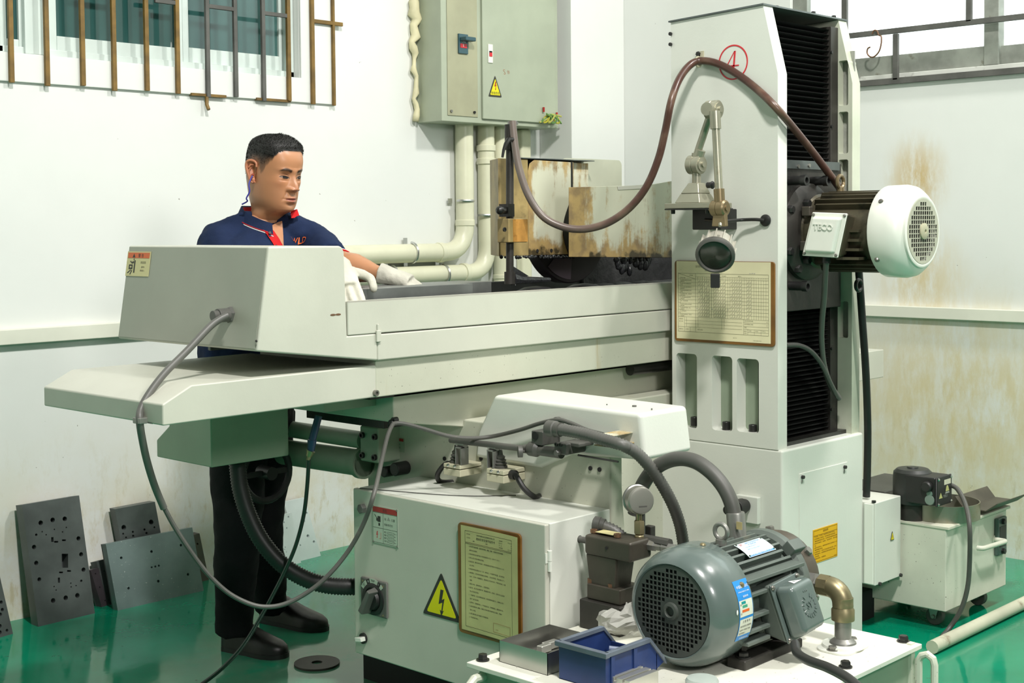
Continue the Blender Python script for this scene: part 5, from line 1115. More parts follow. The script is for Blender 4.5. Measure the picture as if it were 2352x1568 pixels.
rimm = M('rim_worn_blue', (.13, .16, .20), .4, var=.2, dirt=(.3, .34, .36), ds=12, da=.5)
def rim(a, b): return MB().prism([V(a)+V((-.0, -.006, -.008)), V(a)+V((0, .006, -.008)), V(a)+V((0, .006, .003)), V(a)+V((0, -.006, .003))], V(b)-V(a))
for yy in (ya0, ya1): rim((xa, yy, zb1), (xa+L, yy, zb1)).build('rim', rimm, bb, bevel=.002); rim((xa+L, yy, zb1), (xa+L2, yy, zl)).build('rim', rimm, bb, bevel=.002)
MB().box((xa-.007, ya0-.007, zb1-.009), (xa+.007, ya1+.007, zb1+.003)).build('rim', rimm, bb, bevel=.002)
for f in (.10, .62): MB().box((xa+L*f, ya0-.004, zt_), (xa+L*f+.012, ya0, zb1-.008)).build('rib', blue, bb, bevel=.001)
MB().cyl((xa+L*1.0, ya1-.02, zb1-.045), (xa+L*1.0+.03, ya1-.06, zb1-.05), .006, n=10).build('peg', M('peg_blue', (.25, .3, .42), .4, var=.1), bb)
# crumpled clear bag
m, nt, b = nodes('clear_plastic'); b.inputs['Base Color'].default_value = (.93, .93, .85, 1); b.inputs['Roughness'].default_value = .12; b.inputs['Alpha'].default_value = .42
bag = MB(); n, mm_ = 22, 12; bc = PZ(zt_+.0, 1438, 1452); rs2 = random.Random(3)
rg = []
for j in range(mm_+1):
    t = math.pi*j/mm_; rg.append([bc+V((0, 0, .036))+V((math.cos(2*math.pi*i/n)*math.sin(t)*.085*(1+rs2.uniform(-.16, .16)), math.sin(2*math.pi*i/n)*math.sin(t)*.06*(1+rs2.uniform(-.16, .16)), -math.cos(t)*.036*(1+rs2.uniform(-.2, .2)))) for i in range(n)])
tag(bag.rings(rg).build('plastic_bag', m, smooth=False), 'crumpled clear plastic bag between the blue bin and the grey motor', 'bag')
q0, q1 = PZ(zt_+.03, 1404, 1553), PZ(zt_+.03, 1476, 1540)
ap_ = [(0, 0), (.05, 0), (.05, .03), (.036, .03), (.036, .022), (.030, .022), (.030, .03), (.014, .03), (.014, .022), (.008, .022), (.008, .03), (0, .03)]
tag(MB().prism([(q0.x, q0.y-y, zt_+z) for y, z in ap_], (.10, 0, 0)).build('aluminium_profile', aluex, bevel=.0006), 'short grooved aluminium profile lying in front of the blue bin', 'profile')
q = PZ(zt_+.02, 1595, 1560); tag(MB().lathe([(.034, 0), (.036, .004), (.036, .022), (.032, .028), (.02, .030)], V((q.x, q.y-.02, zt_)), EZ, 36).build('filler_cap', M('cap_grey', (.4, .46, .42), .4, var=.08)), 'round grey filler cap on the tank top below the motor', 'cap')
# ================================================================ COOLANT TANK on casters
kz = .068; kx = PZ(kz, 2172, 1406).x; ky = PZ(kz, 2172, 1406).y
zk1 = PX(kx, 2172, 1212).z; kx1 = PY(ky, 2311, 1300).x; kyb = ky+.42
ct = thing('coolant_tank', 'chipped cream coolant tank on casters with round steel tray and black pump motor', 'coolant tank', ((kx+kx1)/2, ky+.2, 0))
MB().box((kx, ky, kz), (kx1, kyb, zk1)).build('tank', paint_tank, ct, bevel=.004)
MB().box((kx-.004, ky-.012, zk1-.006), (kx1+.006, kyb, zk1+.004)).build('lid', M('lid_chipped', (.64, .64, .52), .5, var=.1, dirt=(.12, .09, .06), ds=14, da=.34), ct, bevel=.002)
for x, y in ((kx+.07, ky+.07), (kx1-.07, ky+.07), (kx+.07, kyb-.07), (kx1-.07, kyb-.07)):
    c = MB().cyl((x-.012, y, .030), (x+.012, y, .030), .030, n=24).build('caster', rubber, ct, bevel=.003)
    MB().prism([(x-.018, y-.02, kz), (x-.018, y+.02, kz), (x-.018, y+.008, .024), (x-.018, y-.008, .024)], (.005, 0, 0)).prism([(x+.013, y-.02, kz), (x+.013, y+.02, kz), (x+.013, y+.008, .024), (x+.013, y-.008, .024)], (.005, 0, 0)).box((x-.02, y-.02, kz-.006), (x+.02, y+.02, kz)).build('fork', steel_mid, c)
    MB().hexb((x-.018, y, .030), NX, .007, .006).build('axle_bolt', bolt_s, c)
a, b = PY(ky, 2227, 1255), PY(ky, 2283, 1238)
MB().tube(elbow(a, a+NY*.045, a+NY*.045+(b-a)*.5, .018)+elbow(a+NY*.045+(b-a)*.5, b+NY*.045, b, .018)+[b], .0085, 12).cyl(a, a+NY*.004, .014, n=16).cyl(b, b+NY*.004, .014, n=16).build('handle', paint_tank, ct)
a, b = PY(ky, 2283, 1190), PY(ky, 2303, 1268)
lg = MB().box((a.x, ky-.016, b.z), (b.x, ky, a.z)).build('level_gauge', M('gauge_green', (.06, .10, .085), .35, var=.15), ct, bevel=.005)
MB().box((a.x+.012, ky-.017, b.z+.03), (b.x-.012, ky-.0155, a.z-.03)).build('sight_glass', black, lg)
for z in (a.z-.014, b.z+.014): MB().hexb(((a.x+b.x)/2, ky-.016, z), NY, .011, .01).build('nut', bolt_b, lg)
tcn = PZ(zk1+.03, 2164, 1168); rt = .118
# ring tray: find radius from its right edge
rt = abs((PD(2246, 1166, (tcn-CAM).dot(FW))-tcn).length)*1.0
tcx, tcy = tcn.x, tcn.y
tcx += .005
MB().lathe([(rt, 0), (rt, .055), (rt-.003, .055), (rt-.003, .004), (.001, .004)], (tcx, tcy, zk1+.004), EZ, 56).build('round_tray', M('tray_steel', (.30, .30, .24), .35, metal=.8, var=.2, dirt=(.25, .16, .05), ds=5, da=.45), ct)
cm = PZ(zk1+.06, 2096, 1152); mr = abs((PD(2140, 1152, (cm-CAM).dot(FW))-cm).length)
mz0, mz1 = zk1+.06, PX(cm.x, 2096, 1074).z
mx, my = cm.x, cm.y
tm = MB().lathe([(mr*.98, 0), (mr, .004), (mr, mz1-mz0-.028), (mr*.97, mz1-mz0-.012), (mr*.80, mz1-mz0-.002), (mr*.3, mz1-mz0), (mr*.28, mz1-mz0+.004), (.001, mz1-mz0+.004)], (mx, my, mz0), EZ, 48).build('pump_motor', M('pump_black', (.022, .024, .022), .42, var=.2, dirt=(.10, .10, .085), ds=5, da=.3), ct)
MB().cyl((mx, my, zk1), (mx, my, mz0+.002), mr*.8, n=32).build('pump_flange', cast, tm)
by = my-mr*1.75; a, b = PY(by, 2141, 1102), PY(by, 2180, 1150)
a, b = PY(by, 2148, 1098), PY(by, 2181, 1152)
tbx = MB().box((a.x, by, b.z), (b.x, my, a.z)).build('terminal_box', black, tm, bevel=.005)
MB().box((a.x-.002, by-.008, b.z-.002), (b.x+.002, by+.0, a.z+.002)).build('box_lid', black, tm, bevel=.004)
wl2, hl2 = b.x-a.x, a.z-b.z
def bp2(fx, fz, d=0): return V((a.x+fx*wl2, by-.0085-d, a.z-fz*hl2))
MB().prism([bp2(.45, .12), bp2(.9, .12), bp2(.9, .3), bp2(.45, .3)], (0, -.0004, 0)).build('small_label', M('label_cream', (.62, .6, .46), .5, var=.15), tm, smooth=False)
q = MB(); q.prism([bp2(.10, .74), bp2(.34, .74), bp2(.22, .54)], (0, -.0004, 0)).prism([bp2(.55, .54), bp2(.80, .54), bp2(.72, .36), bp2(.65, .33), bp2(.60, .38)], (0, -.0004, 0)); q.build('yellow_mark', M('mark_yellow', (.5, .5, .2), .5, var=.1), tm, smooth=False)
q = MB(); q.text('YEELI', hl2*.13, bp2(.38, .74, .0003), EX, EZ, sx=1.1).prism([bp2(.52, .62), bp2(.82, .62), bp2(.78, .56), bp2(.56, .56)], (0, -.0004, 0)); q.build('lettering', M('print_grey', (.3, .32, .28), .5, var=0), tm, smooth=False)
for fx, fz in ((.07, .06), (.94, .06), (.07, .94), (.94, .94)): p = bp2(fx, fz); MB().lathe([(.005, 0), (.004, .003), (.001, .004)], p, NY, 10).build('screw', chrome, tm)
p = PX(a.x, 2131, 1117); MB().lathe([(.018, 0), (.018, .012), (.014, .016)], V((a.x, p.y, p.z)), NX, 20).build('knockout_plug', black, tm)
p = PX(a.x-.001, 2135, 1148); MB().lathe([(.017, 0), (.016, .003), (.001, .004)], V((a.x, p.y, p.z)), NX, 20).build('dial', M('dial_grey', (.2, .26, .22), .4, var=.1), tm)
p = PX(a.x-.001, 2135, 1134); MB().lathe([(.0105, 0), (.010, .003), (.001, .003)], V((a.x, p.y, p.z)), NX, 16).build('switch', M('switch_green', (.15, .24, .19), .4, var=.1), tm)
yy = tcy-.02
ch = [PX(tcx+rt*.8, *p) for p in ((2250, 1145), (2300, 1146), (2315, 1178), (2312, 1184), (2250, 1180))]
c1_ = V((tcx+rt*.9, tcy-rt*.25, zk1+.10)); 
xch0, xch1 = tcx+rt*.75, PY(ky-.0, 2314, 1165).x+.02
sec = [(tcy-.15, zk1+.050), (tcy-.11, zk1+.02), (tcy-.03, zk1+.02), (tcy+.0, zk1+.055)]
chm = MB(); sc2 = [(y, z) for y, z in sec]+[(y, z+.003) for y, z in sec[::-1]]
chm.prism([(xch0, y, z) for y, z in sc2], (xch1-xch0+.0, 0, 0)).build('chute', M('chute_brown', (.11, .10, .075), .5, metal=.3, var=.25), ct)
tr2 = MB().box((4.31, kyb-.16, zk1+.0), (kx+.40, kyb+.02, zk1+.075)).build('side_trough', rubber, ct, bevel=.004)
tag(MB().tube(path3([(2181, 1112, (V((b.x, by+.03, a.z))-CAM).dot(FW)), (2200, 1124), (2218, 1160), (2227, 1210, (PY(ky-.09, 2227, 1255)-CAM).dot(FW)), (2227, 1290), (2222, 1350), (2207, 1400), (2182, 1440, (PZ(.02, 2182, 1440)-CAM).dot(FW)-.03), (2163, 1462, (PZ(.008, 2163, 1462)-CAM).dot(FW))]), .0078, 10).build('pump_cable', rubber), 'dark cable hanging from the black coolant pump motor to floor', 'cable')
q = PZ(.022, 2240, 1438); tag(MB().tube([(4.0, q.y, .022), (4.6, q.y, .022), (5.3, q.y+.0, .022)], .021, 14).build('floor_pipe', M('pipe_worn', (.55, .55, .42), .5, var=.1, dirt=(.2, .14, .08), ds=11, da=.5)), 'worn cream pipe lying along the green floor beside coolant tank', 'pipe')

# ================================================================ WORK LAMP on the column
xl_ = 3.45
lamp = thing('work_lamp', 'jointed brass coloured machine lamp with round dark glass on tall column', 'lamp', PX(xc, 1600, 490), None)
sc_ = (PX(xl_, 1600, 460)-CAM).dot(FW)/FPX
pl = [PX(xl_, *p) for p in ((1549, 463), (1661, 477))]
zpl = PX(xl_, 1600, 471).z
ya_, yb_ = PX(xl_, 1549, 468).y, PX(xl_, 1655, 476).y
MB().box((xl_-.05, yb_, zpl-.010), (xl_+.06, ya_, zpl+.006)).build('bracket_plate', lampm, lamp, bevel=.002)
MB().box((xl_-.05, yb_, zpl-.014), (xl_+.065, ya_, zpl-.0105)).build('gasket', black, lamp)
for f in (.1, .85): MB().hexb((xl_-.03, ya_+(yb_-ya_)*f, zpl-.014), -EZ, .007, .012).build('bolt', bolt_b, lamp)
MB().box((xl_+.03, yb_+.02, zpl-.075), (xc, ya_-.045, zpl-.012)).build('wall_bracket', black, lamp, bevel=.003)
yc_ = PX(xl_, 1600, 440).y; zt2 = PX(xl_, 1599, 420).z
def sq(y, z, w_, d_): return [V((xl_-d_, y-w_, z)), V((xl_+d_, y-w_, z)), V((xl_+d_, y+w_, z)), V((xl_-d_, y+w_, z))]
MB().frust(sq(yc_+.004, zpl+.006, .047, .045), sq(yc_+.004, zpl+.035, .034, .032)).frust(sq(yc_+.004, zpl+.035, .034, .032), sq(yc_, zt2, .018, .018)).build('foot', lampm, lamp, bevel=.003)
q = PX(xl_-.02, 1616, 425); MB().cyl(q+EX*.02, q+NY*.014+EX*.02, .009, n=14).ball(q+NY*.018+EX*.02, (.012, .006, .012), 12, 8).build('wing_knob', black, lamp)
def joint(px, py, r, L, mt):
    c = PX(xl_, px, py); return MB().lathe([(r*.8, -L), (r, -L*.92), (r, -.002), (r*.9, 0), (r, .002), (r, L*.92), (r*.8, L)], c, EY, 28).cyl(c+EY*(L+.010), c-EY*(L+.010), r*.32, n=12).cyl(c+EY*(L), c+EY*(L+.004), r*.75, n=20).cyl(c-EY*(L), c-EY*(L+.004), r*.75, n=20).build('joint', mt, lamp), c
j1, c1 = joint(1598, 378, .029, .022, lampm)
MB().cyl(V((xl_, yc_, zt2-.004)), V((xl_, yc_, c1.z-.02)), .0135, n=18).build('post', lampm, lamp)
j2, c2 = joint(1638, 252, .028, .020, lampm)
xl2 = xl_-.0
e_ = PX(xl_, 1601, 352); MB().cyl(c1, e_, .016, n=16).cyl(e_-(e_-c1)*.1, PX(xl_, 1633, 258), .0115, n=16).cyl(c1+(c2-c1)*.08, c1+(c2-c1)*.27, .0165, n=16).build('lower_arm', lampm, lamp)
xl3 = xl_-.035
t_ = PX(xl3, 1643, 270); m_ = PX(xl3, 1652, 448)
MB().cyl(PX(xl3, 1642, 255), PX(xl3, 1644, 296), .0165, n=16).cyl(t_, m_, .012, n=16).build('upper_arm', lampm, lamp)
MB().cyl(c2+EX*.01, V((xl3-.005, c2.y-.004, c2.z)), .02, n=16).build('pivot', lampm, lamp)
c3 = PX(xl3-.0, 1652, 478); MB().cyl(m_+(m_-t_)*-.08, m_+(m_-t_)*.15, .0165, n=16).build('lower_socket', lampb, lamp)
MB().lathe([(.019, -.026), (.024, -.022), (.024, -.001), (.021, 0), (.024, .001), (.024, .02), (.019, .024)], c3, EY, 26).cyl(c3+EY*.034, c3-EY*.030, .009, n=12).build('joint', lampb, lamp)
# lamp head looks out and down towards the camera side
hd_c = PX(xl3-.045, 1643, 585); hd_d = (NX*.80+NY*.40+EZ*-.46).normalized(); rH = .0545
MB().prism([PX(xl3-.01, *p) for p in ((1638, 484), (1664, 484), (1666, 520), (1634, 520))], (.016, 0, 0)).build('yoke', lampb, lamp, bevel=.003)
hb = hd_c-hd_d*.075
hs_ = MB().lathe([(.03, 0), (.045, .006), (.049, .02), (.050, .072)], hb, hd_d, 32).build('head', lamph, lamp)
for k in range(14):
    a = 2*math.pi*k/14; u1 = hd_d.orthogonal().normalized(); d = u1*math.cos(a)+hd_d.cross(u1)*math.sin(a); MB().cbox(hb+hd_d*.042+d*.050, hd_d*.058, d*.012, hd_d.cross(d)*.003).build('cooling_rib', lamph, hs_)
MB().lathe([(.050, .066), (rH+.003, .068), (rH+.004, .080), (rH, .084), (rH*.92, .086), (rH*.86, .080), (rH*.86, .074), (.001, .072)], hb, hd_d, 40).build('bezel', rubber, lamp)
MB().lathe([(rH*.86, .078), (rH*.6, .083), (.001, .085)], hb, hd_d, 36, False).build('lens', M('lens_dark', (.035, .04, .03), .18, var=.25, dirt=(.09, .10, .07), ds=9, da=.45), lamp)
q = hd_c-EZ*.062+hd_d*.004; MB().cbox(q-EZ*.012, hd_d*.006, hd_d.cross(EZ).normalized()*.028, EZ*.042).build('handle_tab', black, lamp, bevel=.003)
MB().cyl(PX(xl3-.06, 1654, 519), PX(xl3-.055, 1654, 513), .005, n=10).build('screw', lampm, lamp)
q = PX(xc-.002, 1759, 506); MB().lathe([(.018, 0), (.018, .004), (.012, .008), (.006, .009)], q, NX, 24).build('grommet', black, lamp)
MB().tube(spl([q+NX*.008, PX(xc-.02, 1735, 504), PX(xc-.035, 1700, 505), PX(xl_+.01, 1660, 508), PX(xl_+.03, 1620, 505)], 8), .0052, 10).build('cord', black, lamp)

# ================================================================ HOSES AND CABLES
m, nt, b = nodes('coolant_hose')
geo = N(nt, 'ShaderNodeNewGeometry'); sep = N(nt, 'ShaderNodeSeparateXYZ'); nt.links.new(geo.outputs['Position'], sep.inputs[0])
c = mixc(nt, ramp(nt, sep.outputs[0], 3.06, 3.42), (.17, .145, .125), mixc(nt, ramp(nt, noise(nt, 12, 5), .45, .7), (.070, .030, .022), (.13, .075, .05)))
nt.links.new(c, b.inputs['Base Color']); b.inputs['Roughness'].default_value = .33
d0 = (PY(3.03, 1178, 284)-CAM).dot(FW); dC = (PX(xc-.022, 1607, 140)-CAM).dot(FW)
ch = thing('coolant_hose', 'long brown rubber hose looping from wheel guard over the column to motor', 'hose', PX(xc, 1607, 140), None)
hpts = path3([(1177, 279, d0-.02), (1178, 290), (1183, 335), (1192, 385), (1212, 445), (1245, 495), (1290, 520), (1340, 526), (1395, 512), (1445, 478), (1485, 428), (1512, 365), (1528, 300), (1541, 235, 4.22), (1558, 186), (1582, 152), (1607, 140, dC), (1645, 145), (1690, 168), (1740, 206), (1785, 250, (PX(xc-.02, 1785, 250)-CAM).dot(FW)), (1830, 303), (1875, 360), (1920, 420, (PY(2.25, 1920, 420)-CAM).dot(FW)), (1936, 442, (PY(2.29, 1936, 442)-CAM).dot(FW))], 7)
MB().tube(hpts, .0118, 14).build('hose', m, ch)
q = PX(xc-.022, 1604, 142); MB().tube([q+V((.012*math.cos(t)*0-.014*math.sin(t), .004*math.cos(t)*0, .0145*math.cos(t))) for t in [2*math.pi*i/16 for i in range(16)]], .004, 8, True).cbox(q+EZ*.02+EX*.02, EX*.004, EY*.012, EZ*.03).build('hose_clip', M('clip_cream', (.5, .47, .33), .4, var=.1), ch)
p = PX(xc-.003, 1605, 124); MB().hexb(p, NX, .008, .008).build('clip_screw', bolt_b, ch)

gd = (g0+NX*.066-CAM).dot(FW); ge = (PX(gp[4].x-.012, 323, 962)-CAM).dot(FW); xcv = xv-.022
pc = thing('power_cable', 'long grey cable hanging from the table end hood down past the operator', 'cable', PX(gp[4].x, 323, 965), None)
cpts = path3([(523, 724, gd), (505, 733), (480, 752), (430, 805), (380, 855), (345, 900), (324, 938), (321, 968, ge), (327, 1010), (338, 1060), (355, 1115), (376, 1166, 3.30)], 8)
MB().tube(cpts, .0088, 12).build('sleeve', conduit, pc)
MB().tube(path3([(374, 1160, 3.30), (400, 1208), (435, 1262), (475, 1315), (520, 1358), (565, 1383), (605, 1393), (650, 1388), (700, 1364), (750, 1325), (800, 1265, 3.42), (836, 1200), (860, 1130, 3.40), (876, 1060), (889, 1005), (899, 980), (907, 972, (PX(sx0-.02, 907, 972)-CAM).dot(FW)), (930, 973), (975, 985), (1030, 1001), (1080, 1006), (1130, 1002, (PX(xcv, 1130, 1002)-CAM).dot(FW)), (1190, 988), (1240, 972), (1280, 964, (PX(xcv, 1280, 964)-CAM).dot(FW)), (1310, 971), (1350, 988), (1395, 1000), (1425, 1012), (1447, 1032, (PX(xcv, 1447, 1032)-CAM).dot(FW))], 7), .0058, 10).build('cable', rubber, pc)
q = PX(gp[4].x-.010, 322, 965); MB().cbox(q, EX*.022, EY*.030, EZ*.014).cbox(q+EX*.012+NY*.022, EX*.004, EY*.026, EZ*.014).build('cable_clip', galv, pc, bevel=.002)
q = PX(sx0-.004, 908, 964); MB().cyl(q+EX*.006, q+NX*.010, .008, n=12).tube([q+NX*.016+V((0, .009*math.cos(t), -.010+.009*math.sin(t))) for t in [i*.5 for i in range(13)]], .0035, 6).build('tie', black, pc)
# corrugated conduits
def corrugated(nm, label, pts, r, cap=None, mt=conduit, parent=None):
    t = thing(nm, label, 'conduit', pts[-1], None)
    st_ = min(r*.27, .0043); P = resample(spl(pts, 8), st_); MB().tube(P, [r if i % 2 else r-st_*.75 for i in range(len(P))], 14).build('conduit', mt, t, ang=180)
    if cap: MB().lathe([(r*1.05, -.0), (r*1.35, .003), (r*1.35, cap*.6), (r*1.15, cap*.65), (r*1.15, cap)], P[0], P[1]-P[0], 16).build('end_fitting', rubber, t)
    return t
xq = xr-.035
cpt = [PX(xq, *p) for p in ((1258, 983), (1300, 988), (1345, 997), (1385, 1009), (1425, 1020))]+path3([(1425, 1020, (PX(xq, 1425, 1020)-CAM).dot(FW)), (1460, 1038), (1495, 1075), (1525, 1120), (1548, 1165), (1563, 1210), (1570, 1252, 3.55)], 2)[1:]
corrugated('corrugated_conduit', 'ribbed grey conduit curving down from valve cover to behind the motor', cpt, .0158, .045)
corrugated('corrugated_conduit', 'short ribbed conduit from the cabinet side into the valve stack', path3([(1363, 1204, 3.48), (1385, 1208), (1410, 1218), (1432, 1235, 3.45)], 4), .016, .03)
cbz = PZ(k0.z, 548, 1073)
corrugated('corrugated_hose', 'thick black ribbed hose sagging from the control box in front of trousers', path3([(545, 1062, 3.97), (552, 1120), (570, 1180), (600, 1240), (645, 1293), (700, 1328), (755, 1344), (815, 1347, 3.97), (840, 1345, 4.0)], 4), .025, None, black)
ag = thing('air_line', 'thin black air line with blue connector hanging under the saddle', 'air line', PD(732, 960, 3.85), None)
MB().cyl(PD(732, 955, 3.86), PD(717, 1010, 3.86), .0105, n=14).cyl(PD(717, 1010, 3.86), PD(714, 1035, 3.86), .013, .010, n=14).build('connector', skyblue, ag)
MB().cyl(PD(714, 1035, 3.86), PD(709, 1048, 3.86), .013, .008, n=14).cyl(PD(710, 1046, 3.86), PD(708, 1056, 3.86), .006, n=10).build('nozzle', brass, ag)
MB().tube(path3([(709, 1054, 3.86), (706, 1110), (698, 1180), (680, 1250), (655, 1310), (630, 1360), (600, 1415), (560, 1480), (515, 1530), (470, 1566, 4.02), (430, 1590, 3.98)], 8), .0058, 10).build('hose', M('line_dark_green', (.015, .03, .022), .35, var=.2), ag)
mc = thing('motor_cable', 'grey sheathed cable hanging from the white spindle motor box', 'cable', PY(2.28, 1927, 912), None)
dA = (PY(2.19, 1895, 607)-CAM).dot(FW)
MB().tube(path3([(1899, 590, (PX(bx+.03, 1899, 590)-CAM).dot(FW)), (1896, 625), (1893, 680), (1888, 735), (1887, 785), (1893, 840), (1908, 885), (1928, 915, (PY(2.30, 1928, 915)-CAM).dot(FW))], 8), .0092, 12).build('cable', M('sheath_grey', (.12, .12, .105), .45, var=.1), mc)
MB().cyl(PX(bx+.03, 1899, 585), PX(bx+.03, 1898, 604), .013, n=16).build('gland', black, mc)
tag(MB().tube(path3([(1805, 792, (PY(2.30, 1805, 792)-CAM).dot(FW)), (1835, 793), (1862, 806), (1886, 835), (1908, 880), (1924, 912, (PY(2.30, 1924, 912)-CAM).dot(FW))], 8), .0075, 10).build('bellows_cable', rubber), 'thin dark cable arching across the lower bellows of column', 'cable')
tag(MB().tube(path3([(1968, 560, (V((4.0, 2.24, 1.3))-CAM).dot(FW)), (1974, 640), (1981, 740), (1989, 860), (1993, 980), (1992, 1080), (1990, 1140, (V((4.09, 2.30, .66))-CAM).dot(FW))], 8), .0125, 12).build('black_hose', black), 'thick black hose hanging straight down beside the column', 'hose')

# ================================================================ WORKPIECES on the table
def bar(pl_, pr_, ytop, yk_, w_, label, mt):
    a, b = PY(yk_, pl_, ytop[0]), PY(yk_, pr_, ytop[1])
    return tag(MB().box((a.x, yk_, 1.121), (b.x, yk_+w_, (a.z+b.z)/2)).build('steel_bar', mt, bevel=.0008, seg=1), label, 'workpiece', 'steel bars on the grinder table')
bar(808, 1086, (659, 657), 2.80, .07, 'ground steel bar on the table, the one nearer the apron', steel)
bar(856, 1129, (653.5, 652), 2.91, .13, 'ground steel bar on the table under the left glove, the farther one', steel)

# ================================================================ PLATES leaning on the wall
def leaning(tl, tr_, br_, bl_, top_y, th, holes, label, mt, nm='steel_plate', bottom=0.0):
    """plate standing on the floor and leaning back: four front corners in the photo, holes by pixel"""
    o = PZ(bottom, *bl_); r_ = PZ(bottom, *br_); t_ = PY(top_y, *tl)
    u, v = r_-o, t_-o; w_ = u.cross(v).normalized()
    if w_.y < 0: w_ = -w_
    def uv(px, py):
        d = _ray(px, py); n_ = u.cross(v); t = (o-CAM).dot(n_)/d.dot(n_); p = CAM+d*t-o
        uu, vv, uvv = u.dot(u), v.dot(v), u.dot(v); det = uu*vv-uvv*uvv
        return ((p.dot(u)*vv-p.dot(v)*uvv)/det, (p.dot(v)*uu-p.dot(u)*uvv)/det)
    hs = []; sl = []
    for h in holes:
        if len(h) == 3:
            a, b = uv(h[0], h[1]); r = h[2]*1.25/700; n = 12 if h[2] > 3 else 8
            hs.append([(a+r/u.length*math.cos(2*math.pi*i/n), b+r/v.length*math.sin(2*math.pi*i/n)) for i in range(n)])
        else: hs.append([uv(h[0], h[1]), uv(h[2], h[1]), uv(h[2], h[3]), uv(h[0], h[3])])
    hs = [h for h in hs if all(.01 < x < .99 and .01 < y < .99 for x, y in h)]
    p4 = [(0, 0), (1, 0), (1, 1), (0, 1)]
    t = thing(nm, label, 'steel plate', o+u*.5, None)
    MB().holes(p4, hs, o, u, v, w_*th*.8).build('plate', mt, t, bevel=0, smooth=False)
    MB().holes(p4, [], o+w_*th*.8, u, v, w_*th*.2).build('backing', mt if not hs else plate_d, t, smooth=False)  # dark sheet added behind drilled plates so the holes look shaded
    return t
def zz(l): return [(x*.3656, 1000+y*.3656, r*.3656) if len((x, y, r)) == 3 else 0 for x, y, r in l]
HA = zz([(256, 548, 13), (331, 530, 13), (407, 523, 13), (228, 623, 7), (214, 700, 12), (228, 800, 12), (247, 903, 11), (493, 646, 12), (510, 746, 12), (525, 842, 12), (511, 912, 7), (334, 1036, 13), (413, 1019, 13), (486, 1004, 13), (265, 604, 4), (290, 623, 4), (342, 589, 4), (417, 577, 4), (393, 605, 4), (445, 927, 4), (478, 942, 4), (447, 950, 4), (340, 948, 4), (353, 970, 4)])+[(388*.3656, 1000+742*.3656, 428*.3656, 1000+830*.3656), (322*.3656, 1000+638*.3656, 337*.3656, 1000+668*.3656), (340*.3656, 1000+662*.3656, 366*.3656, 1000+672*.3656), (390*.3656, 1000+652*.3656, 414*.3656, 1000+662*.3656), (372*.3656, 1000+854*.3656, 396*.3656, 1000+864*.3656), (422*.3656, 1000+845*.3656, 446*.3656, 1000+855*.3656), (364*.3656, 1000+892*.3656, 377*.3656, 1000+924*.3656)]
leaning((51, 1159), (175.5, 1140), (218, 1408), (88, 1439), 4.455, .045, HA, 'tall dark steel plate with many holes and square slot leaning on wall', plate_d)
HB = zz([(778, 577, 15), (950, 543, 15), (774, 617, 6), (835, 605, 7), (837, 630, 7), (908, 590, 7), (920, 612, 7), (970, 576, 6), (792, 640, 6)])
leaning((264, 1169), (352, 1153), (393, 1352), (303, 1374), 4.47, .035, HB, 'dark steel plate standing behind the wide teal grey plate', plate_d)
HC = zz([(762, 768, 8), (952, 728, 8), (1137, 688, 8), (953, 827, 6), (976, 822, 6), (998, 817, 6), (1181, 871, 8), (995, 914, 8), (808, 959, 8)])
leaning((243, 1249), (433, 1208), (468, 1356), (270.6, 1402), 4.40, .035, HC, 'wide teal grey steel plate in front of the other leaning plates', plate_t)
leaning((208, 1309), (223, 1305), (252, 1388), (234, 1394), 4.46, .03, zz([(600, 868, 5), (627, 953, 5), (661, 1037, 5)]), 'small narrow purplish plate between the tall and the wide plate', M('plate_purple', (.10, .085, .095), .45, metal=.4, var=.2))
leaning((221, 1289), (240, 1286), (268, 1384), (250, 1390), 4.475, .03, zz([(655, 850, 5), (680, 930, 5)]), 'narrow dark plate half hidden behind the wide teal plate', plate_d)
leaning((440, 1229), (458, 1225), (480, 1331), (462, 1336), 4.46, .03, zz([(1241, 680, 7), (1276, 851, 7)]), 'narrow brown plate peeping out beyond the right end of wide plate', plate_b)
leaning((-75, 1322), (0, 1302), (30, 1455), (-40, 1475), 4.40, .03, zz([(8, 1046, 9), (15, 1093, 9), (3, 1122, 9), (44, 1223, 8), (0, 1195, 10), (0, 1235, 10)]), 'dark drilled plate cut off by the left edge of the photo', plate_d)
def z5(l): return [(440+x*.3125, 1040+y*.3125, r*.3125) for x, y, r in l]
leaning((652, 1152), (696, 1145), (737, 1276), (690, 1288), 4.48, .018, z5([(845, 440, 10), (828, 500, 9), (856, 610, 13), (900, 652, 11), (800, 677, 7), (746, 713, 7)]), 'pale plate with large holes leaning on wall behind the trousers', plate_w)
leaning((628, 1187), (667, 1178), (691.6, 1291.6), (650, 1304), 4.44, .018, z5([(713, 470, 8), (741, 464, 7), (680, 510, 7), (700, 552, 7), (688, 692, 5), (668, 692, 5), (684, 709, 5), (698, 727, 5), (660, 738, 6), (675, 777, 6)]), 'pale plate with small clustered holes in front of the other pale plate', plate_w)
c = PZ(0.004, 728, 1522); r = (PZ(.004, 780, 1522)-c).length
tag(MB().holes(circ(0, 0, r, 40), [circ(0, 0, r*.24, 20)], (c.x, c.y, .0005), EX, EY, EZ*.006).build('grinding_disc', M('disc_brown', (.05, .045, .038), .6, var=.2)), 'flat dark round grinding disc lying on the green floor near shoes', 'disc')
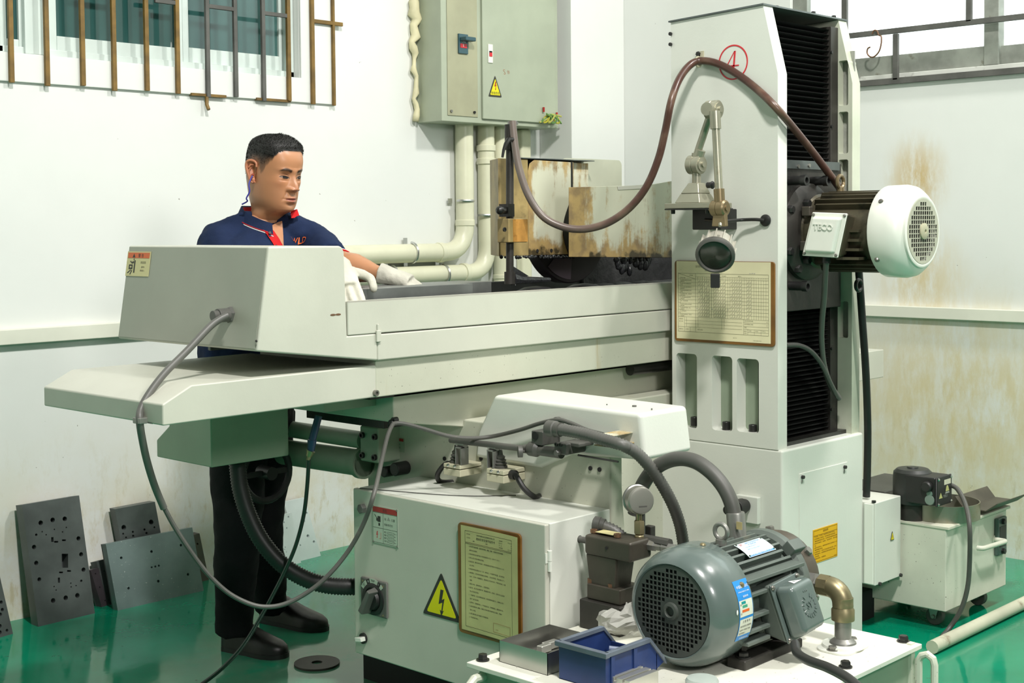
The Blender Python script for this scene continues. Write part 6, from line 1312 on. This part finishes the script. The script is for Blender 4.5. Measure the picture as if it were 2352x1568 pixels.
# ================================================================ THE OPERATOR
def attr_mat(name, rough, spec=.5, bump=0):
    m, nt, b = nodes(name); a = N(nt, 'ShaderNodeVertexColor', layer_name='tone')
    nt.links.new(a.outputs[0], b.inputs['Base Color']); b.inputs['Roughness'].default_value = rough; b.inputs['Specular IOR Level'].default_value = spec
    if bump:
        bp = N(nt, 'ShaderNodeBump', i_Strength=bump, i_Distance=.002); nt.links.new(noise(nt, 300, 3), bp.inputs['Height']); nt.links.new(bp.outputs[0], b.inputs['Normal'])
    return m
skin = attr_mat('skin', .38, .5, .05)
def cloth(name, col, bs=220, dirt=None, rough=.85):
    return M(name, col, rough, var=.12, vs=9, dirt=dirt, ds=9, da=.25, bump=.25, bs=bs, spec=.25)
navy = cloth('navy_cotton', (.008, .019, .060)); redc = cloth('red_cotton', (.50, .012, .014)); blackc = cloth('black_trouser', (.006, .006, .007)); glovem = cloth('knit_glove', (.54, .53, .45), 340, (.35, .32, .24))
shoem = M('black_leather', (.012, .011, .010), .38, var=.25, dirt=(.05, .045, .035), ds=9, da=.3); hairm = M('black_hair', (.010, .009, .008), .5, var=.3, bump=.5, bs=260)
SKIN = (.46, .215, .105)
man = thing('person', 'man in navy polo shirt with red placket and white gloves working at the table', 'person', (2.66, 3.62, 0))
FH = R(284); FHD = R(278); F = V((math.cos(FH), math.sin(FH), 0)); Lf = V((-F.y, F.x, 0))          # where he faces, his left
# ---- head: rings of a front and a back half
PRF = [(-.105, .048, .062, .058), (-.07, .043, .056, .052), (-.04, .040, .054, .050), (-.018, .046, .057, .0495), (-.006, .064, .061, .0500), (.004, .086, .065, .0525), (.018, .0935, .069, .0590), (.034, .0945, .073, .0650), (.05, .094, .078, .0685), (.07, .092, .085, .0715), (.09, .0905, .092, .0735), (.11, .0895, .096, .0745), (.13, .0915, .099, .0755), (.15, .0935, .100, .0765), (.17, .0915, .099, .0765), (.19, .083, .093, .0735), (.207, .069, .081, .066), (.221, .048, .060, .050), (.230, .026, .034, .029), (.2335, .004, .006, .005)]
def prof_at(z):
    for i in range(len(PRF)-1):
        if z <= PRF[i+1][0] or i == len(PRF)-2:
            p0, p1, p2, p3 = PRF[max(i-1, 0)], PRF[i], PRF[i+1], PRF[min(i+2, len(PRF)-1)]
            t = (z-p1[0])/(p2[0]-p1[0]); h = p2[0]-p1[0]; out = []
            for k in (1, 2, 3):
                m1 = (p2[k]-p0[k])/(p2[0]-p0[0])*h if p2[0] > p0[0] else 0; m2 = (p3[k]-p1[k])/(p3[0]-p1[0])*h
                out.append((2*t**3-3*t*t+1)*p1[k]+(t**3-2*t*t+t)*m1+(-2*t**3+3*t*t)*p2[k]+(t**3-t*t)*m2)
            return [max(o, .002) for o in out]
def G(x, z, cx, cz, sx, sz): return math.exp(-((x-cx)/sx)**2-((z-cz)/sz)**2)
def sm(a, b, x): t = max(0, min(1, (x-a)/(b-a))); return t*t*(3-2*t)
def bump(x, z):
    ax = abs(x); d = 0
    if .055 < z < .145:
        k = (z-.082)/(.128-.082)
        hgt = .0255-.0205*sm(0, 1, k) if k > 0 else .0255*sm(-.36, -.04, k)
        wd = .0095+.0050*(1-sm(0, .7, k)); d += hgt*math.exp(-(ax/wd)**2)*sm(.150, .128, z)
        d += .0115*G(ax, z, .0155, .0775, .0068, .0068)
    d += -.0085*G(ax, z, .031, .1185, .015, .0095)+.0062*G(ax, z, .0325, .1150, .0125, .0065)+.0045*G(ax, z, .030, .1375, .022, .0065)
    d += -.0018*G(ax, z, .032, .1035, .013, .0025)+.0045*G(ax, z, .046, .098, .019, .016)
    d += .0035*G(x, z, 0, .047, .026, .020)+.0068*G(x, z, 0, .0505, .0180, .0046)*(1-.3*math.exp(-(ax/.003)**2))+.0072*G(x, z, 0, .0385, .0155, .0052)-.0048*G(x, z, 0, .0446, .021, .0018)
    d += -.0045*G(x, z, 0, .0275, .018, .0055)+.0045*G(x, z, 0, .010, .019, .010)-.0012*math.exp(-(ax/.0035)**2)*math.exp(-((z-.061)/.006)**2)
    t = (z-.075)/(.040-.075)
    if -.1 < t < 1.2: d += -.0020*math.exp(-((ax-(.019+.013*t))/.0042)**2)*sm(-.1, .2, t)*sm(1.2, .8, t)
    return d
def hp3(t, z):
    """head surface, t = -180..180 degrees from the front, + towards his left"""
    f, b, w_ = prof_at(z); s, c = math.sin(R(t)), math.cos(R(t)); e = 2/2.35 if c > 0 else 2/2.15
    x = w_*math.copysign(abs(s)**e, s)
    y = (f if c > 0 else b)*math.copysign(abs(c)**e, c)
    if c > 0: y += bump(x, z)*sm(0, .35, c)
    if z < -.004: y -= .034*sm(-.004, -.09, z)
    return V((x, y, z))
def front(x, z):
    f, b, w_ = prof_at(z); k = min(abs(x)/w_, .999); return f*(1-k**2.35)**(1/2.35)+bump(x, z)
HC = PD(629, 398, 4.215); PT = R(11)
FD = V((math.cos(FHD), math.sin(FHD), 0)); LD = V((-FD.y, FD.x, 0)); HU = (EZ*math.cos(PT)+FD*math.sin(PT)).normalized(); HF = (FD*math.cos(PT)-EZ*math.sin(PT)).normalized(); HS = .94
def W(p): return HC+(LD*p.x+HF*(p.y-.002)+HU*(p.z-.114))*HS
HL = [(0, .1985), (26, .197), (40, .192), (50, .180), (60, .162), (70, .146), (77, .122), (82, .116), (86, .138), (92, .150), (104, .150), (112, .12), (125, .085), (140, .06), (180, .05)]
def hairline(t):
    t = abs(t)
    for (a, u), (b, v) in zip(HL, HL[1:]):
        if t <= b: return u+(v-u)*sm(a, b, t)
    return .05
TS = []; t = -180
while t < 180: TS.append(t); t += 1.15 if abs(t) < 76 else 3.2
ZS = [-.105+i*.0016 for i in range(int(.3375/.0016))]+[.2335]
bd = MB(); tone = []
for z in ZS:
    for t in TS:
        p = hp3(t, z); bd.v.append(W(p)); ax = abs(p.x); c = V(SKIN)
        c = c*(1-.10*G(ax, z, .045, .06, .02, .02)); 
        if p.y > 0:
            c = c.lerp(V((.50, .18, .09)), .35*G(p.x, z, 0, .083, .016, .012)+.25*G(ax, z, .046, .092, .018, .014))
            lip = math.exp(-(abs(z-.0448)/(.0078*(1-.75*(ax/.025)**2) if ax < .0235 else .0008))**4) if ax < .0245 else 0
            c = c.lerp(V((.34, .105, .075)), .9*lip); c = c.lerp(V((.16, .05, .04)), .9*math.exp(-((z-.0446)/.0011)**2)*sm(.024, .020, ax))
            c = c.lerp(V((.30, .19, .12)), .30*(G(p.x, z, 0, .018, .03, .014)+.8*G(p.x, z, 0, .0585, .024, .004)))        # shaved beard shade
            c = c.lerp(V((.10, .04, .03)), .85*G(ax, z, .0085, .0735, .0045, .0024)*(1 if z < .0755 else .2))             # nostrils
            bz = .1345+.0050*sm(.012, .032, ax)-.005*sm(.036, .052, ax); c = c.lerp(V((.018, .014, .012)), .93*math.exp(-((z-bz)/(.0052-.0022*sm(.032, .05, ax)))**4)*sm(.010, .015, ax)*sm(.053, .045, ax))
            c = c.lerp(V((.25, .11, .06)), .3*G(ax, z, .032, .1065, .015, .0022))
        hl = hairline(t)
        if z > hl-.006:
            k = sm(hl-.006, hl+.004, z); side = sm(48, 66, abs(t)); c = c.lerp(V((.012, .011, .010)), k*(1-side*(1-(.58+.40*sm(hl, .176, z)))))
        tone.append(c)
n = len(TS); m_ = len(ZS)
for j in range(m_-1):
    for i in range(n): bd.f.append([j*n+i, j*n+(i+1) % n, (j+1)*n+(i+1) % n, (j+1)*n+i])
bd.f.append([(m_-1)*n+i for i in range(n)]); bd.mi += [0]*len(bd.f)
# ears
def ear(sd):
    k0 = len(bd.v); c = V((sd*.0745, -.012, .116)); O = [(.014, -.030), (.006, -.034), (-.002, -.029), (-.008, -.015), (-.015, .0), (-.020, .014), (-.019, .026), (-.010, .033), (.002, .033), (.011, .027), (.014, .016)]
    def E(y, z, out): return W(c+V((sd*(out+.010*sm(.012, -.02, y)), y*1.05, z*1.02)))
    out = spl([V((y, z, 0)) for y, z in O], 4)
    bd.tube([E(p.x, p.y, .006) for p in out], [.0032+.0016*math.sin(math.pi*min(1, i/len(out)*1.1)) for i in range(len(out))], 8)
    cn = V((-.002, .002, 0)); rg = []
    for f, o_ in ((.94, .004), (.75, .000), (.45, -.004), (.2, -.008)): rg.append([E(cn.x+(p.x-cn.x)*f, cn.y+(p.y-cn.y)*f, o_) for p in out])
    bd.rings(rg, False, True)
    bd.tube([E(-.012, .010, .004), E(-.008, .020, .003), E(.002, .022, .001)], [.003, .0035, .002], 7); bd.tube([E(-.009, -.014, .003), E(-.011, .002, .004), E(-.006, .012, .002)], [.0025, .0035, .002], 7)
    bd.ball(E(.005, -.026, .001), (.007, .006, .008), 12, 8)
    bd.rings([[E(p.x*.6, p.y*.75, -.012+.004*0) for p in out], [E(p.x*.95, p.y*.95, .002) for p in out]], False, False)
    for q in range(k0, len(bd.v)): tone.append(V((.50, .20, .105)))
ear(1); ear(-1)

# ---- joints
SR, SL = PD(503, 562, 4.20), PD(716, 556, 4.30); ER, WR = PD(600, 720, 3.98), PD(776, 612, 3.70)
ELb, WL = PD(776, 606, 4.14), PD(880, 632, 4.00)
NB = PD(603, 508, 4.255); CH = (SR+SL)/2-EZ*.10; WA = PD(556, 800, 4.33); PV = PD(575, 930, 4.37)
HR, HLg = PD(549, 960, 4.34), PD(612, 960, 4.47); KR, KL = PD(545, 1225, 4.33), PD(600, 1205, 4.50); AR, AL = PZ(.085, 537, 1440), PZ(.085, 622, 1385)
def limb(mb, pts, rs, n=16): P = spl(pts, 5); m = len(P); r = []; [r.append(rs[min(int(i/5), len(rs)-2)]*(1-(i/5-min(int(i/5), len(rs)-2)))+rs[min(int(i/5), len(rs)-2)+1]*(i/5-min(int(i/5), len(rs)-2))) for i in range(m)]; return mb.tube(P, r, n)
def torso(mb, lev, n=28):
    """(centre, half width, half depth) levels, widths along his left, depths along his facing"""
    return mb.rings([[c+Lf*(w_*math.copysign(abs(math.cos(t))**.85, math.cos(t)))+F*(d_*math.sin(t)) for t in [2*math.pi*i/n for i in range(n)]] for c, w_, d_ in lev])
def fuse(mb, name, mat, parent, voxel, smooth=6, wr=0, wsc=.08):
    o = mb.build(name, mat, parent, smooth=True, ang=180)
    r = o.modifiers.new('r', 'REMESH'); r.mode = 'VOXEL'; r.voxel_size = voxel; r.use_smooth_shade = True
    s = o.modifiers.new('s', 'SMOOTH'); s.factor = .5; s.iterations = smooth
    if wr:
        tx = bpy.data.textures.new(name, 'CLOUDS'); tx.noise_scale = wsc; tx.noise_depth = 2
        d = o.modifiers.new('d', 'DISPLACE'); d.texture = tx; d.strength = wr; d.mid_level = .5; d.texture_coords = 'LOCAL'
    dg = bpy.context.evaluated_depsgraph_get(); me = bpy.data.meshes.new_from_object(o.evaluated_get(dg)); o.modifiers.clear()
    old = o.data; o.data = me; bpy.data.meshes.remove(old); me.name = name
    me.polygons.foreach_set('use_smooth', [True]*len(me.polygons)); return o
# ---- body under the clothes (one mesh with the head)
b2 = MB()
torso(b2, [(PV-EZ*.02, .12, .085), (WA, .125, .085), (CH-EZ*.04, .145, .09), (CH+EZ*.06, .14, .08), (NB-EZ*.03, .075, .06), (NB+EZ*.02, .055, .052)])
for s, e, w_ in ((SR, ER, WR), (SL, ELb, WL)): limb(b2, [s, (s+e)/2, e, (e*.62+w_*.38), (e*.2+w_*.8), w_+(w_-e).normalized()*.012], [.044, .043, .044, .0445, .027, .020])
for h, k, a in ((HR, KR, AR), (HLg, KL, AL)): limb(b2, [h, (h+k)/2, k, (k*.6+a*.4), a], [.078, .068, .05, .045, .032])
o = fuse(b2, 'tmp_body', skin, man, .0085, 5); me = o.data; k0 = len(bd.v)
org = ORG['person' if 'person' in ORG else man.name]
bd.v += [v.co+org for v in me.vertices]; bd.f += [[i+k0 for i in p.vertices] for p in me.polygons]; bd.mi += [0]*len(me.polygons); tone += [V(SKIN)]*len(me.vertices)
bpy.data.objects.remove(o)
body = bd.build('body', skin, man, ang=75, fix=False)
ca = body.data.color_attributes.new('tone', 'FLOAT_COLOR', 'POINT'); ca.data.foreach_set('color', [x for c in tone for x in (c.x, c.y, c.z, 1)])
# ---- hair: a close cropped cap with stubbly ends
hm = MB(); idx = {}
rng = random.Random(5)
def thick(t, z):
    k = sm(hairline(t)-.002, hairline(t)+.012, z); return (.0006+.0105*sm(.168, .212, z)*(.7+.3*math.cos(R(t))))*k
TH = [t for t in TS][::2]; ZH = [z for z in ZS if z > .04][::2]+[.2335]
for j, z in enumerate(ZH):
    for i, t in enumerate(TH):
        if z < max(hairline(t)-.002, .176 if 46 < abs(t) else 0): continue
        p = hp3(t, z); nrm = (p-V((0, 0, .12))).normalized(); idx[(j, i)] = len(hm.v); hm.v.append(W(p+nrm*(thick(t, z)+rng.uniform(-.0004, .0006))))
for j in range(len(ZH)-1):
    for i in range(len(TH)):
        q = [(j, i), (j, (i+1) % len(TH)), (j+1, (i+1) % len(TH)), (j+1, i)]
        if all(x in idx for x in q): hm.f.append([idx[x] for x in q]); hm.mi.append(0)
hair = hm.build('hair', hairm, man, ang=180, fix=False)
hs = MB()
for i in range(13000):
    t = rng.uniform(-180, 180); z = rng.uniform(.10, .2332)
    if z < hairline(t)+.004 or (z < .176 and rng.random() > sm(hairline(t), .180, z)+.12): continue
    p = hp3(t, z); nrm = (p-V((0, 0, .12))).normalized(); th = thick(t, z); d = (nrm+V((rng.uniform(-.5, .5), .55+rng.uniform(-.4, .4), rng.uniform(-.2, .4)))).normalized()
    a = p+nrm*th*.7; s = nrm.orthogonal().normalized()*.0007; hs.add([W(a+s), W(a-s), W(a+d*(.003+th*.55))], [[0, 1, 2]])
tag(hs.build('hair_stubble', hairm, hair, smooth=False, fix=False), kind='stuff')
# ---- eyes: lids nearly closed, looking down
for sd in (1, -1):
    ec_ = sd*.0322; K = 11; up_, lo_ = [], []
    for i in range(K):
        u = -1+2*i/(K-1); x = ec_+u*.0165; zc = .1140+.0012*(sd*u); op = .0042*math.sqrt(max(0, 1-u*u))
        up_.append((x, zc+op*.95)); lo_.append((x, zc-op*.75))
    def fp(x, z, d): return W(V((x, front(x, z)+d, z)))
    e_ = MB(); e_.add([fp(x, z, .0007) for x, z in up_]+[fp(x, z, .0007) for x, z in lo_], [[i, i+1, K+i+1, K+i] for i in range(K-1)])
    ey = e_.build('eye', M('eye_white', (.22, .15, .11), .6, var=.02) if 'eye_white' not in MATS else MATS['eye_white'], man, fix=False)
    ir = MB(); cx_ = ec_+.0018; zt0 = .1138
    ir.add([fp(cx_+.0092*math.cos(a), max(min(zt0+.0058*math.sin(a), .1178), .1106), .0012) for a in [2*math.pi*i/16 for i in range(16)]], [list(range(16))]); ir.build('iris', M('iris_dark', (.012, .009, .008), .5, var=0, spec=.2) if 'iris_dark' not in MATS else MATS['iris_dark'], ey, fix=False)
    l_ = MB(); l_.tube([fp(x, z, .0013) for x, z in up_], [.0004+.0008*math.sin(math.pi*i/(K-1)) for i in range(K)], 6); l_.build('lash_line', hairm, ey)
    l_ = MB(); l_.tube([fp(x*1.0, z+.0052+.001*math.sin(math.pi*i/(K-1)), .0002) for i, (x, z) in enumerate(up_)], .0006, 5); l_.build('lid_crease', M('lid_crease', (.27, .12, .07), .6, var=0) if 'lid_crease' not in MATS else MATS['lid_crease'], ey)
# ear plug with its blue cord, right ear
pe = W(V((-.084, -.006, .106)))
ep = MB().ball(pe, .0042, 8, 6).build('ear_plug', M('plug_red', (.35, .06, .03), .5, var=.1), man)
MB().tube(spl([pe, PD(572, 422, (pe-CAM).dot(FW)-.01), PD(573, 440, (pe-CAM).dot(FW)-.01), PD(566, 455, (pe-CAM).dot(FW)-.008), PD(568, 462, (pe-CAM).dot(FW)), PD(556, 469, (pe-CAM).dot(FW)+.01)], 6), .0022, 8).build('cord', M('cord_blue', (.03, .03, .30), .5, var=.05), ep)
# ---- polo shirt
sh = MB()
torso(sh, [(PV-EZ*.03, .150, .118), (WA-EZ*.02, .150, .115), (WA+EZ*.10, .155, .112), (CH-EZ*.02, .178, .118), (CH+EZ*.05, .178, .105), (CH+EZ*.10, .165, .092), (NB-EZ*.030, .105, .078), (NB-EZ*.008, .07, .066)])
limb(sh, [SR+(SL-SR).normalized()*.05+EZ*.0, SR, (SR*.55+ER*.45), SR*.15+ER*.85], [.066, .068, .062, .060])
limb(sh, [SL+(SR-SL).normalized()*.05, SL, (SL*.55+ELb*.45), SL*.20+ELb*.80], [.064, .064, .058, .053])
limb(sh, [NB+Lf*.03-EZ*.012, NB*.5+SL*.5+EZ*.012, SL+EZ*.006], [.045, .050, .056]); limb(sh, [NB-Lf*.03-EZ*.012, NB*.5+SR*.5+EZ*.012, SR+EZ*.006], [.045, .050, .056])
shirt = fuse(sh, 'polo_shirt', navy, man, .0075, 5, .016, .06)
from mathutils.bvhtree import BVHTree
def caster(o):
    t = BVHTree.FromPolygons([v.co for v in o.data.vertices], [list(p.vertices) for p in o.data.polygons]); og = ORG[man.name]
    def hit(px, py):
        d = _ray(px, py).normalized(); l, nn_, i, ds = t.ray_cast(CAM-og, d); return (l+og, nn_) if l else (PD(px, py, 4.2), -d)
    return hit
hit = caster(shirt); BV = BVHTree.FromPolygons([v.co for v in shirt.data.vertices], [list(p.vertices) for p in shirt.data.polygons])
def patch(rows, off, name, mt, par):
    """cloth patch lying on the shirt: rows of pixels dropped onto its surface"""
    mb = MB(); P = [[(lambda h: h[0]+h[1]*off)(hit(*q)) for q in r_] for r_ in rows]; k = len(P[0])
    return mb.add([p for r_ in P for p in r_], [[i*k+j, i*k+j+1, (i+1)*k+j+1, (i+1)*k+j] for i in range(len(P)-1) for j in range(k-1)]).build(name, mt, par, fix=False)
def seg(a, b, n): return [(a[0]+(b[0]-a[0])*i/n, a[1]+(b[1]-a[1])*i/n) for i in range(n+1)]
patch([seg((600, 524), (614, 520), 3), seg((612, 540), (628, 532), 3), seg((624, 558), (640, 550), 3), seg((634, 575), (652, 570), 3)], .004, 'placket', redc, shirt)
patch([seg((616, 522), (648, 508), 4), seg((630, 536), (648, 524), 4), seg((641, 552), (649, 545), 4), seg((649, 566), (650, 563), 4)], .0035, 'open_neck', M('skin_chest', SKIN, .5, var=.05), body)
for p in ((619, 543), (632, 566)): h, nn_ = hit(*p); MB().cyl(h+nn_*.003, h+nn_*.006, .0042, n=14).build('button', M('button_navy', (.03, .04, .07), .25, var=.05) if 'button_navy' not in MATS else MATS['button_navy'], shirt)
h, nn_ = hit(686, 561); uu = (nn_.cross(EZ)*-1).normalized(); uu = uu if uu.dot(RT) > 0 else -uu
vv = nn_.cross(uu); vv = vv if vv.z > 0 else -vv
lg_ = MB(); lg_.text('WLD', .030, h+nn_*.007, uu, vv, 'CENTER', sx=.95); lg_.v = [(lambda r: r[0]+ORG[man.name]+r[1]*.003)(BV.find_nearest(p-ORG[man.name])) for p in lg_.v]; lg_.build('chest_lettering', M('logo_orange', (.85, .16, .02), .5, var=0), shirt, fix=False)
# collar: stand and falling flap round the neck, open in front
def ring_pt(a, r, up):
    d = -F*math.cos(R(a))+Lf*math.sin(R(a)); dip = .060*sm(20, 165, abs(a)); return NB+F*(.008+.018*sm(60, 160, abs(a)))+EZ*(.044+up-dip)+d*r
cl = MB(); ci = MB(); pp = MB(); A_ = list(range(-138, 139, 6))
t0_, t1_, t2_, t3_ = [], [], [], []
for a in A_:
    e_ = sm(120, 158, abs(a)); t0_.append(ring_pt(a, .064, 0)); t1_.append(ring_pt(a, .070, .004)); t2_.append(ring_pt(a, .086+.010*e_, -.030-.012*e_)); t3_.append(ring_pt(a, .082+.010*e_, -.032-.012*e_))
L_ = [t0_, t1_, t2_, t3_]; k = len(A_)
cl.add([p for r_ in L_ for p in r_], [[i*k+j, i*k+j+1, (i+1)*k+j+1, (i+1)*k+j] for i in range(3) for j in range(k-1)])
col_ = cl.build('collar', navy, shirt, fix=False)
ti = [ring_pt(a, .061, -.052) for a in A_]; ci.add(ti+[p for p in t0_], [[j, j+1, k+j+1, k+j] for j in range(k-1)]); ci.build('collar_lining', redc, col_, fix=False)
MB().tube(t2_, .0016, 6).build('piping', whitep, col_); MB().tube([p+EZ*.004+(p-NB)*.004 for p in t2_], .0014, 6).build('piping', redc, col_)
h, nn_ = hit(600, 512); MB().cyl(ring_pt(-132, .092, -.026), ring_pt(-132, .098, -.026), .004, n=12).build('button', chrome, col_)
q = ring_pt(150, .064, -.01); patch([seg((655, 489), (668, 486), 3), seg((664, 498), (680, 495), 3), seg((670, 508), (683, 504), 3)], .022, 'lapel', redc, col_)
q = SL*.20+ELb*.80; ax_ = (ELb-SL).normalized(); a1 = ax_.orthogonal().normalized(); a2 = ax_.cross(a1)
for dd, mt in ((.0, redc), (.005, whitep)): MB().tube([q+ax_*(.046-dd)+(a1*math.cos(t)+a2*math.sin(t))*.047 for t in [2*math.pi*i/28 for i in range(28)]], .003, 6, True).build('sleeve_piping', mt, shirt)
# ---- trousers and shoes
tr_ = MB(); torso(tr_, [(PV+EZ*.06, .150, .112), (PV-EZ*.02, .158, .118), (PV-EZ*.10, .150, .112)])
def leg(h, k, a, rs): limb(tr_, [h+EZ*.03, h*.55+k*.45, k, k*.45+a*.55, a-EZ*.015], rs, 20)
leg(HR, KR, AR, [.098, .088, .073, .066, .058]); leg(HLg, KL, AL, [.096, .086, .070, .062, .055])
fuse(tr_, 'trousers', blackc, man, .009, 5, .014, .07)
def shoe(heel, toe):
    heel, toe = PZ(0, *heel), PZ(0, *toe); d = (toe-heel); L = d.length; d.normalize(); s = EZ.cross(d); rg = []
    for f, w_, h_ in ((.0, .020, .052), (.02, .030, .075), (.12, .036, .088), (.25, .037, .092), (.42, .040, .075), (.58, .046, .058), (.72, .049, .046), (.86, .043, .038), (.95, .028, .030), (1.0, .010, .018)):
        rg.append([heel+d*(f*L)+s*(w_*math.copysign(abs(math.cos(t))**.7, math.cos(t)))+EZ*(.012+max(0, math.sin(t))**.8*h_ if math.sin(t) > 0 else .012) for t in [2*math.pi*i/20 for i in range(20)]])
    o = MB().rings(rg).build('shoe', shoem, man, ang=60)
    MB().rings([[heel+d*(f*L)+s*(w_*c)+EZ*z for c, z in ((1, 0), (1, .014), (-1, .014), (-1, 0))] for f, w_ in ((0, .022), (.03, .034), (.25, .039), (.45, .041), (.62, .049), (.74, .051), (.88, .044), (.97, .026), (1.01, .009))]).build('sole', black, o, ang=60)
shoe((519, 1488), (658, 1510)); shoe((606, 1424), (750, 1449))
# ---- gloved hands, five fingers each
def hand(w, d, up, sd, curl, parent, spread=.0, k_=1.0, thumb_out=.55):
    """wrist w, finger direction d, back of hand up, sd = +1 when the thumb lies along d x up"""
    d = d.normalized(); up = (up-d*up.dot(d)).normalized(); s = d.cross(up)*sd; g = MB()
    rg = []
    for f, w_, t_ in ((-.022, .034, .030), (-.006, .033, .027), (.02, .038, .022), (.055, .043, .020), (.082, .042, .017)):
        rg.append([w+d*f+s*(w_*math.copysign(abs(math.cos(t))**.75, math.cos(t)))+up*(t_*math.sin(t)+.004*math.sin(t)) for t in [2*math.pi*i/18 for i in range(18)]])
    g.rings(rg)
    for k, (o_, L, r) in enumerate(((.031, .072, .0105), (.0105, .080, .0108), (-.0105, .074, .0105), (-.031, .060, .0098))):
        b = w+d*.062+s*o_; p = [b]; dr = (d+s*(o_*spread*12)).normalized(); ang = 0
        for q_, ln in enumerate((.42, .33, .27)):
            ang += curl[k]*(.7, 1.0, .8)[q_]; dv = dr*math.cos(ang)-up*math.sin(ang); p.append(p[-1]+dv*(L*ln+(.018 if q_ == 0 else 0)))
        P = spl(p, 4); g.tube(P, [r*1.12*(1-.22*i/len(P)) for i in range(len(P))], 10); g.ball(P[-1], r*.9, 10, 7)
    b = w+d*.012+s*.030-up*.004; p = [b, b+(d*.55+s*thumb_out-up*.15).normalized()*.034, b+(d*.62+s*thumb_out*.95-up*.2).normalized()*.060, b+(d*.78+s*thumb_out*.72-up*.3).normalized()*.082]
    P = spl(p, 4); g.tube(P, [.0145*(1-.25*i/len(P)) for i in range(len(P))], 10); g.ball(P[-1], .0108, 10, 7)
    g.v = [w+(p-w)*k_ for p in g.v]
    return fuse(g, 'glove', glovem, parent, .0032, 3, .004, .018)
tgt = PD(938, 646, 3.99)
hand(PD(886, 631, 4.00), (tgt-PD(880, 630, 4.0))+EX*.0, (EZ+FW*-.15), -1, [.42, .48, .54, .60], man, 0, .92)
hand(PD(781, 622, 3.68), PD(799, 690, 3.585)-PD(781, 622, 3.68), -FW+EZ*.35, -1, [.12, .10, .10, .12], man, .18, .98, .72)
